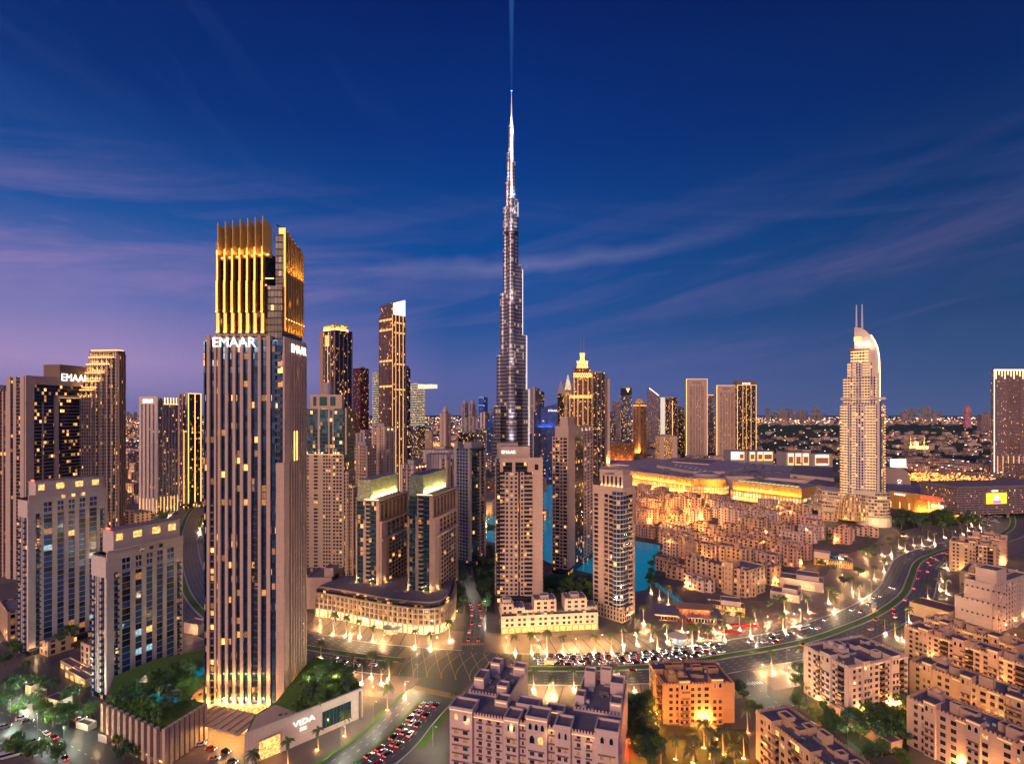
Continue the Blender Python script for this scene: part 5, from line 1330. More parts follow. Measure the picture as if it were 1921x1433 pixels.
# ------------------------------------------------------------------ curved block below the crowned slabs
def curved_block():
    a = G(591, 1156); pts = [a, G(640, 1165), G(716, 1181), G(780, 1190), G(818, 1190), G(842, 1180), G(853, 1162), G(857, 1140)]
    root = empty('curved_block', (*a, 0), 0, 'curved five storey block of terraces over lit shops, at the foot of the crowned slabs', 'apartment block')
    pp = Path([(x-a[0], y-a[1]) for x, y in pts]); H_ = 23
    def ring(off): return [pp.at(d, off)[:2] for d in [pp.len*i/46 for i in range(47)]]
    inn = 1 if pp.at(5, 1)[1] > pp.at(5, 0)[1] else -1
    fr_ = ring(0); back = [(fr_[-1][0]-4, fr_[-1][1]+16), (fr_[0][0]+12, fr_[0][1]+30)]
    def slab(off, z0, z1, m, part, top=None):
        poly = ring(off)+back
        if sum(p[0]*q[1]-q[0]*p[1] for p, q in zip(poly, poly[1:]+poly[:1])) < 0: poly.reverse()
        MB().prism(poly, z0, z1, 0, 1 if top else None).build(part, [m, top] if top else m, root)
    slab(inn*1.6, 0, 21, V['fc_dark'], 'core')
    slab(inn*.9, .2, 6.2, litpane('shopfront', (1,.66,.28), 2.2), 'shopfronts')
    for k, z in enumerate((6.2, 10.2, 14.0, 17.8)): slab(0, z, z+.9, V['st_beige'], 'storey_band')
    slab(inn*4, 21, 22.2, V['st_pink'], 'roof_slab', V['roof_mauve']); slab(inn*2.5, 19.9, 20.4, V['st_beige'], 'terrace_slab')
    n = 40
    for i in range(n+1):
        x, y, r_ = pp.at(pp.len*i/n, inn*.6)
        o = MB().box(-.55, .55, -.5, .5, 0, 18).build('column', V['st_beige'], root, (x, y, 0), r_)
        if i < n:
            for q in range(2): x, y, r_ = pp.at(pp.len*(i+.33+.33*q)/n, inn*.8); MB().box(-.14, .14, -.2, .2, 6.5, 18).build('mullion', V['st_beige'], root, (x, y, 0), r_)
    for i in range(0, 12):
        x, y, r_ = pp.at(pp.len*(i+.5)/12, -inn*1.3); MB().box(-.3, .3, -.2, .2, 4.6, 5.2).build('shop_lamp', V['bulb'], root, (x, y, 0), r_); point('shop_light', (x, y, 4.2), 1500, (1,.60,.22), .4, root)
    for i in (0, 2, 3, 5, 7, 8):
        x, y, r_ = pp.at(pp.len*(i+.6)/10, inn*2.6); MB().box(-1.4, 1.4, -.15, .15, 18.6, 20.4).build('lit_opening', V['lit_warm'], root, (x, y, 0), r_)
    for d, s_, m in ((.12, 3, 'blue_sign'), (.30, 5, 'sign_dim'), (.38, 2.5, 'blue_sign'), (.55, 4, 'red_sign'), (.20, 2, 'sign_dim')):
        x, y, r_ = pp.at(pp.len*d, -inn*.4); MB().box(-s_/2, s_/2, -.1, .1, 5.2, 6.0).build('shop_sign', V[m], root, (x, y, 0), r_)
    # plain wing behind at the left
    b = Bld('service_block', 'plain pale service block left behind the curved block', 'building', 573, 622, 626, D=425, th=0, dp=30); vol(b, -b.W, 0, 0, 30, 0, b.z(1085), 'st_pink'); vol(b, -b.W*.35, 0, 4, 18, 0, b.z(1070), 'st_pink', 'roof_house'); b.done()
curved_block()

# ------------------------------------------------------------------ white terrace block below the garden towers
def white_terrace():
    a = G(940, 1189); c = G(1122, 1180); L = math.hypot(c[0]-a[0], c[1]-a[1]); rz = math.atan2(c[1]-a[1], c[0]-a[0])
    b = wb('terrace_block', 'white stepped terrace block with three raised houses over lit arcades, below the three garden towers', 'apartment block', c[0], c[1], -math.degrees(rz), L, 20)
    st = V['plaster_pale']; W = L; fx = lambda px: (px-940)/182*W
    vol(b, -W+.4, -.3, .4, 20, 0, 14.0, 'fc_dark', 'core', 0)
    b.bays('f', 'S1 W3:2 S.6 W3:2 S.5 W2.2:1 S.5 W3:2 S.5 W3:2 S.5 W3:2 S.5 W3:2 S.5 W3:2 S1', 4.4, 11.4, 3.5, st, pan=PANES['dark'], winw=.55, winh=(.2,.75))
    b.bays('f', ' '.join(['P.5 G1.4']*15)+' P.5', 0, 4.4, 4.4, V['st_tan'], out=.4)
    MB().box(-W+1, -1, -.1, .1, .3, 3.8).build('arcade_lights', V['lit_warm'], b.root)
    MB().box(-W, 0, -.3, 20.5, 11.4, 12.4, top=1).build('terrace', [st, V['roof_mauve']], b.root)
    for a_, c_, h in ((941, 963, 20), (964, 984, 17), (1002, 1043, 22), (1060, 1101, 22), (985, 1001, 15), (1102, 1121, 15.5)):
        u0, u1 = fx(a_), fx(c_)
        MB().box(-W+u0+.3, -W+u1-.3, 1.4, 13, 12.4, h-.3).build('core', V['fc_dark'], b.root)
        n = max(1, int((u1-u0)/4)); b.bays('f', 'S.5 '+' '.join(['W2:1 S.4']*n), 12.4, h, 3.4, st, u0, u1, base_out=-1.1, pan=PANES['dark'], winw=.6, winh=(.15,.72))
        MB().box(-W+u0, -W+u1, .9, 13.4, h-.2, h+.5, top=1).build('house_roof', [st, V['roof_slate']], b.root); b.crenel(st, -W+u0, -W+u1, .9, 13.4, h+.5, 2, .6)
        for x_ in (-W+u0, -W+u1): MB().box(x_-.15, x_+.15, 1, 13.2, 12.4, h-.2).build('side_wall', st, b.root)
        if h > 19: vol(b, -W+(u0+u1)/2-3, -W+(u0+u1)/2+3, 4, 10, h, h+2.4, 'plaster_pale', 'roof_room', .4, 'roof_slate')
    for k in range(9): point('arcade_lamp', (-W+4+k*(W-8)/8, -3.2, 3.4), 1000, (1,.55,.16), .4, b.root)
    b.done()
white_terrace()

# ------------------------------------------------------------------ podiums of the fluted tower
def podiums():
    st = V['st_beige']
    poly = [(-197, 257), (-154, 235), (-147, 257), (-159, 262), (-159.5, 306), (-176, 322), (-204, 305), (-213, 285)]
    r = empty('garden_podium', (-175, 270, 0), 0, 'garden podium with upright stone fins, trees and shade sails, left of the fluted tower', 'podium')
    q = [(x+175, y-270) for x, y in poly]
    MB().prism(q, 0, 15.5, 0, 1).build('block', [V['st_brown'], V['roof']], r)
    for (a, c), n, lt in (((q[0], q[1]), 10, 1), ((q[1], q[2]), 9, 0)):
        d = math.atan2(c[1]-a[1], c[0]-a[0])
        for i in range(n):
            t = (i+.3)/n; x, y = a[0]+(c[0]-a[0])*t, a[1]+(c[1]-a[1])*t; w = 1.1 if lt else .9
            MB().box(-w, w, -1.4, .2, 0, 17).build('fin', st, r, (x, y, 0), d)
            if lt: MB().box(w+.3, w+2, -.35, -.1, 2.2, 2.7).build('light_strip', V['led_gold'], r, (x, y, 0), d)
        if lt:
            for i in range(5): t = (i+.7)/5; point('fin_lamp', (a[0]+(c[0]-a[0])*t-.3, a[1]+(c[1]-a[1])*t-.9, 4), 420, (1,.55,.15), .2, r)
    MB().prism([(x*.97, y*.97) for x, y in q], 15.5, 16.0).build('planting_bed', V['lawn'], r)
    for x, y, w, d, rz in ((4, -8, 9, 3, -.45), (-12, -4, 4, 2.4, -.3), (8, 22, 4, 7, -.5)): MB().box(-w, w, -d, d, 16.0, 16.15).build('pool', V['water'], r, (x, y, 0), rz)
    for x, y in ((-12, 3), (6, -6)):
        MB().face([(-4, -2.4, 18.6), (4.5, -2.0, 20.2), (4, 2.6, 18.4), (-4.5, 2.2, 20.4)]).face([(-4.5, 2.2, 20.36), (4, 2.6, 18.36), (4.5, -2.0, 20.16), (-4, -2.4, 18.56)]).build('shade_sail', P('sailcloth', (.62,.50,.46), .8), r, (x, y, 0), -.4)
        for c_ in ((-4, -2.4), (4.5, -2), (4, 2.6), (-4.5, 2.2)): MB().cyl(c_[0], c_[1], .1, 15.8, 20.2, 5).build('sail_post', V['metal'], r, (x, y, 0), -.4)
    for x, y in ((-14, -2), (4, -12), (8, 8), (12, 26)): point('garden_lamp', (x, y, 21), 1100, (.8,1,.5), .3, r)
    # canopy over the forecourt
    r = empty('entrance_canopy', (-140, 256, 0), 0, 'slatted entrance canopy glowing gold underneath, in front of the fluted tower', 'canopy')
    c = [(-156+140, 0), (-126+140, -11), (-121.5+140, 5.5), (-150+140, 14)]
    MB().prism([(-16, 1), (14, -11), (18, 5), (-10.5, 14)], 7.6, 8.3).build('roof_slab', st, r)
    for k in range(7):
        t = (k+.5)/7; x0, y0 = -16+30*t, 1-12*t; x1, y1 = -10.5+28.5*t, 14-9*t
        MB().tube([(x0, y0, 8.6), (x1, y1, 8.6)], .35, 4).build('beam', st, r)
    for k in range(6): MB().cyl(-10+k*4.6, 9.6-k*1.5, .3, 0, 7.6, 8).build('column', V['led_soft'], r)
    for x, y in ((-8, 3), (1, 0), (10, -4), (4, 6)): point('canopy_lamp', (x, y, 6.6), 5000, (1,.55,.16), .5, r)
    MB().prism([(-11, 9.5), (16, 1), (17, 3), (-10.4, 12)], .2, 5.6).build('glazed_entrance', V['lit_warm'], r)
    # right podium with the sign
    poly = [(-117.6, 234.6), (-76.6, 274), (-91, 297), (-116, 311), (-116, 262), (-121, 250)]
    r = empty('podium_wall', (-117.6, 234.6, 0), 0, 'pale podium with the VIDA sign and a roof garden, right of the fluted tower', 'podium')
    q = [(x+117.6, y-234.6) for x, y in poly]; d = math.atan2(39.4, 41); Lw = math.hypot(41, 39.4)
    MB().prism(q, 0, 14.4, 0, 1).build('block', [V['st_white'], V['lawn']], r)
    def wl(u0, u1, o0, o1, z0, z1, m, part): return MB().box(u0, u1, -o1, -o0, z0, z1).build(part, V[m], r, (0, 0, 0), d)
    wl(0, Lw, -.6, .5, 14.4, 15.3, 'st_white', 'coping')
    wl(Lw*.62, Lw*.88, .0, .12, 2.6, 10.8, 'pane_teal', 'picture_window')
    mb = MB()
    for k in range(9): mb.box(Lw*(.62+.26*k/8)-.1, Lw*(.62+.26*k/8)+.1, -.3, -.1, 2.6, 10.8)
    mb.build('window_mullions', V['mullion'], r, (0, 0, 0), d)
    wl(Lw*.10, Lw*.265, .0, .10, .4, 9.2, 'lit_warm', 'lit_recess')
    for u0, u1, z0, z1 in ((Lw*.09, Lw*.10, .2, 9.6), (Lw*.265, Lw*.275, .2, 9.6), (Lw*.09, Lw*.275, 9.2, 9.8)): wl(u0, u1, .0, .8, z0, z1, 'st_beige', 'recess_frame')
    u = Lw*.46; text('sign', 'VIDA', 3.6, V['sign_dim'], r, (u*math.cos(d)+.5*math.sin(d), u*math.sin(d)-.5*math.cos(d), 9.2), (math.pi/2, 0, d), .1, 'CENTER', .0, 1.3)
    for k in range(2): wl(u-2.0, u+1.2, .3, .5, 7.4-k*1.0, 7.65-k*1.0, 'sign_dim', 'sign_stroke')
    wl(Lw*.96, Lw*.975, .1, 1.2, 0, 14, 'st_brown', 'pilaster')
    MB().prism([(14, 34), (20, 36), (18, 50), (10, 52)], 14.4, 14.6).build('garden_path', V['paving'], r)
    MB().prism([(.6, 1.2), (17, 17), (3, 24), (-2.2, 15)], 14.4, 14.75).build('roof_paving', V['st_beige'], r)
    for x, y in ((12, 40), (20, 44), (10, 60), (26, 42)): point('garden_lamp', (x, y, 20), 1100, (1,.9,.45), .3, r)
    point('wall_lamp', (12, 4, 4), 500, (1,.6,.2), .3, r); point('wall_lamp', (40, 30, 3), 300, (1,.6,.2), .3, r)
podiums()

# small buildings lower left
def lowleft():
    for i, (px, py, th, W, L, h, m, lab) in enumerate((
        (90, 1232, 27, 22, 14, 9, 'plaster_sand', 'two storey annexe with a planted roof, at the foot of the farther white slab block'),
        (168, 1262, 27, 10, 16, 16, 'st_white', 'white balconied annexe joined to the nearer white slab block'),
        (150, 1272, 30, 26, 5, 4, 'plaster_sand', 'row of open garages with warm lit bays, farther row'),
        (160, 1290, 30, 26, 5, 4, 'plaster_sand', 'row of open garages with warm lit bays, nearer row'),
        (112, 1330, 20, 12, 6, 3.6, 'plaster_pale', 'small flat roofed guardhouse by the parking lot'),
        (72, 1318, 20, 5, 4, 5, 'st_tan', 'lit gate pylon on the left of the lot entrance'),
        (58, 1306, 20, 5, 4, 5, 'st_tan', 'lit gate pylon farther left of the lot entrance'),
        (14, 1205, 40, 34, 20, 20, 'plaster_rose', 'pink hotel wing at the left edge with an orange awning terrace'),
        (200, 1395, 20, 6, 5, 3.2, 'st_grey', 'little grey service hut at the corner of the garden podium'),
        (165, 1372, 20, 9, 4, 2.6, 'st_white', 'small blue lit car shelter by the street'),
        (372, 1192, 20, 14, 9, 7, 'plaster_pale', 'small white pavilion behind the garden, left of the fluted tower'),
        (12, 985, 30, 40, 30, 30, 'st_brown', 'brown mid-rise at the left edge below the highway'),
        (255, 1000, 30, 30, 20, 25, 'plaster_rose', 'rose terrace block with arcades at the foot of the gold stepped tower'),
        (225, 1020, 25, 36, 16, 36, 'st_tan', 'curved brown podium with upright fins below the gold stepped tower'))):
        b = villa(lab, px, py, th, W, L, h, m, fc='fc_old' if h > 8 else None, name='annexe' if h > 5 else 'kiosk', cat='building', extra=False, lamp=True)
        if 'garages' in lab:
            for k in range(4): MB().box(-W+1+k*W/4, -W+4.6+k*W/4, -.1, .05, .2, 2.8).build('lit_bay', V['lit_warm'], b.root)
    for i in range(16):
        D = rr.uniform(640, 1000); px = rr.uniform(10, 370)
    for i, (px, D, w, h) in enumerate(((240, 1500, 30, 40), (246, 1150, 20, 26), (252, 1300, 24, 34), (250, 980, 22, 26), (8, 900, 16, 40), (10, 760, 14, 26), (560, 1200, 20, 40), (770, 900, 22, 22), (800, 800, 24, 18), (840, 780, 20, 20), (924, 800, 16, 24), (1025, 780, 18, 12), (735, 820, 18, 26), (815, 700, 26, 12), (1140, 860, 26, 16), (1160, 920, 20, 18), (905, 690, 12, 14))):
        b = wb('city_block', 'block of lit windows low in the gaps between the towers, %s from the left' % (ORD+['seventeenth'])[sorted([240,246,252,250,8,10,560,770,800,840,924,1025,735,815,1140,1160,905]).index(px)], 'building', (px-CX)/F*D, D, rr.uniform(10, 40), w, w*.8, 'low blocks between the towers')
        vol(b, -w, 0, 0, w*.8, 0, h, rr.choice(('fc_residence', 'fc_old', 'fc_mauve', 'fc_gold'))); point('street_light', (-w/2, -12, 8), 16000, (1,.5,.15), 1, b.root)
lowleft()
# ------------------------------------------------------------------ the needle skyscraper
def needle():
    D0 = 1104.0; root = empty('needle_skyscraper', (-1, D0, 0), 0, 'immensely tall stepped silver needle skyscraper in the middle, tapering to a bright spire', 'skyscraper')
    t = NT('needle_skin')
    uv = t.N.new('ShaderNodeUVMap').outputs[0]; sp = t.N.new('ShaderNodeSeparateXYZ'); t.L.new(uv, sp.inputs[0])
    fv = t.M('FRACT', t.M('DIVIDE', sp.outputs[1], 7.4)); fu = t.M('FRACT', t.M('DIVIDE', sp.outputs[0], 1.5))
    slab = t.M('LESS_THAN', fv, .30); rib = t.M('LESS_THAN', fu, .30)
    mm = t.M('MAXIMUM', slab, t.M('MULTIPLY', rib, .25))
    cb = t.N.new('ShaderNodeCombineXYZ'); t.L.new(t.M('FLOOR', t.M('DIVIDE', sp.outputs[0], 5.0)), cb.inputs[0]); t.L.new(t.M('FLOOR', t.M('DIVIDE', sp.outputs[1], 7.4)), cb.inputs[1])
    wn = t.N.new('ShaderNodeTexWhiteNoise'); wn.noise_dimensions = '2D'; t.L.new(cb.outputs[0], wn.inputs['Vector'])
    big = t.noise(.012, 3)
    t.set('Base Color', t.mix(mm, (.05,.06,.10), (.36,.33,.38))); t.set('Metallic', t.M('ADD', .35, t.M('MULTIPLY', mm, .2))); t.set('Roughness', .25)
    lit = t.M('MULTIPLY', t.M('LESS_THAN', wn.outputs[0], t.M('MULTIPLY', t.M('SUBTRACT', big, .36), .55)), t.M('SUBTRACT', 1, slab))
    t.set('Emission Color', (1,.66,.33)); t.set('Emission Strength', t.M('MULTIPLY', lit, .42))
    skin = t.m
    V['dark_band'] = P('dark_band', (.05,.04,.045), .5, .5)
    wings = {'l': (-.87, .5), 'r': (.87, .5), 'c': (0, -1)}
    steps = {'l': [(749,6.6),(694,10),(633,13),(582,17.7),(404,24.3),(276,31.6),(171,37.5),(110,42)],
             'r': [(730,5.3),(675,8.5),(598,12.6),(563,14.2),(463,22.6),(318,31.4),(206,35.8),(116,44)],
             'c': [(600,8),(526,13),(382,20),(250,27),(139,34),(95,40)]}
    for w, lst in steps.items():
        dx, dy = wings[w]
        prev = 0
        for i, (z, ext) in enumerate(lst):
            r = 4.6+min(5.2, (760-z)*.012) if w != 'c' else 5.2+min(6, (640-z)*.012)
            r = min(r, ext) if i else min(4.5, ext*.7)
            k = (ext-r)/abs(dx) if w != 'c' else (ext-r)
            zb = 0
            mb = MB().cyl(dx*k, dy*k, r, zb, z, 18, 0, 1); 
            # web back to the core
            px, py = -dy, dx; rr = r*.93; q = max(0, k)
            if q > 1: mb.prism([(px*rr, py*rr), (-px*rr, -py*rr), (dx*q-px*rr, dy*q-py*rr), (dx*q+px*rr, dy*q+py*rr)], 0, z-.6, 0, 1)
            mb.build('setback', [skin, V['metal']], root)
            MB().cyl(dx*k, dy*k, r+.15, z-1.4, z+.4, 18).build('setback_rim', V['white_metal'], root)
            if w == 'c' or z > 560:                        # uplights wash each step
                la = (dx*(k+r+3), dy*(k+r+3)-(3 if w != 'c' else 1))
                area('setback_lamp', (la[0]*.6, min(la[1], -r-3), z+1), (0, .28, 1), 10, 1.5, 17000 if z < 560 else 12000, (1,.84,.74), root, spread=110)
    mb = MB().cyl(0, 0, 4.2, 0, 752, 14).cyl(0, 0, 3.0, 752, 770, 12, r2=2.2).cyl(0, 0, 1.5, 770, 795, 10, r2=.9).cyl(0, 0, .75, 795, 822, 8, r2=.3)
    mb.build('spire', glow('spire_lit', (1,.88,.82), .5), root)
    for z, r in ((531, 14.3), (404, 0), (250, 0)):
        if r: MB().cyl(0, 1.5, r, z-5, z, 20).build('plant_floor', V['dark_band'], root)
    for x, z0, z1 in ((23.4, 320, 455), (36.5, 60, 206), (31.9, 206, 318), (13.4, 604, 730)):   # lit fin edges
        MB().box(x-.25, x+.25, 8, 9, z0 if x != 13.4 else 565, z1 if x != 13.4 else 596).build('light_strip', V['led_white'], root)
    MB().box(-60, 70, -48, -20, 0, 26, top=1).build('podium', [V['fc_bronze'], V['roof']], root)
    return root
needle()
def beam():
    t = NT('searchlight'); t.N.remove(t.b)
    e = t.N.new('ShaderNodeEmission'); e.inputs[0].default_value = (.12,.42,1,1); e.inputs[1].default_value = .0075
    t.L.new(e.outputs[0], t.out.inputs['Volume'])
    o = MB().cyl(0, 0, 2.0, 823, 1080, 16, r2=7.5).build('light_beam', t.m, None, (-1, 1104, 0))
    tag(o, 'pale blue searchlight beam rising from the tip of the needle skyscraper', 'light beam')
beam()

# ------------------------------------------------------------------ hotel with the curved sail
def sail_hotel():
    D0 = 743.0; k = D0/F
    root = empty('sail_hotel', ((1619-CX)*k, D0, 0), -R(33), 'gold-lit hotel tower with a curved sail top and two masts, right of the old town', 'hotel')
    X = lambda px: (px-1618)*k*.84; Z = lambda py: ZT(py, D0)
    fac = facade('fc_sail', (.62,.57,.60), (.02,.02,.04), 3.4, 3.9, .22, .26, .30, 2.0, metal=.3)
    st = V['st_white']
    tiers = [(1577, 1656, 914, 757, 0, 26), (1583, 1641, 757, 707, 1.5, 22), (1588, 1635, 707, 680, 3, 20), (1595, 1629, 680, 655, 5, 18)]
    for i, (a, c, b0, b1, y0, y1) in enumerate(tiers):
        n = 10; bow = 5.0 if i == 0 else 3
        pts = []
        xa, xc = X(a), X(c)
        for q in range(n+1):
            s = q/n; pts.append((xa+(xc-xa)*s, y0+bow*(2*s-1)**2))
        pts += [(xc, y1), (xa, y1)]
        zb = Z(b0) if i else 30
        mb = MB().prism(pts, zb, Z(b1), 0, 1); mb.build('tier', [fac, V['roof']], root)
        fl = int((Z(b1)-zb)/3.9)
        if i < 3:                                          # balcony slabs with warm strips on both flanks and the middle
            mg = MB(); ms = MB()
            for q in range(fl):
                z = zb+3.9*q+3.0
                for s0, s1 in ((0, .17), (.24, .36), (.56, .82) if i < 2 else (.6, .95)):
                    xx0, xx1 = xa+(xc-xa)*s0, xa+(xc-xa)*s1; yy = y0+bow*(s0+s1-1)**2
                    ms.box(xx0, xx1, yy-1.8, yy, z, z+.7); mg.box(xx0+.2, xx1-.2, yy-1.0, yy-.7, z-.95, z-.02)
                if i < 2: ms.box(xc, xc+2.2, y0+4, y0+9, z, z+.7); mg.box(xc, xc+2.3, y0+3.8, y0+4.2, z-.9, z+.1)
                if i < 2: ms.box(xa-2.0, xa, y0+4, y0+9, z, z+.7); mg.box(xa-2.0, xa, y0+3.8, y0+4.2, z-.9, z+.1)
            ms.build('balcony_bands', st, root); mg.build('light_bands', V['led_soft'], root)
        else:
            for q in range(4): MB().box(xa-.3, xc-.5, y0-.5, y0-.1, Z(677)+q*4.4, Z(677)+q*4.4+.9).build('light_strip', V['led_gold'], root)
            MB().box(xa-2.5, xc+.8, y0-2, y1, Z(656), Z(653)).build('roof_canopy', V['st_brown'], root)
    MB().box(X(1575), X(1660), 1, 24, Z(750), Z(745.5)).build('ledge', st, root)
    MB().box(X(1644), X(1648.5), -1.4, 5, Z(925), Z(700)).build('lift_shaft', st, root)
    MB().box(X(1648.6), X(1652), -1.8, 5, Z(932), Z(752)).build('glass_shaft', V['pane_blue'], root)
    MB().box(X(1652.2), X(1657), 3, 22, Z(925), Z(760)).build('flank', [V['fc_gold']], root)
    # sail slab with a curved outline
    prof = [(1601.3, 757), (1648.5, 757), (1648.3, 700), (1647.8, 680), (1646.5, 665), (1644, 652), (1639, 640), (1632, 629), (1624, 620), (1616, 614.5), (1607, 612), (1601.5, 611.5)]
    mb = MB(); f = [(X(a), 6, Z(c)) for a, c in prof]; g = [(X(a), 13, Z(c)) for a, c in prof]
    n = len(f); mb.face(f, None, 0); mb.face(list(reversed(g)), None, 0)
    for i in range(n): j = (i+1) % n; mb.face([f[j], f[i], g[i], g[j]], None, 0)
    mb.build('sail_slab', V['st_white'], root)
    edge = [(X(a)+.4, 5.6, Z(c)+.4) for a, c in prof[1:8]]
    MB().tube([(X(1648.8), 5.4, Z(745))]+edge, .75, 6).build('light_strip', V['led_warm'], root)
    MB().tube([(X(a), 9, Z(c)+.7) for a, c in prof[6:]], .8, 6).build('sail_rim', V['darkmetal'], root)
    for px in (1605.6, 1616.4):
        MB().cyl(X(px), 9, 1.5, Z(615), Z(569), 8, r2=.7).build('mast', V['white_metal'], root)
    for i, dx in enumerate((0, 0, 2)): MB().box(X(1600.5), X(1613+i*2-dx), 5.5, 5.9, Z(638-i*3.0), Z(636.6-i*3.0)).build('sign_stroke', V['led_gold'], root)
    text('sign', 'EMAAR', 5.6, V['sign_white'], root, (X(1617), 5.4, Z(645)), (math.pi/2, 0, 0), .15)
    area('sail_wash', (X(1622), -2, Z(655)), (0, .35, 1), 20, 1, 3800, (1,.75,.62), root)
    # podium: ribbed glass shell, round stack of balconies, white base
    mb = MB()
    for j in range(6):
        a0, a1 = j/6, (j+1)/6; r0 = 27*math.cos(a0*1.0); r1 = 27*math.cos(a1*1.0); z0 = 6+38*math.sin(a0*1.25)/.95; z1 = 6+38*math.sin(a1*1.25)/.95
        for q in range(14):
            b0, b1 = math.pi*(1.0+q/14), math.pi*(1.0+(q+1)/14)
            mb.face([(X(1600)+r0*math.cos(b0), 18+r0*math.sin(b0), z0), (X(1600)+r0*math.cos(b1), 18+r0*math.sin(b1), z0), (X(1600)+r1*math.cos(b1), 18+r1*math.sin(b1), z1), (X(1600)+r1*math.cos(b0), 18+r1*math.sin(b0), z1)],
                    [(q*4, j*5), (q*4+4, j*5), (q*4+4, j*5+5), (q*4, j*5+5)])
    mb.build('glass_shell', V['fc_gold'], root)
    for q in range(10):
        b = math.pi*(1.02+q/12)
        MB().tube([(X(1600)+28*math.cos(j/6)*math.cos(b), 18+28*math.cos(j/6)*math.sin(b), 6+39*math.sin(j/6*1.25)/.95) for j in range(7)], .55, 5).build('shell_rib', V['st_white'], root)
    mb = MB().cyl(X(1638), 14, 19.5, 14, 48, 24, 0, 1); mb.build('podium_drum', [facade('fc_drum', (.62,.50,.38), (.10,.08,.06), 3.4, 4.6, .12, .42, .45, 1.8, metal=.2, pal=(0,.7,.98,1)), V['roof_mauve']], root)
    MB().cyl(X(1638), 14, 21, 0, 13, 24).build('podium_base', st, root)
    MB().box(X(1600), X(1640), -6, 14, 43, 49, top=1).build('podium_roof', [st, V['roof_mauve']], root)
    for j in range(5):
        pts = [(X(1500+j*6), 40+j*3), (X(1540), 8), (X(1575), 2), (X(1590), 30), (X(1560), 60)]
        MB().prism(pts, 12+j*6.4, 12+j*6.4+4.6).build('terrace_storey', V['fc_drum'], root)
        MB().prism([(x*1.0-1, y-1.5) for x, y in pts], 12+j*6.4+4.6, 12+j*6.4+6.3).build('terrace_slab', st, root)
    for x, y in ((-50, -8), (-22, -16), (10, -12), (28, -10)): point('forecourt_lamp', (x, y, 9), 5000, (1,.58,.22), .6, root)
sail_hotel()

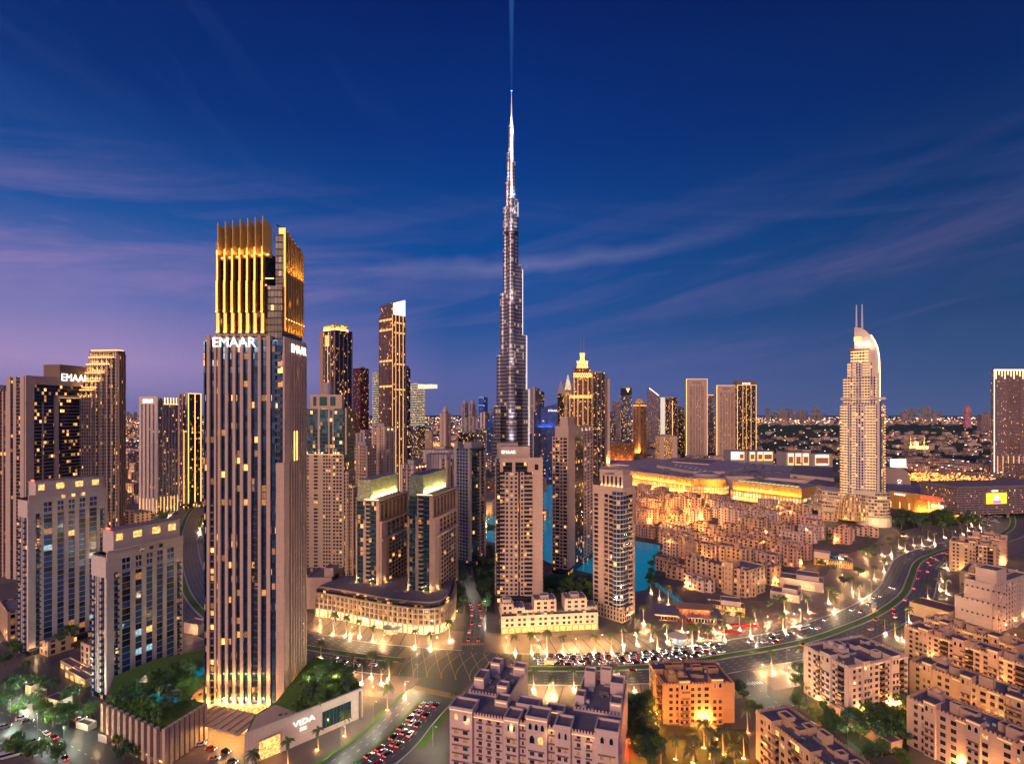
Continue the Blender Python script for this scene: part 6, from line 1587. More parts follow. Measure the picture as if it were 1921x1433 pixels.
# ------------------------------------------------------------------ skyline right of the needle
def far_right():
    simple('mauve rounded skyscraper just right of the needle skyscraper', 992, 1004, 1012, 1750, 30, 728, 'fc_mauve', spec_f='P1 G1 P1')
    simple('dark slim skyscraper between the mauve one and the blue curved office', 1008, 1015, 1021, 1900, 30, 735, 'fc_dark')
    D0 = 1230; b = Bld('curved_office', 'blue lit curved glass office with a slanting roof, right foot of the needle skyscraper', 'office building', 1002, 1046, 1048, D=D0, th=0, dp=30)
    W = b.W; n = 10; pts = []; zs = []
    for q in range(n+1): s = q/n; pts.append((-W+W*s, -6*math.sin(s*math.pi*.9))); zs.append(b.z(772)+(b.z(757)-b.z(772))*s**.7)
    pts += [(0, 30), (-W, 30)]; zs += [zs[-1], zs[0]]
    MB().prism(pts, 0, zs).build('facade', V['fc_blue'], b.root)
    mb = MB()
    for q in range(21): s = q/20; x = -W+W*s; y = -6*math.sin(s*math.pi*.9); mb.box(x-.25, x+.25, y-.7, y, 30, b.z(772)+(b.z(757)-b.z(772))*s**.7)
    mb.build('mullions', V['metal'], b.root)
    text('sign', 'EMAAR', 6.5, V['sign_dim'], b.root, (-12, -7, b.z(772)), (math.pi/2, 0, 0), .2)
    area('roof_wash', (-W/2, -14, b.z(800)), (0, .3, 1), W*.8, 1, 9000, (.08,.25,1), b.root)
    # pointed pair
    def pointed(label, xl, xr, D, ysh, ytop, fc, cm, ybody=None):
        b = Bld('pointed_tower', label, 'skyscraper', xl, xr, xr+2, D=D, th=0, dp=(xr-xl)/F*D)
        W, L = b.W, b.L; MB().box(-W, 0, 0, L, 0, b.z(ysh)).build('facade', V[fc], b.root)
        mb = MB(); base = [(-W+.5, .5), (-.5, .5), (-.5, L-.5), (-W+.5, L-.5)]
        if ybody: mb.prism(base, b.z(ysh), b.z(ybody), scale_top=.78); mb.prism([(-W/2+(x+W/2)*.78, L/2+(y-L/2)*.78) for x, y in base], b.z(ybody), b.z(ytop), scale_top=.03)
        else: mb.prism(base, b.z(ysh), b.z(ytop), scale_top=.03)
        mb.build('pointed_roof', cm, b.root); b.done(); return b
    pointed('dark tower with a grey pointed roof, left neighbour of the glowing gold spire tower', 1046, 1059, 1700, 738, 712, 'fc_dark', V['st_grey'], 728)
    b = pointed('glowing gold tower with a sharp lit pyramid roof, left of the lattice crowned tower', 1060, 1072, 1650, 731, 701, 'fc_gold', facade('fc_goldroof', (1,.7,.3), (1,.7,.3), 1.5, 1.5, .1, .1, 1.0, 1.6, metal=.1, pal=(0,.4,.8,1)), 722)
    # lattice crown
    b = Bld('crowned_tower', 'stepped tower with zigzag golden lattice crowns and two thin antennas', 'skyscraper', 1068, 1118, 1119, D=1350, th=0, dp=50)
    W, L = b.W, b.L; fx = lambda px: -W+(px-1068)/50*W
    levels = [(1068, 1118, 0, 743, 0), (1076, 1111, 743, 697, 6), (1078, 1109, 697, 690, 7), (1083, 1104, 690, 684, 11)]
    for x0, x1, y0, y1, ins in levels:
        MB().box(fx(x0), fx(x1), ins, L-ins, b.z(y0) if y0 else 0, b.z(y1), top=1).build('tier', [V['fc_bronze'], V['roof']], b.root)
    def zig(x0, x1, ya, yb, n, y, r=.9, part='lattice_crown'):
        mb = MB(); 
        for i in range(n):
            s0 = fx(x0+(x1-x0)*i/n); s1 = fx(x0+(x1-x0)*(i+1)/n); m = (s0+s1)/2
            mb.tube([(s0, y, b.z(yb)), (m, y, b.z(ya))], r, 4); mb.tube([(m, y, b.z(ya)), (s1, y, b.z(yb))], r, 4)
            mb.tube([(s0, y, b.z(ya)), (m, y, b.z(yb))], r*.7, 4); mb.tube([(m, y, b.z(yb)), (s1, y, b.z(ya))], r*.7, 4)
        mb.build(part, V['led_gold'], b.root)
    zig(1068, 1118, 741, 747, 8, -1.2, .7); zig(1076, 1111, 699, 708, 5, 4.6); zig(1083, 1104, 676, 691, 4, 9.5, .8)
    zig(1089, 1098, 661, 680, 2, 12, .8)
    MB().box(fx(1090), fx(1097), 14, 22, b.z(690), b.z(674)).build('tier', V['fc_bronze'], b.root)
    for px in (1091, 1097): MB().cyl(fx(px), 16, .9, b.z(676), b.z(632), 6, r2=.4).build('antenna', V['st_grey'], b.root)
    for px in (1069, 1077, 1084, 1093.5, 1103, 1110, 1117): led(b, 'f', (px-1068)/50*W, 20, b.z(745 if px in (1069, 1117) else 708), 'led_soft', 1.0, .6 if px in (1069,1117) else .7)
    b.done()
    simple('dark blue glass skyscraper with a few lit storeys, right of the lattice crowned tower', 1112, 1136, 1137, 1300, 0, 699, 'fc_dark', dp=20, spec_f='P.4 G2 P.4 G2 P.4 G2 P.4', wall='st_brown')
    b = simple('thin pale slab lit from below, against the dark blue glass skyscraper', 1137.2, 1144, 1145, 1310, 0, 711, 'fc_white', dp=10, spec_f='P1', wall='st_beige', name='slab_tower')
    point('uplight_lamp', (-b.W/2, -6, 40), 20000, (1,.6,.2), 2, b.root)
    simple('small blue glass tower low beside the pale lit slab', 1144, 1150, 1155, 1700, 30, 772, 'fc_cool')
    simple('grey square tower with a dark top, between the pale slab and the yellow arrow tower', 1150, 1164, 1165, 2300, 0, 753, 'fc_grey', dp=30)
    b = simple('dark blue skyscraper with a yellow arrow sign on its crown', 1165, 1185, 1186, 1900, 0, 728, 'fc_cool', dp=14, fh=3.6)
    x = -b.W*.35; MB().prism([(x-6, -1), (x, -1.2), (x+6, -1), (x+6, 0), (x-6, 0)], b.zt-2.5, b.zt-1).build('sign', V['led_gold'], b.root)
    mb = MB(); mb.face([(x-6, -.6, b.zt-2.5), (x, -.6, b.zt-16), (x+6, -.6, b.zt-2.5)]); mb.build('sign', V['led_gold'], b.root)
    MB().box(-b.W-.2, .2, -.3, 10, b.zt-26, b.zt).build('crown', V['pane_deep'], b.root)
    b = simple('orange lit round-topped hotel tower standing alone before the skyline', 1187, 1200, 1213, 1700, 42, 757, 'fc_rust', name='hotel_tower', cat='hotel', spec_f='P1 C2 P.6 C2 P1', spec_r='P1 C2 P.6 C2 P1', wall='st_rust')
    MB().cyl(-b.W/2, b.L/2, 17, b.zt, b.z(748), 20, r2=12).build('crown', V['fc_gold'], b.root)
    MB().cyl(-b.W/2, b.L/2, .8, b.z(748), b.z(722), 6, r2=.3).build('antenna', V['metal'], b.root)
    for s_, L_ in (('f', b.W), ('r', b.L)): ledh(b, s_, 2, L_-2, b.zt-6, 'led_gold', 1.6, .9)
    area('wash', (2, -8, 30), (-.1, .1, 1), 30, 4, 90000, (1,.45,.12), b.root)
    b = Bld('wedge_tower', 'silver skyscraper with a slanting pointed roof and mast', 'skyscraper', 1218, 1236, 1237, D=2600, th=0, dp=40)
    MB().prism([(-b.W, 0), (0, 0), (0, 40), (-b.W, 40)], 0, [b.z(728), b.z(742), b.z(742), b.z(728)]).build('facade', V['fc_grey'], b.root)
    MB().tube([(-b.W, -1, b.z(728)), (0, -1, b.z(742))], 1.6, 4).build('light_strip', V['led_white'], b.root); MB().cyl(-b.W+2, 5, 1.2, b.z(730), b.z(718), 6, r2=.4).build('antenna', V['metal'], b.root)
    b = simple('dark tower with a bright white left flank, before the highway lights', 1239, 1272, 1273, 1850, 0, 746, 'fc_dark', dp=14, spec_f='G4 P.4 G3 P.4', wall='st_brown')
    mb = MB(); b.fb(mb, 'f', 0, b.W*.26, -.3, 1.2, 8, b.zt+1); mb.build('lit_flank', litpane('lit_flank', (1,.80,.62), .9), b.root)
    led(b, 'f', b.W*.68, 10, b.zt-10, 'led_soft', 2)
    simple('small dark tower right of the white flanked tower', 1272, 1283, 1284, 1900, 0, 765, 'fc_dark', dp=30)
    for xl, xr, top, D, lab in ((1287, 1327, 711, 1880, 'broad pale twin tower outlined in gold light, leftmost of the gold outlined group'), (1344, 1382, 723, 1880, 'broad pale twin tower outlined in gold light, middle of the gold outlined group')):
        b = Bld('apartment_tower', lab, 'tower', xl, xr, xr+2, D=D, th=0, dp=14)
        zt = b.z(top); b.body('facade', V['fc_residence'], 0, zt-2)
        b.bays('f', 'P2.2 C1.6:2 P.6 G1 P.6 G1 P.6 G1 P.6 C1.6:2 P2.2', 8, zt-26, 3.8, V['st_pink'], out=1.2)
        mb = MB(); b.fb(mb, 'f', 0, b.W, -.3, 1.4, zt-9, zt); b.fb(mb, 'f', 0, b.W*.30, -.3, 1.3, zt-26, zt-9); b.fb(mb, 'f', b.W*.72, b.W, -.3, 1.3, zt-26, zt-9); mb.build('parapet', V['st_pink'], b.root)
        for k in range(6): mb = MB(); b.fb(mb, 'f', b.W*(.32+.065*k), b.W*(.35+.065*k), -.3, 1.3, zt-26, zt-15); mb.build('crown_fin', V['st_white'], b.root)
        led(b, 'f', .8, 8, zt, 'led_gold', 1.6, 1.5); led(b, 'f', b.W-.8, 8, zt, 'led_gold' if top > 715 else 'led_soft', 1.4, 1.5); ledh(b, 'f', 0, b.W, zt, 'led_soft', 1.2, 1.5); b.done()
    simple('slim dark tower with a lit cornice between the two pale gold outlined towers', 1327.5, 1339, 1340, 2100, 0, 740, 'fc_grey', dp=30, leds=(('f', 'h', -2, 'led_soft', 2),))
    b = simple('dark tower ribbed in gold light, name sign on top, rightmost of the gold outlined group', 1382.5, 1419, 1420, 1860, 0, 722, 'fc_dark', dp=14, name='apartment_tower', leds=(('f','v',.02),('f','v',.30,8,'led_soft'),('f','v',.48,8,'led_soft'),('f','v',.72,8,'led_soft'),('f','v',.98),('f','h',-1)))
    MB().box(-b.W+1, -1, 3, 30, b.zt, b.z(714)).build('sign_block', V['st_brown'], b.root); text('sign', 'EMAAR', 9, V['sign_white'], b.root, (-b.W/2, 2, b.zt+2), (math.pi/2, 0, 0), .2)
    # big dark tower at the right edge
    b = Bld('apartment_tower', 'broad dark tower with a crown of hanging light bars at the right edge', 'tower', 1864, 1990, 1991, D=1300, th=0, dp=8)
    zt = b.z(694); b.body('facade', V['fc_mauve'], 0, zt)
    b.bays('f', 'P.6 G3 P.5 C3 P.5 G3 P.5 C3 P.5 G3 P.6', 60, zt-14, 3.6, V['st_brown'], out=.8)
    led(b, 'f', .6, 12, zt, 'led_warm', 1.3, 1.2); ledh(b, 'f', 0, b.W, zt, 'led_warm', 2.4, 1.2)
    for k in range(22): led(b, 'f', 5+k*7.3, zt-(22, 12, 16)[k % 3], zt, 'led_warm', 1.2, 1.0)
    for k in range(12): led(b, 'f', 9+k*13, 10, 52, 'led_soft', 1.2, 1.1)
    MB().box(-b.W+22, 20, -60, 0, 0, 34, top=1).build('podium', [V['fc_grey'], V['roof_mauve']], b.root); 
    mb = MB()
    for k in range(26): mb.box(-b.W+24+k*5, -b.W+25+k*5, -61.2, -60, 3, 32)
    mb.build('podium_fins', V['st_white'], b.root); b.done()
    # odd far towers
    b = Bld('flared_tower', 'far purple lit tower with concave sides, alone over the dark parkland', 'tower', 1812, 1826, 1827, D=5200, th=0, dp=50)
    c = -b.W/2; mb = MB()
    prof = [(0, .50), (.3, .40), (.6, .36), (.85, .42), (.93, .30), (1, .05)]
    for (s0, r0), (s1, r1) in zip(prof, prof[1:]): mb.cyl(c, 25, r0*b.W, s0*b.z(760), s1*b.z(760), 12, r2=r1*b.W)
    mb.build('facade', facade('fc_purple', (.45,.14,.22), (.35,.10,.22), 6, 6, .3, .4, .6, 1.0, metal=.1, pal=(0,.9,.95,1)), b.root); b.done()
    for xl, xr, y in ((1841, 1852, 777), (1852.6, 1862, 774)): simple('mauve far block by the right-hand tower, %s' % ('left one' if xl < 1845 else 'right one'), xl, xr, xr+.5, 4200, 0, y, 'fc_mauve', dp=40)
far_right()

def far_left():
    b = simple('rust pink tower with a pointed stepped roof, left of the needle skyscraper', 825, 836, 846, 2200, 40, 775, 'fc_residence', spec_f='P1 G1 P1', spec_r='P1 G1 P1', wall='st_pink', cap=8)
    MB().prism([(-b.W*.8, b.L*.2), (-b.W*.2, b.L*.2), (-b.W*.2, b.L*.8), (-b.W*.8, b.L*.8)], b.zt+6, b.z(761), scale_top=.15).build('pointed_roof', V['st_pink'], b.root)
    for xl, xr, nm in ((866, 878, 'left'), (880, 892, 'right')):
        b = simple('dark twin tower with curved shoulders, %s one of the pair' % nm, xl, (xl+xr)/2, xr, 2100, 40, 757, 'fc_mauve', spec_f='P1 G2 P1', wall='st_grey')
        MB().cyl(-b.W*.5, b.L*.5, 9, b.zt, b.z(750), 12, r2=6).build('shoulder', V['st_grey'], b.root)
    simple('grey slab with vertical ribs below the dark twin towers', 872, 896, 899, 1950, 0, 783, 'fc_grey', dp=30, spec_f='P1 G1 P1 G1 P1 G1 P1')
    simple('deep blue square tower with two white bands', 898, 907, 915, 2400, 45, 745, 'fc_blue', leds=(('f','h',-1,'lit_cool',2),('f','h',-36,'lit_cool',2)))
    simple('pale arched office tower beside the deep blue one', 901, 910, 918, 2100, 40, 774, 'fc_grey', wall='st_white', spec_f='P1 G1 P1')
    b = Bld('wedge_tower', 'blue lit wedge office leaning against the foot of the needle skyscraper', 'office building', 911, 926, 927, D=1900, th=0, dp=30)
    MB().prism([(-b.W, 0), (0, 0), (0, 30), (-b.W, 30)], 0, [b.z(796), b.z(771), b.z(771), b.z(796)]).build('facade', V['fc_blue'], b.root)
    simple('low dark blue office, left of the needle skyscraper base', 860, 890, 891, 1650, 0, 812, 'fc_dark', dp=40)
    simple('low blue glass office nearest the needle skyscraper base', 890.5, 912, 914, 1600, 0, 806, 'fc_cool', dp=40)
    simple('rust low block left of the crescent offices', 793, 810, 811, 1750, 0, 809, 'fc_residence', dp=30)
    # crescent offices
    for i, (c0, c1, y, D) in enumerate(((793, 850, 844, 1180), (800, 862, 852, 1010))):
        b = Bld('crescent_office', ('ribbed crescent office block behind the crowned slabs, farther one', 'ribbed crescent office block behind the crowned slabs, nearer one')[i], 'office building', c0, c1, c1+2, D=D, th=0, dp=24)
        W = b.W; n = 12; P0 = [(-W+W*q/n, 8*(2*q/n-1)**2) for q in range(n+1)]; pts = P0+[(0, 34), (-W, 34)]
        MB().prism(pts, 0, b.z(y), 0, 1).build('facade', [V['fc_white'], V['roof']], b.root); mb = MB()
        for x, yy in P0: mb.box(x-.5, x+.5, yy-1, yy, 4, b.z(y)+.5)
        mb.build('ribs', V['st_white'], b.root)
    b = simple('orange lit low terminal by the highway, behind the mall', 1120, 1190, 1191, 1650, 0, 831, 'fc_rust', dp=60, name='low_block', cat='building', fh=5)
    for k in range(5): point('forecourt_lamp', (-b.W*(.1+.2*k), -12, 12), 14000, (1,.35,.1), 2, b.root)
    simple('beige block with a lit arched front before the white flanked tower', 1237, 1270, 1271, 1500, 0, 818, 'fc_gold', dp=40, name='low_block', cat='building', spec_f='P3 G5 P3', wall='st_pink')
    # tiny towers on the horizon
    me = None; rr = random.Random(5); k = 0
    cl = [(1440, 1560, 16), (1690, 1765, 14), (1575, 1590, 2), (830, 925, 6), (1470, 1530, 8), (1640, 1700, 8), (240, 262, 3), (1260, 1290, 2), (1900, 1921, 2)]
    for a, c, n in cl:
        for i in range(n):
            D = rr.uniform(9000, 14000); px = rr.uniform(a, c); h = rr.uniform(90, 280); w = rr.uniform(20, 45)
            o = MB().box(-w, w, -w, w, 0, h, top=1).build('distant_tower', [V['fc_cool' if k % 3 else 'fc_mauve'], V['roof']], None, ((px-CX)/F*D, D, 0), rr.random())
            tag(o, 'tiny far tower standing on the horizon', 'tower', 'far towers on the horizon'); k += 1
far_left()

# ------------------------------------------------------------------ far city, parkland, mosque
def far_city():
    rr = random.Random(11); mb = MB(); lg = [MB() for _ in range(4)]
    def house(x, y, w, d, h): mb.box(x-w, x+w, y-d, y+d, 0, h, mi=rr.choice((0, 0, 1, 2)), top=3)
    for i in range(5200):
        D = 900*math.exp(rr.random()*2.45); ax = rr.uniform(-1.02, 1.02); x = ax*D; px = ax*F+CX; py = HY+CAMH*F/D
        if px > 1420 and 800 < py < 812 and rr.random() < .97: continue
        if px > 1280 and 812 < py < 870 and rr.random() < .55: continue
        if D < 1250 and -350 < x < 900: continue
        if D < 1700 and 100 < x < 1100: continue
        if D < 1800 and x < -100 and px < 600 and rr.random() < .3: continue
        w = rr.uniform(6, 16)*(1+D/9000); house(x, D, w, w*rr.uniform(.6, 1.2), rr.uniform(5, 14)*(1+D/5000))
    o = mb.build('distant_city', [V['fc_old'], V['fc_old_pale'], V['fc_grey'], V['roof_mauve']]); tag(o, 'low far city of small houses spreading to the horizon', 'city', kind='stuff')
    # lamps strewn over it
    for i in range(9000):
        D = 900*math.exp(rr.random()*2.9); ax = rr.uniform(-1.05, 1.05); px = ax*F+CX; py = HY+CAMH*F/D
        if px > 1420 and 797 < py < 812 and rr.random() < .93: continue
        if px > 1280 and 812 < py < 870 and rr.random() < .72: continue
        if D < 1300 and -350 < ax*D < 1000: continue
        if D < 1500 and ax < -.1 and rr.random() < .4: continue
        s = D/F*rr.choice((.36, .5, .65, .9)); z = rr.uniform(5, 12)*(1+D/8000); k = rr.choice((0, 0, 0, 1, 1, 2, 2, 3)) if px > 600 else rr.choice((0, 0, 0, 0, 1, 2))
        if 250 < px < 262 and 830 < py < 900: k = 2
        lg[k].box(ax*D-s, ax*D+s, D-s, D+s, z, z+s*1.2)
    for i, m in enumerate((glow('city_amber', (1,.42,.10), 2.6), glow('city_pink', (1,.55,.38), 2.2), glow('city_white', (1,.85,.66), 3.2), glow('city_cool', (.6,.75,1), 2.6))):
        o = lg[i].build('city_lights', m); tag(o, ('amber', 'rosy', 'white', 'cool bluish')[i]+' street lights strewn over the far city', 'street lights', kind='stuff')
    # dark wooded parkland
    mb = MB()
    for i in range(3600):
        py = rr.choice((rr.uniform(799, 813), rr.uniform(815, 872))); px = rr.uniform(1425 if py < 813 else 1300, 1865)
        if py > 813 and rr.random() < .45 and px < 1440: continue
        if 1655 < px < 1870 and py > 874: continue
        x, y = G(px, py); r = rr.uniform(5, 10)*(y/2500+.3)
        if 1690 < px < 1755 and 822 < py < 852: continue
        for q in range(3):
            mb.dome(x+rr.uniform(-r, r), y+rr.uniform(-r, r), 1.5, r*rr.uniform(.5, .9), 6, 2, 0, rr.uniform(.7, 1.1))
    o = mb.build('parkland_trees', V['leaf_far']); tag(o, 'dark wooded parkland spread before the horizon on the right', 'trees', kind='stuff')
    # orange headlights and lamps of the highway
    mb = MB()
    for i in range(420):
        t = rr.random(); a = (1692+t*228, 891+t*22+rr.uniform(-6, 9)) if i % 2 else (rr.uniform(1700, 1868), rr.uniform(886, 905))
        x, y = G(*a); mb.box(x-1.6, x+1.6, y-1, y+1, 1, 2.2)
    for i in range(260):
        x, y = G(rr.uniform(-40, 22), rr.uniform(955, 1040)); mb.box(x-.8, x+.8, y-.6, y+.6, 1, 2.0)
    for i in range(300):
        x, y = G(rr.uniform(800, 880), rr.uniform(834, 842)); mb.box(x-2, x+2, y-1, y+1, 8, 10)
    o = mb.build('highway_lights', glow('hw', (1,.30,.05), 3.5)); tag(o, 'dense orange lights of traffic and lamps along the far highways', 'traffic lights', kind='stuff')
    for px, py in ((1720, 893), (1780, 893), (1840, 900), (1750, 912), (1800, 912), (5, 970), (15, 1010), (2, 1030), (1150, 850), (835, 845)):
        x, y = G(px, py); 
        l = empty('highway_mast', (x, y, 0), 0, 'tall lighting mast over the glowing highway', 'lighting mast', 'lighting masts by the highways')
        MB().cyl(0, 0, .5, 0, 26, 6, r2=.3).build('mast', V['metal'], l); MB().cyl(0, 0, 1.6, 26, 27, 8).build('lamp_head', V['bulb'], l)
        point('mast_light', (0, 0, 24), 45000*(y/1000)**1.2, (1,.30,.06), 1.5, l)
    # mosque
    D = 2300; b = empty('mosque', ((1723-CX)/F*D, D, 0), 0, 'small golden lit mosque with a dome and two minarets among dark trees', 'mosque')
    MB().box(-38, 38, 0, 50, 0, 16, top=1).build('prayer_hall', [V['st_beige'], V['roof']], b)
    d = MB().cyl(0, 22, 15, 16, 22, 16); d.dome(0, 22, 22, 15, 14, 5, 0, 1.1); d.tube([(0, 22, 38), (0, 22, 50)], .8, 5, r2=.2); d.build('dome', V['st_beige'], b)
    for x in (-30, 30): MB().cyl(x, 5, 2.4, 16, 52, 8, r2=1.6).cyl(x, 5, 1.8, 52, 62, 8, r2=.1).build('minaret', V['st_beige'], b)
    area('wash', (0, -26, 2), (0, .6, 1), 90, 4, 260000, (1,.55,.12), b); point('dome_lamp', (0, -6, 26), 60000, (1,.6,.2), 2, b)
far_city()

# ------------------------------------------------------------------ the mall
def mall():
    fm = facade('fc_mallglow', (.62,.36,.10), (.9,.7,.4), 5.2, 7.5, .22, .22, .75, 2.6, metal=.1, rough=.5, pal=(0,.35,.9,1), wobble=0)
    gp = stone('st_mallgold', (.66,.36,.09), 2.0, 20, .2)
    def wing(label, p0, p1, h0, h1, depth, back=6, pan=gp, skylights=0, arcade=True):
        a = G(*p0); c = G(*p1); L = math.hypot(c[0]-a[0], c[1]-a[1]); rz = math.atan2(c[1]-a[1], c[0]-a[0])
        r = empty('shopping_mall_wing', (a[0], a[1], 0), rz, label, 'shopping mall')
        MB().box(0, L, 0, depth, 0, h0, top=1).build('arcade', [fm, V['roof_mauve']], r)
        MB().box(2, L-2, back, depth+20, h0, h1, top=1).build('upper_facade', [pan, V['mall_roof']], r)
        mb = MB()
        n = int(L/6)
        for k in range(n): mb.box(2+k*(L-4)/n, 3+k*(L-4)/n, back-.8, back, h0, h1-1)
        mb.build('facade_fins', gp, r)
        MB().box(1, L-1, back-1.4, back+1, h1-1, h1+.8).build('cornice', V['st_pink'], r)
        for k in range(int(L/16)+1):
            MB().box(4+k*16, 9+k*16, back-.3, back-.05, h0+3, h0+8).build('lit_window', V['lit_white'], r) if 2 <= k <= int(L/16)-3 else None
        area('facade_wash', (L/2, back-3.5, h0+.6), (0, .35, 1), L*.95, 1, 250*L, (1,.50,.10), r)
        area('arcade_wash', (L/2, -5, 1), (0, .5, 1), L*.95, 1, 150*L, (1,.58,.16), r)
        for k in range(skylights):
            MB().box(8+k*(L-16)/skylights, 12+k*(L-16)/skylights, back+6, back+14, h1+.8, h1+1.6).build('skylight', glow('skylight', (.75,.72,.18), 1.0), r)
        for k in range(3): MB().box(L*.2+k*L*.25, L*.3+k*L*.25, depth*.5, depth*.8, h1, h1+2.5).build('roof_plant', V['metal'], r)
        return r
    wing('golden lit mall wing at the left, upper storey over a glowing arcade', (1150, 905), (1299, 928), 15, 30, 60)
    wing('golden lit mall wing with a row of yellow skylights on its roof', (1370, 936), (1503, 954), 17, 32, 60, skylights=14)
    # rotunda
    x, y = G(1336, 926); r = empty('mall_rotunda', (x, y+20, 0), 0, 'round domed entrance of the mall, golden, between its two wings', 'shopping mall')
    MB().cyl(0, 0, 38, 0, 14, 36).build('arcade', fm, r); MB().cyl(0, 4, 35, 14, 29, 36).build('drum', gp, r)
    MB().cyl(0, 6, 37, 29, 31.5, 36, 0, 1, r2=33).cyl(0, 10, 26, 31.5, 37, 36, 0, 1, r2=18).build('roof', [V['st_mauve'], V['roof_slate']], r)
    area('wash', (0, -42, 14.5), (0, .35, 1), 60, 2, 22000, (1,.5,.1), r); area('wash', (0, -46, 1), (0, .5, 1), 60, 2, 14000, (1,.58,.16), r)
    # mass of roofs behind
    rr = random.Random(3)
    r = empty('mall_roofs', (*G(1330, 893), 0), 0, 'broad mauve mass of curved mall roofs behind the golden front', 'shopping mall')
    x0 = r.location.x; y0 = r.location.y
    def rel(px, py, z): a = G(px, py, z); return (a[0]-x0, a[1]-y0)
    def slab(px, z0, z1, m='mall_roof', side='st_mauve', part='roof_deck'):
        pts = [rel(p[0], p[1], z1) for p in px]
        if sum(a[0]*b_[1]-b_[0]*a[1] for a, b_ in zip(pts, pts[1:]+pts[:1])) < 0: pts.reverse()
        MB().prism(pts, z0, z1, 0, 1).build(part, [V[side], V[m]], r)
    slab([(1125, 880), (1215, 884), (1300, 893), (1400, 893), (1510, 900), (1560, 905), (1560, 878), (1390, 868), (1250, 860), (1130, 866)], 0, 27)
    slab([(1232, 872), (1300, 884), (1360, 884), (1395, 876), (1385, 866), (1330, 861), (1260, 858)], 27, 33)
    slab([(1262, 865), (1330, 870), (1350, 864), (1290, 860)], 33, 36, 'roof_mauve')
    slab([(1482, 889), (1565, 897), (1562, 876), (1490, 873)], 27, 34, 'roof_mauve')
    slab([(1512, 906), (1560, 914), (1575, 905), (1530, 898)], 20, 30, 'roof_mauve', 'st_mallgold')
    slab([(1110, 868), (1180, 872), (1232, 862), (1228, 857), (1180, 864), (1120, 861)], 24, 30)
    for i in range(8):
        a = (1265+i*9, 872+i*1.8); slab([(a[0], a[1]), (a[0]+5, a[1]+.8), (a[0]+9, a[1]-2), (a[0]+4, a[1]-3)], 30, 34, 'kerb', 'kerb', 'skylight')
    for i in range(6):
        q = rel(rr.uniform(1400, 1470), rr.uniform(878, 888), 30); MB().cyl(q[0], q[1], rr.uniform(8, 16), 27, 29.5, 20).build('roof_dish', V['roof_mauve'], r)
    for k in range(34):
        q = rel(rr.uniform(1150, 1550), rr.uniform(866, 895), 30); w = rr.uniform(2, 7); MB().box(q[0]-w, q[0]+w, q[1]-w, q[1]+w, 27, 29+rr.random()*3).build('roof_plant', V['metal' if k % 2 else 'roof_mauve'], r)
    # row of screened pavilions behind
    def pav(label, x0, x1, yb, yt, D, frames):
        b = Bld('mall_pavilion', label, 'shopping mall', x0, x1, x1+1, D=D, th=0, dp=50)
        z1 = b.z(yt); z0 = max(0, b.z(yb)); MB().box(-b.W, 0, 0, 50, 0, z1, top=1).build('block', [V['st_grey'], V['roof_slate']], b.root)
        for (a, c, m) in frames:
            xa, xc = -b.W+(a-x0)/F*D, -b.W+(c-x0)/F*D; h = z1-z0
            if m != 'screen': MB().box(xa, xc, -.8, -.1, z0+h*.1, z1-h*.08).build('gold_frame', V['led_soft'], b.root); MB().box(xa+2, xc-2, -1.1, -.82, z0+h*.24, z1-h*.3).build('display', V['st_rust'], b.root); MB().box(xa+2, xc-2, -1.1, -.82, z1-h*.3, z1-h*.14).build('display', V['screen'], b.root)
            else: MB().box(xa, xc, -.9, -.1, z0+h*.12, z1-h*.08).build('screen', V['screen'], b.root)
    pav('mall pavilion with a wide white screen, leftmost of the row of lit pavilions', 1370, 1402, 864, 846, 1500, [(1371.5, 1386, 'screen'), (1386.5, 1396, 'f')])
    pav('mall pavilion with gold framed displays, second of the row of lit pavilions', 1404, 1452, 866, 846, 1500, [(1406.5, 1416, 'f'), (1421, 1431, 'f'), (1432.5, 1449, 'f')])
    pav('mall pavilion with three gold framed displays in a dark front', 1474, 1521, 875, 848, 1420, [(1478, 1489, 'f'), (1492, 1503, 'f'), (1506, 1517, 'f')])
    pav('mall pavilion with one large bright display at the right of the row', 1522, 1562, 875, 851, 1420, [(1529, 1555, 'f'), (1534, 1550, 'screen')])
    # orange front with signs
    a = G(1664, 952); c = G(1786, 971); e = G(1824, 966)
    r = empty('shopping_mall', (a[0], a[1], 0), 0, 'orange lit mall front carrying the DUBAI MALL letters above dark trees', 'shopping mall')
    u = (c[0]-a[0], c[1]-a[1]); v = (e[0]-a[0], e[1]-a[1]); Lf = math.hypot(*u); rz = math.atan2(u[1], u[0])
    MB().prism([(0, 0), u, v, (v[0]+20, v[1]+90), (60, 120), (0, 60)], 0, 29, 0, 1).build('block', [gp, V['roof_slate']], r)
    mb = MB(); n = 40
    for k in range(n):
        t = k/n; x, y = u[0]*t, u[1]*t; mb.box(x-.5, x+.5, y-1.2, y, 3 if t < .5 else 19, 25)
    mb.build('facade_fins', gp, r)
    def on(t, z, s, size, m='sign_white', o=1.6, sx=1.0): text('sign', s, size, MATS[m], r, (u[0]*t+math.sin(rz)*o, u[1]*t-math.cos(rz)*o, z), (math.pi/2, 0, rz), .2, 'CENTER', .03, sx)
    on(.85, 12.5, 'DUBAI', 6, sx=1.5)
    text('sign', 'MALL', 5.6, MATS['sign_white'], r, ((u[0]+v[0])/2-1, (u[1]+v[1])/2-9+1.5, 11.5), (math.pi/2, 0, 0), .2, 'CENTER', .03, 1.3)
    on(.72, 23, 'KidZania', 5.4, 'red_sign', sx=1.6); on(.22, 23.5, 'CINEMAS', 3.4, 'sign_white', sx=1.2)
    MB().box(-8, 8, -.2, .2, -2, 2).build('sign_panel', V['blue_sign'], r, (u[0]*.60+1, u[1]*.60-1.6, 9), rz)
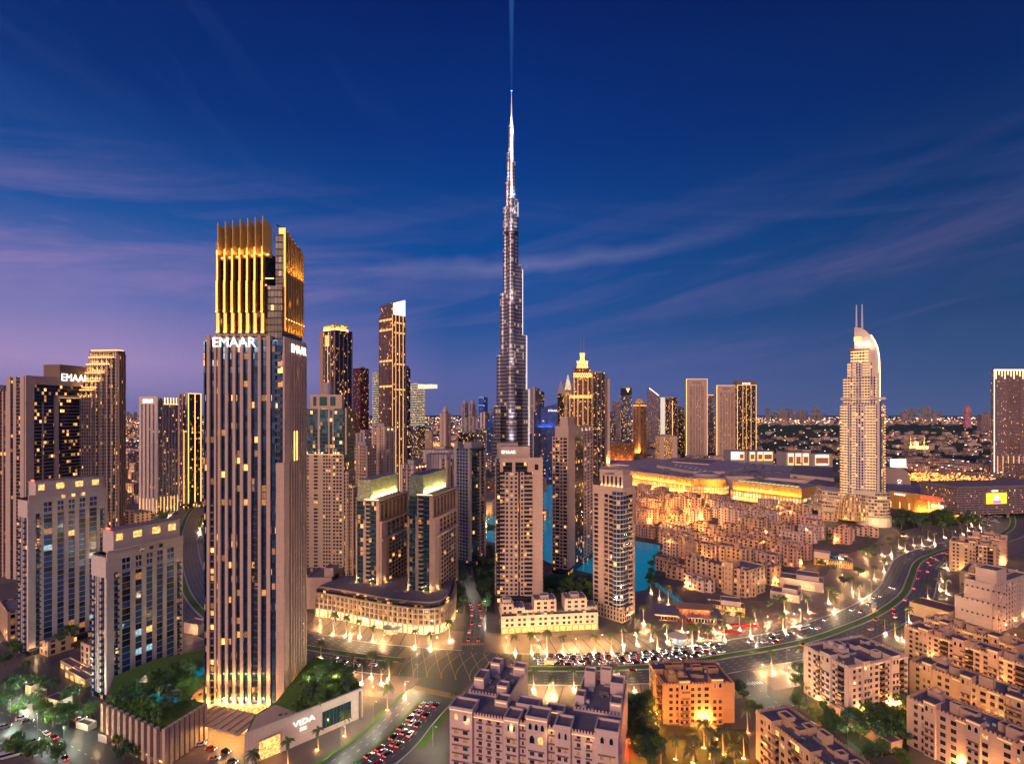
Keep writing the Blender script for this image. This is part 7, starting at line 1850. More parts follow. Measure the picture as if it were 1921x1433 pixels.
    MB().box(0, 8, -.3, -.25, -2, 2).build('sign_panel', V['red_sign'], r, (u[0]*.60+1, u[1]*.60-1.6, 9), rz)
    for k in range(7):
        t = .05+k*.15; MB().box(u[0]*t-.4, u[0]*t+.4, u[1]*t-2, u[1]*t-1.4, 2, 20 if k > 3 else 12).build('light_strip', V['led_gold'], r)
    area('facade_wash', (u[0]*.5, u[1]*.5-7, 2), (.06, .35, 1), Lf, 1.5, 52000, (1,.45,.06), r, up=(u[0], u[1], 0))
    area('facade_wash', ((u[0]+v[0])/2, (u[1]+v[1])/2-9, 2), (0, .35, 1), 30, 1.5, 18000, (1,.45,.06), r)
    # quarter-round hall with emblem
    b = Bld('domed_hall', 'grey quarter-round hall with a round emblem behind the orange mall front', 'shopping mall', 1660, 1709, 1711, D=960, th=0, dp=60)
    W = b.W; H1 = b.z(878); f = [(-W, 0, 0)]+[(0, 0, 0)]+[(-W*.42*(1-math.cos(q))-.0, 0, H1*.45+H1*.55*math.sin(q)) for q in [R(t) for t in range(0, 91, 10)]]+[(-W, 0, H1)]
    mb = MB(); g = [(x, 60, z) for x, y, z in f]; mb.face(f); mb.face(list(reversed(g)))
    for i in range(len(f)): j = (i+1) % len(f); mb.face([f[j], f[i], g[i], g[j]])
    mb.build('shell', V['st_mauve'], b.root)
    mb = MB(); pts = [(-W*.45+3.2*math.cos(q), -.6, b.z(905)+3.6*math.sin(2*q)*.9*(1) ) for q in [2*math.pi*k/16 for k in range(17)]]
    mb.tube([(-W*.45+3.6*math.sin(2*q), -.6, b.z(905)+5.0*math.cos(q)) for q in [2*math.pi*k/20 for k in range(21)]], .4, 4); mb.build('emblem', V['sign_dim'], b.root)
    o = Bld('billboard', 'large white lit billboard above the quarter-round hall', 'billboard', 1671, 1700, 1700.5, D=1120, th=0, dp=3)
    MB().box(-o.W, 0, 0, 2, o.z(877), o.z(861)).build('screen', V['screen'], o.root); MB().box(-o.W*.6, -o.W*.4, .5, 1.5, 0, o.z(877)).build('post', V['metal'], o.root)
    # dark hall with the yellow screen
    b = Bld('dark_hall', 'low dark hall carrying a yellow advertising screen by the far road', 'building', 1796, 1850, 1960, D=790, th=-8)
    b = b; MB().box(-b.W, 150, 0, 60, 6, b.z(912), top=1).build('block', [V['fc_mauve'], V['roof_mauve']], b.root)
    MB().box(-b.W-2, 152, -2, 62, b.z(916), b.z(911)).build('roof_canopy', V['roof_mauve'], b.root)
    MB().box(0, 34, -1.2, -.3, b.z(945), b.z(925)).build('advert_screen', glow('yellow_screen', (1,.62,.04), 1.6), b.root)
    MB().box(13, 20, -1.4, -1.25, b.z(941), b.z(929)).build('advert_figure', glow('scr_white', (.95,.8,.75), 1.4), b.root); MB().box(10, 24, -1.6, -1.45, b.z(944), b.z(939)).build('advert_figure', glow('scr_purple', (.45,.12,.5), 1.4), b.root)
    MB().box(9, 19, -1.5, -.5, b.z(922), b.z(920)).build('sign', V['sign_white'], b.root)
    for k in (-40, -10, 40, 80): MB().box(k, k+2, 2, 4, 0, 6).build('column', V['concrete'], b.root)
mall()
# ------------------------------------------------------------------ trees, palms, cars, lamps
def tree_proto(seed, r, h, leaf, nl=1500, ls=.33):
    q = random.Random(seed); cr = MB(); tr = MB()
    th = h*.38; tr.tube([(0,0,0), (q.uniform(-.2,.2), q.uniform(-.2,.2), th*.6), (0,0,th)], .30, 7, r2=.2)
    cl = []
    for i in range(9+int(r*1.5)):
        a = q.uniform(0, 6.28); rr_ = r*math.sqrt(q.random())*.85; z = th+(h-th)*q.uniform(.15, .85)*(1-.35*(rr_/r)**2)
        cl.append((rr_*math.cos(a), rr_*math.sin(a), z, r*q.uniform(.26, .46)))
        if i < 7: tr.tube([(0,0,th*.9), (cl[-1][0]*.5, cl[-1][1]*.5, (th+z)/2), (cl[-1][0]*.85, cl[-1][1]*.85, z)], .14, 5, r2=.04)
    for i in range(nl):
        c = cl[i % len(cl)]; v = Vector((q.gauss(0,1), q.gauss(0,1), q.gauss(0,.8))).normalized()*c[3]*q.uniform(.55, 1.08)
        p = Vector(c[:3])+v; n = (v.normalized()+Vector((q.uniform(-.6,.6), q.uniform(-.6,.6), q.uniform(-.2,.8)))).normalized(); a = n.orthogonal().normalized(); a.rotate(Matrix.Rotation(q.uniform(0, 6.28), 3, n)); b = n.cross(a); s = ls*q.uniform(.6, 1.4)
        cr.face([tuple(p-a*s), tuple(p-b*s*.55), tuple(p+a*s), tuple(p+b*s*.55)])
    return tr.mesh('trunk', V['bark']), cr.mesh('crown', V[leaf])
TREES = [tree_proto(1, 3.6, 7.5, 'leaf'), tree_proto(2, 4.2, 7, 'leaf_blue'), tree_proto(3, 3.0, 6.2, 'leaf'), tree_proto(4, 4.8, 8.5, 'leaf_blue', 1100)]
def palm_proto(seed, h, nf=26, lf=3.0, lit=True):
    q = random.Random(seed); tr = MB(); cr = MB()
    pts = [(math.sin(k*.5+seed)*.12, 0, h*k/8) for k in range(9)]
    tr.tube(pts, .30, 8, r2=.19); tr.cyl(0, 0, .42, 0, .5, 8, r2=.3)
    top = Vector(pts[-1])
    for i in range(nf):
        a = 6.283*i*.381966+q.uniform(-.2, .2); up = q.uniform(-.35, 1.15); L = lf*q.uniform(.8, 1.1); n = 8; pr = None; side = Vector((-math.sin(a), math.cos(a), 0))
        for k in range(n+1):
            t = k/n; p = top+Vector((math.cos(a)*L*t*math.cos(up*.6), math.sin(a)*L*t*math.cos(up*.6), L*(math.sin(up)*t-.75*t*t)+.25)); w = .62*math.sin(math.pi*min(.96, .12+t*.85))
            if pr:
                for sg in (-1, 1):
                    e0 = pr[0]+side*sg*pr[1]-Vector((0,0,.30*pr[1])); e1 = p+side*sg*w*.35-Vector((0,0,.3*w))
                    cr.face([tuple(pr[0]), tuple(e0+(p-pr[0])*.35), tuple(e1+(p-pr[0])*.35), tuple(pr[0]+(p-pr[0])*.72)])
            pr = (p, w)
    return tr.mesh('trunk', V['palm_bark']), cr.mesh('fronds', V['palm_leaf'])
PALMS = [palm_proto(1, 8.6), palm_proto(2, 7.8, 24, 2.8), palm_proto(3, 9.4, 28, 3.1)]
LUP = MB().cyl(0, 0, .28, 0, .2, 8).mesh('uplight', V['bulb_white']); LUPW = MB().cyl(0, 0, .28, 0, .2, 8).mesh('uplight', V['bulb'])
tq = random.Random(99)
def tree(label, x, y, z=0, s=None, k=None, group=None):
    k = tq.randrange(len(TREES)) if k is None else k; s = s or tq.uniform(.75, 1.25)
    r = empty('tree', (x, y, z), tq.uniform(0, 6.28), label, 'tree', group); r.scale = (s*tq.uniform(.9, 1.15), s, s*tq.uniform(.85, 1.15))
    put('trunk', TREES[k][0], r); put('crown', TREES[k][1], r)
def palm(label, x, y, z=0, s=None, lit=0, group=None, col=(1,.80,.58), big=False):
    k = tq.randrange(3); s = s or tq.uniform(1.1, 1.45)
    r = empty('palm_tree', (x, y, z), tq.uniform(-.5, .5), label, 'palm tree', group); r.scale = (s,)*3
    put('trunk', PALMS[k][0], r); put('fronds', PALMS[k][1], r)
    if lit:
        d = 1.0
        put('uplight', LUP if col[2] > .4 else LUPW, r, (.2, -d, .05)); put('uplight', LUP if col[2] > .4 else LUPW, r, (-.6, -.8, .05))
        point('uplight_lamp', (.1, -1.25, .8), lit*2.8, (col[0], col[1]*.80, col[2]*.50), .25, r)
def rowof(kind, pts, phrase, z=0, **kw):
    pts = sorted(pts, key=lambda p: p[0])
    for i, p in enumerate(pts):
        x, y = G(p[0], p[1], z); kind('%s from left %s' % (nth(i+1), phrase), x, y, z, group=phrase, **kw)
# palms of the boulevard, where the photograph has them
rowof(lambda l, *a, **k: palm('uplit palm, '+l, *a, **k), [(1001,1291),(1038,1302),(1076,1290),(1149,1289),(1189,1294),(1448,1258),(1507,1248)], 'on the near pavement of the boulevard', lit=900)
rowof(lambda l, *a, **k: palm('uplit palm, '+l, *a, **k), [(966,1222),(996,1222),(1026,1221),(1056,1221),(1115,1221),(1147,1221),(1167,1208),(1194,1207),(1221,1198)], 'before the white terrace block', lit=900)
rowof(lambda l, *a, **k: palm('uplit palm, '+l, *a, **k), [(627,1187),(650,1191),(675,1191),(700,1200),(779,1211),(808,1215),(843,1199)], 'before the curved block', lit=900)
rowof(lambda l, *a, **k: palm('uplit palm, '+l, *a, **k), [(602,1237),(664,1263),(680,1279),(697,1268),(715,1280),(730,1271)], 'between the podium garden and the big junction', lit=800)
rowof(lambda l, *a, **k: palm('uplit palm, '+l, *a, **k), [(1192,1190),(1207,1168),(1233,1216),(1251,1202),(1280,1184),(1299,1210),(1311,1196),(1328,1208),(1339,1184),(1359,1198),(1364,1173),(1387,1181),(1408,1192),(1417,1170),(1469,1180),(1471,1146),(1515,1147)], 'on the plaza by the restaurant', lit=900)
rowof(lambda l, *a, **k: palm('uplit palm, '+l, *a, **k), [(1221,1111),(1237,1122),(1254,1133),(1272,1139)], 'along the canal edge', lit=600)
rowof(lambda l, *a, **k: palm('uplit palm, '+l, *a, **k), [(1554,1130),(1565,1146),(1597,1109),(1612,1122),(1658,1071),(1640,1085),(1653,1040),(1672,1040),(1686,1026),(1698,1033),(1713,1022),(1729,1022),(1741,1012),(1753,1019),(1770,1008),(1787,1012),(1804,1002),(1815,995),(1822,985),(1830,1000),(1838,990),(1846,1000),(1853,985)], 'on the inner side of the boulevard bend', lit=1500)
rowof(lambda l, *a, **k: palm('uplit palm, '+l, *a, **k), [(1679,1194),(1692,1201),(1660,1188),(1705,1166),(1722,1150),(1761,1105),(1775,1112),(1740,1122),(1775,1064),(1792,1070),(1765,1088),(1800,1046),(1815,1040)], 'on the outer side of the boulevard bend', lit=1200)
L0 = rp(BLV, 420); ks = []
d = BLV.len-6
i = 0
while d > L0+75:
    for sg in (-1, 1):
        x, y, _ = BLV.at(d, sg*22.5); ks.append((CX+F*x/y, HY+CAMH*F/y))
        x, y, _ = BLV.at(d-7, sg*32); ks.append((CX+F*x/y, HY+CAMH*F/y))
    d -= 19
rowof(lambda l, *a, **k: palm('lit palm, '+l, *a, **k), ks[:60], 'along the avenue left of the fluted tower', lit=1500)
# unlit or orange lit garden palms in front
rowof(lambda l, *a, **k: palm('garden palm, '+l, *a, **k), [(1268,1422),(1300,1428),(1332,1420),(1356,1412),(1295,1450),(1340,1458),(1378,1446),(1402,1372),(1367,1465),(1240,1440),(1320,1400),(1395,1420)], 'in the grove below the orange block', lit=240, col=(1,.42,.10))
rowof(lambda l, *a, **k: palm('street palm, '+l, *a, **k), [(540,1432),(597,1404),(648,1378),(727,1330),(474,1462),(856,1335)], 'on the pavement along the VIDA podium wall', lit=220, col=(1,.45,.12))
# trees
def grove(phrase, pts, z=0, s=None):
    pts = sorted(pts)
    for i, p in enumerate(pts):
        x, y = G(p[0], p[1], z); tree('%s tree from left %s' % (nth(i+1), phrase), x, y, z, s=s*tq.uniform(.8, 1.2) if s else None, group=phrase)
def scatter(poly, n, mind, z=0, seed=1):
    q = random.Random(seed); out = []; xs = [p[0] for p in poly]; ys = [p[1] for p in poly]; t = 0
    while len(out) < n and t < 4000:
        t += 1; a = (q.uniform(min(xs), max(xs)), q.uniform(min(ys), max(ys)))
        if inpoly(a[0], a[1], poly):
            w = G(a[0], a[1], z)
            if all(math.hypot(w[0]-b[0], w[1]-b[1]) > mind for b, _ in out): out.append((w, a))
    return [a for _, a in out]
grove('in the podium garden beside the fins', scatter([(212,1322),(300,1362),(330,1345),(318,1300),(382,1250),(365,1236),(300,1262),(230,1300)], 30, 3.2, 16, 2), 16, .8)
grove('on the roof garden behind the VIDA wall', scatter([(545,1352),(572,1342),(640,1312),(676,1288),(650,1258),(600,1250),(584,1262),(560,1300)], 30, 2.8, 14.6, 3), 14.6, .75)
def shrubs(label, poly, z, n, seed):
    q = random.Random(seed); mb = MB()
    for a in scatter(poly, n, 1.6, z, seed):
        x, y = G(a[0], a[1], z); r = q.uniform(.5, 1.3)
        for i in range(60):
            v = Vector((q.gauss(0,1), q.gauss(0,1), abs(q.gauss(0,1)))).normalized()*r*q.uniform(.6, 1); n_ = (v+Vector((q.uniform(-.5,.5), q.uniform(-.5,.5), .4))).normalized(); t1 = n_.orthogonal().normalized(); t2 = n_.cross(t1); c = Vector((x, y, z))+v; k = .24
            mb.face([tuple(c-t1*k), tuple(c-t2*k), tuple(c+t1*k), tuple(c+t2*k)])
    tag(mb.build('shrub_bed', V['leaf']), label, 'shrubs', kind='stuff')
shrubs('beds of clipped shrubs covering the fin podium garden', [(205,1318),(300,1362),(340,1335),(386,1310),(382,1240),(365,1236),(300,1262),(230,1300)], 16, 120, 62)
shrubs('beds of clipped shrubs behind the VIDA wall', [(535,1340),(600,1322),(676,1290),(650,1258),(584,1262),(570,1300),(520,1345)], 14.6, 110, 63)
grove('around the parking lot at the lower left', [(62,1329),(97,1295),(124,1320),(90,1345),(115,1352),(100,1362),(135,1345),(169,1350),(47,1257),(21,1287),(8,1300),(30,1306),(40,1298),(18,1222),(30,1232),(6,1250),(42,1414),(60,1424),(79,1420),(20,1420),(34,1340),(14,1330),(150,1310),(140,1300),(30,1400),(108,1430),(52,1282),(74,1296),(78,1340),(128,1362),(5,1318)], 0, 1.0)
grove('in front of the fins of the garden podium', [(222,1404),(238,1414),(250,1406),(263,1420),(281,1412),(232,1424),(296,1426)], 0, .9)
grove('on the planted roof between the white slab blocks', scatter([(98,1190),(110,1206),(146,1192),(138,1180)], 9, 3, 9, 5), 9, .6)
grove('in the garden between the three residences', scatter([(1000,1096),(1040,1090),(1110,1098),(1112,1122),(1060,1116),(1010,1118)], 26, 6, 0, 6), 0, 1.05)
grove('along the park road', [(868,1040),(875,1060),(905,1060),(912,1080),(898,1080),(920,1100),(860,1075),(865,1095),(858,1110),(905,1110),(916,1125),(922,1062),(925,1045),(862,1120),(870,1135),(855,1150),(912,1145),(926,1080),(890,1045),(900,1035),(918,1035)], 0, 1.15)
grove('in the dark clump between the pink hotel and orange block', scatter([(1176,1320),(1225,1330),(1240,1400),(1228,1440),(1190,1432),(1176,1380)], 18, 4.8, 0, 7), 0, 1.25)
grove('beside the small junction', [(1492,1285),(1503,1292),(1512,1282),(1520,1300),(1498,1270),(1508,1262),(1385,1300),(1396,1312),(1410,1330),(1425,1342)], 0, .9)
grove('along the lane beside the pale beige courtyard block', [(1500,1330),(1520,1342),(1535,1356),(1550,1366),(1562,1378),(1575,1388),(1545,1340),(1560,1352),(1575,1366)], 0, .85)
grove('in the court below the pale beige courtyard block', scatter([(1600,1352),(1692,1335),(1700,1395),(1640,1392),(1600,1385)], 20, 4.4, 0, 9), 0, 1.1)
grove('along the lane at the bottom', [(1625,1420),(1640,1428),(1655,1420),(1690,1430),(1700,1445)], 0, .9)
grove('before the orange mall front', scatter([(1668,968),(1720,972),(1830,968),(1838,982),(1760,1000),(1690,996)], 22, 10, 0, 10), 0, 1.9)
grove('on the inner plaza by the beige villas', [(1476,1122),(1462,1136),(1570,1120),(1582,1098),(1610,1080),(1560,1072),(1632,1046),(1640,1032),(1500,1104),(1522,1090),(1440,1140),(1668,1016),(1690,1008),(1620,1040),(1540,1062)], 0, 1.0)
grove('on the lake edge', [(1226,1066),(1222,1080),(1219,1092),(1230,1056),(1236,1046),(1225,1100)], 0, 1.2)
grove('among the old town houses', [p for p in scatter(TOWN, 150, 14, 0, 12) if all(math.hypot(G(*p)[0]-a, G(*p)[1]-c) > r*.8 for a, c, r in placed)][:40], 0, 1.1)
grove('along the foot of the hotel with the sail top', scatter([(1500,935),(1565,968),(1575,985),(1540,972),(1500,955)], 14, 8, 0, 13), 0, 1.2)
grove('between the terraced rows at the right', scatter([(1700,1300),(1760,1290),(1860,1370),(1850,1400),(1740,1340)], 12, 6, 0, 14), 0, .8)
grove('along the avenue at the far left', [(CX+F*x/y, HY+CAMH*F/y) for x, y in [BLV.at(BLV.len-20-i*17, (-1)**i*28)[:2] for i in range(14)]], 0, 1.5)

# ---- cars
P('car_white', (.72,.72,.72), .2, .1, var=.02); P('car_silver', (.38,.39,.41), .2, .6, var=.02); P('car_black', (.02,.02,.025), .15, .2, var=.02); P('car_red', (.42,.02,.02), .2, .2, var=.02); P('car_grey', (.12,.12,.13), .2, .4, var=.02); P('car_sand', (.42,.32,.18), .25, .3, var=.02); P('car_glass', (.02,.025,.03), .05, .3, var=.02)
def loft(prof, wid, m=0, mb=None):
    """prof: (x, z) outline; wid(x, z): half width"""
    mb = mb or MB(); f = [(x, -wid(x, z), z) for x, z in prof]; g = [(x, wid(x, z), z) for x, z in prof]; n = len(prof)
    mb.face(f, None, m); mb.face(list(reversed(g)), None, m)
    for i in range(n): j = (i+1) % n; mb.face([f[j], f[i], g[i], g[j]], None, m)
    return mb
CARP = {}
def car_proto(c, suv):
    hz = .18 if suv else 0
    body = [(-2.25,.35),(2.2,.35),(2.28,.55),(2.2,.82+hz*.6),(1.0,.95+hz),(-1.75,1.0+hz),(-2.2,.92+hz),(-2.3,.6)]
    top = [(.95,.96+hz),(.25,1.42+hz*2),(-1.15,1.46+hz*2),(-1.75 if not suv else -2.1,1.0+hz)]
    b = loft(body, lambda x, z: .92 if z < .9 else .86).mesh('body', V[c]); 
    t = loft(top, lambda x, z: .80 if z < 1.2 else .66); me = t.mesh('cabin_glass', V['car_glass'])
    rf = MB().box(-1.1, .2, -.62, .62, 1.44+hz*2, 1.49+hz*2).mesh('roof_panel', V[c])
    wh = MB(); 
    for k in range(10): a0, a1 = 2*math.pi*k/10, 2*math.pi*(k+1)/10; wh.face([(.33*math.cos(a0), -.11, .33*math.sin(a0)), (.33*math.cos(a1), -.11, .33*math.sin(a1)), (.33*math.cos(a1), .11, .33*math.sin(a1)), (.33*math.cos(a0), .11, .33*math.sin(a0))])
    wh.face([(.33*math.cos(2*math.pi*k/10), -.11, .33*math.sin(2*math.pi*k/10)) for k in range(10)]); wh.face([(.33*math.cos(-2*math.pi*k/10), .11, .33*math.sin(-2*math.pi*k/10)) for k in range(10)])
    wm = wh.mesh('wheel', V['rubber']); hl = MB().box(-.06, .06, -.26, .26, -.11, .11).mesh('headlight', V['headlamp']); tl = MB().box(-.06, .06, -.3, .3, -.11, .11).mesh('taillight', V['taillamp'])
    return [(b, (0,0,0)), (me, (0,0,0)), (rf, (0,0,0))]+[(wm, (x, y, .33)) for x in (-1.4, 1.4) for y in (-.85, .85)]+[(hl, (2.25, y, .68+hz*.5)) for y in (-.62, .62)]+[(tl, (-2.28, y, .78+hz*.5)) for y in (-.62, .62)]
for c in ('white', 'silver', 'black', 'red', 'grey', 'sand'):
    for s_ in (0, 1): CARP[c, s_] = car_proto('car_'+c, s_)
cq = random.Random(12); LANES = {}
def car(label, x, y, rz, z=.13, c=None, suv=None, group=None, parked=False):
    c = c or cq.choice(('white',)*5+('silver',)*3+('black',)*2+('grey',)*2+('red', 'sand')); suv = cq.randint(0, 1) if suv is None else suv
    r = empty('car', (x, y, z), rz+cq.uniform(-.03, .03), label.replace('@', {'sand': 'sand coloured'}.get(c, c)+(' tall' if suv else '')), 'car', group)
    for me, lc in CARP[c, suv]:
        if parked and me.name.split('.')[0] in ('headlight', 'taillight') and cq.random() < .7: continue
        put(me.name.split('.')[0], me, r, lc)
def queue(path, d0, d1, offs, gap, phrase, lanename, flip=False, p=1.0, limit=999):
    n = 0
    for li, off in enumerate(offs):
        d = d0+cq.uniform(0, 3); k = 0
        while d < d1 and n < limit:
            if cq.random() < p:
                x, y, a = path.at(d, off+cq.uniform(-.5, .5)); k += 1; n += 1
                car('@ car, %s from the %s in lane %s, %s' % (nth(k), lanename, ('one','two','three','four','five')[li], phrase), x, y, a+(math.pi if flip else 0), .16, group='cars '+phrase)
            d += gap*cq.uniform(.9, 1.6)
# heading: the path runs right to left; the far carriageway drives with it
farL = [-NEARS*o for o in (4.9, 8.1, 11.4, 14.7, 17.6)]; nearL = [NEARS*o for o in (4.9, 8.1, 11.4, 14.7, 17.6)]
queue(BLV, rp(BLV, 1365), J0-3, farL, 6.0, 'jam behind the median', 'right', p=.93)
queue(BLV, rp(BLV, 1560), rp(BLV, 1370), farL[:4], 13, 'thinning out before the bend', 'right', p=.6)
queue(BLV, rp(BLV, 1700), rp(BLV, 1570), farL[1:4], 30, 'inner side of the bend', 'far', p=.6)
queue(BLV, rp(BLV, 1760), rp(BLV, 1600), nearL[:3], 26, 'outer side of the bend', 'far', flip=True, p=.6)
queue(BLV, J1+12, J1+75, nearL[1:4], 7, 'beside the podium garden', 'junction', flip=True, p=.85)
queue(BLV, rp(BLV, 1500), rp(BLV, 1050), nearL[:2], 60, 'open near carriageway', 'right', flip=True, p=.7)
queue(SOU, 36, SOU.len-24, [1.6, 4.9, 8.4], 6.3, 'queue on the bottom road', 'junction', flip=True, p=.9)
queue(SOU, 40, 100, [12.2], 16, 'slip road at the bottom', 'junction', flip=True, p=.8)
queue(NOR, 36, 120, [-3.5, 3.2], 12, 'on the park road', 'junction', p=.8)

# far lot of pale cars by the mall bridge
cc = scatter([(1838,968),(1868,950),(1882,962),(1872,984),(1846,988)], 46, 4.5, 0, 21)
tiny = [[(me, lc) for me, lc in CARP[c, 0][:3]] for c in ('white', 'silver')]
for i, a in enumerate(sorted(cc)):
    x, y = G(*a); r = empty('car', (x, y, .16), 2.2, 'pale car in the far crowded carriageway by the mall bridge', 'car', 'pale cars by the mall bridge')
    for me, lc in tiny[i % 2]: put(me.name.split('.')[0], me, r, lc)
    put('headlight', [m_ for m_, _ in CARP['white', 0] if m_.name.startswith('headlight')][0], r, (2.25, 0, .68))
for i, (px, py, rz, c, w) in enumerate(((41,1349,.6,'white','first'),(52,1356,.6,'grey','second'),(87,1377,2.6,'white','third'),(101,1385,2.6,'red','fourth'),(10,1365,.6,'silver','fifth'),(30,1384,.6,'black','sixth'),(100,1402,.3,'white','seventh'),(122,1424,2.5,'black','eighth'),(62,1392,.6,'silver','ninth'),(152,1350,.4,'silver','tenth'))):
    x, y = G(px, py); car('@ car by the lower left parking lot, %s of the scattered ones' % w, x, y, rz, .16, c)
for i, (px, py, rz, c) in enumerate(((377,1398,.3,'white'),(396,1407,-.1,'red'),(424,1412,-.3,'black'),(436,1431,-.2,'grey'),(402,1425,.2,'sand'))):
    x, y = G(px, py); car('@ car, %s from the left on the hotel forecourt' % nth(i+1), x, y, rz, .24, c)
for i, (px, py) in enumerate(((20,1420),(1508,1180),(1640,1140))):
    x, y = G(px, py); r = empty('bus', (x, y, .14), (.6, .45, .9)[i], ('white bus on the street at the lower left corner', 'white bus by the inner kerb of the boulevard', 'bus on the boulevard bend')[i], 'bus')
    MB().box(-5.5, 5.5, -1.25, 1.25, .45, 3.0).build('body', V['car_white'], r); MB().box(-5.3, 5.52, -1.28, 1.28, 1.5, 2.5).build('windows', V['car_glass'], r)
    for xx in (-3.6, 3.6):
        for yy in (-1.15, 1.15): MB().tube([(xx, yy-.12, .5), (xx, yy+.12, .5)], .5, 10).build('wheel', V['rubber'], r)
    for yy in (-.9, .9): MB().box(5.5, 5.6, yy-.2, yy+.2, .8, 1.05).build('headlight', V['headlamp'], r); MB().box(-5.6, -5.5, yy-.2, yy+.2, .8, 1.05).build('taillight', V['taillamp'], r)

# ---- lamps
pole = MB().cyl(0, 0, .11, 0, 9.5, 6, r2=.07).tube([(0,0,9.4), (0,-1.6,9.8)], .06, 5).mesh('pole', V['metal']); head = MB().box(-.18, .18, -2.2, -1.4, 9.7, 9.82).mesh('lamp_head', V['metal']); bulb = MB().box(-.15, .15, -2.15, -1.45, 9.62, 9.7).mesh('lamp_glass', V['bulb_white'])
def lamp(label, x, y, rz, power=900, col=(1,.72,.42), group=None):
    power *= 4.2
    r = empty('street_lamp', (x, y, .1), rz, label, 'street lamp', group); put('pole', pole, r); put('lamp_head', head, r); put('lamp_glass', bulb, r)
    point('lamp_light', (0, -1.8, 9.2), power, col, .3, r)
n = 0
for px in (640, 760, 1010, 1100, 1200, 1290, 1380, 1470, 1560, 1630, 1690):
    d = rp(BLV, px); n += 1; x, y, a = BLV.at(d, -NEARS*21); lamp('street lamp, %s from the left along the far kerb of the boulevard' % nth(n), x, y, a+(math.pi if NEARS > 0 else 0)+math.pi, 1800, group='street lamps along the far kerb')
n = 0
for px in (800, 1030, 1130, 1430, 1530, 1640, 1730, 1790):
    d = rp(BLV, px); n += 1; x, y, a = BLV.at(d, NEARS*21); lamp('street lamp, %s from the left along the near kerb of the boulevard' % nth(n), x, y, a+(0 if NEARS > 0 else math.pi)+math.pi, 1800, group='street lamps along the near kerb')
for i, (px, py) in enumerate(((20,1345),(70,1372),(120,1400),(50,1310),(150,1325))):
    x, y = G(px, py); lamp('street lamp, %s from the left on the lower left street' % nth(i+1), x, y, .6, 1500, (.85,1,.80), group='street lamps of the lower left street')
for i, (px, py) in enumerate(((700,1350),(760,1310),(812,1400),(640,1400),(880,1100),(884,1050),(906,1150))):
    x, y = G(px, py); lamp('street lamp, %s on the side roads by the big junction' % nth(i+1), x, y, 1.2, 1200, (1,.9,.72), group='street lamps by the big junction')
for i, (px, py) in enumerate(((1408,1290),(1515,1335),(1590,1400),(1440,1300))):
    x, y = G(px, py); lamp('street lamp, %s from the left along the lane to the bottom right' % nth(sorted((1408,1515,1590,1440)).index(px)+1), x, y, 1.2, 900, (1,.85,.6), group='street lamps of the lane')
# plaza glow lanterns and old town lanterns
lp = MB().cyl(0, 0, .08, 0, 3.2, 6).mesh('post', V['darkmetal']); lh = MB().cyl(0, 0, .22, 3.2, 3.75, 6, r2=.3, sm=False).mesh('lantern_glass', V['bulb']); lc_ = MB().cyl(0, 0, .34, 3.75, 4.0, 6, r2=.05, sm=False).mesh('lantern_cap', V['darkmetal'])
def lantern(label, x, y, power, col, group):
    power *= 13
    r = empty('lantern', (x, y, .1), 0, label, 'lantern', group); put('post', lp, r); put('lantern_glass', lh, r); put('lantern_cap', lc_, r); point('lantern_light', (0, -.5, 4.3), power, col, .3, r)
ll = []
for a in scatter(TOWN, 200, 13, 0, 31):
    x, y = G(*a)
    if all(math.hypot(x-p, y-q_) > r_*.62 for p, q_, r_ in placed): ll.append((a[0], x, y))
ll = sorted(ll)[:70]
for i, (_, x, y) in enumerate(ll): lantern('orange lantern, %s from the left in the old town lanes' % nth(i+1), x, y, 1500*(y/600)**1.1, (1,.36,.07), 'old town lanterns')
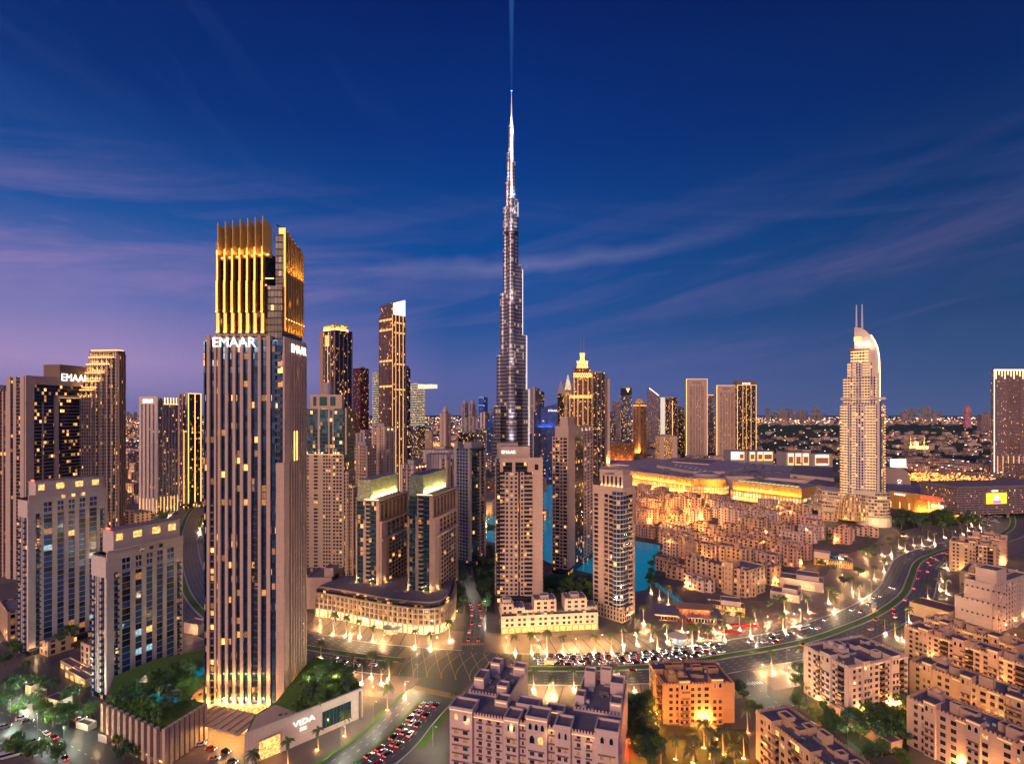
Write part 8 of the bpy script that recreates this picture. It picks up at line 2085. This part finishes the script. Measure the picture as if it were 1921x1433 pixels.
for i, (px, py) in enumerate(sorted([(1262,1400),(1300,1412),(1345,1400),(1380,1420),(1180,1405),(1200,1425),(1230,1370),(1650,1370),(1612,1362),(1690,1350),(1745,1370),(1800,1260),(1870,1270),(1900,1290),(1760,1330),(1720,1290),(1560,1315),(1890,1235),(1830,1300),(1890,1340),(1780,1300),(1850,1215),(1780,1240),(1730,1240),(1905,1200),(1595,1330),(1530,1320)])):
    x, y = G(px, py); lantern('orange garden lantern, %s from the left among the foreground blocks' % nth(i+1), x, y, 520 if px != 1180 else 1000, (1,.36,.07) if px != 1180 else (1,.05,.03), 'garden lanterns')
for i, (px, py) in enumerate(sorted([(600,1172),(660,1185),(720,1200),(820,1205),(950,1205),(1010,1210),(1080,1208),(1130,1200),(1210,1180),(1290,1195),(1350,1186),(1440,1165),(1490,1160),(1570,1120),(1620,1075),(1660,1050),(1530,1100),(1480,1110),(1580,1085),(1625,1045),(1560,1060),(1690,1005),(760,1295),(700,1300),(1030,1300),(1120,1300),(1480,1262),(1430,1258)])):
    x, y = G(px, py); lantern('pavement lantern, %s from the left beside the boulevard' % nth(i+1), x, y, 700, (1,.55,.22), 'pavement lanterns')
# signals and bus shelters on the junctions
for i, (px, py, rz) in enumerate(((1500-468, 1247, .05), (1640, 1146, .7))):
    x, y = G(px, py); r = empty('bus_shelter', (x, y, .3), rz, ('yellow lit shelter on the median by the big junction', 'yellow lit shelter on the median in the bend')[i], 'shelter')
    MB().box(-4, 4, -1.2, 1.2, 2.8, 3.1).build('roof', V['st_white'], r); MB().box(-3.8, 3.8, -.1, .1, .2, 2.6).build('lit_panel', V['lit_warm'], r); [MB().cyl(xx, 1, .08, 0, 2.8, 6).build('post', V['metal'], r) for xx in (-3.6, 0, 3.6)]
    point('shelter_light', (0, -1, 2.4), 300, (1,.6,.2), .3, r)

# ------------------------------------------------------------------ the evening air
def haze():
    m = bpy.data.materials.new('haze'); m.use_nodes = True; N = m.node_tree.nodes; N.clear()
    o = N.new('ShaderNodeOutputMaterial'); v = N.new('ShaderNodeVolumePrincipled')
    v.inputs['Color'].default_value = (.55,.70,1,1); v.inputs['Density'].default_value = 7e-6; v.inputs['Anisotropy'].default_value = .2
    m.node_tree.links.new(v.outputs[0], o.inputs['Volume'])
    h = MB().box(-40500, 40500, -40500, 40500, -1, 1100).build('haze', m); tag(h, 'thin evening haze over the whole city', 'haze', kind='stuff')
haze()
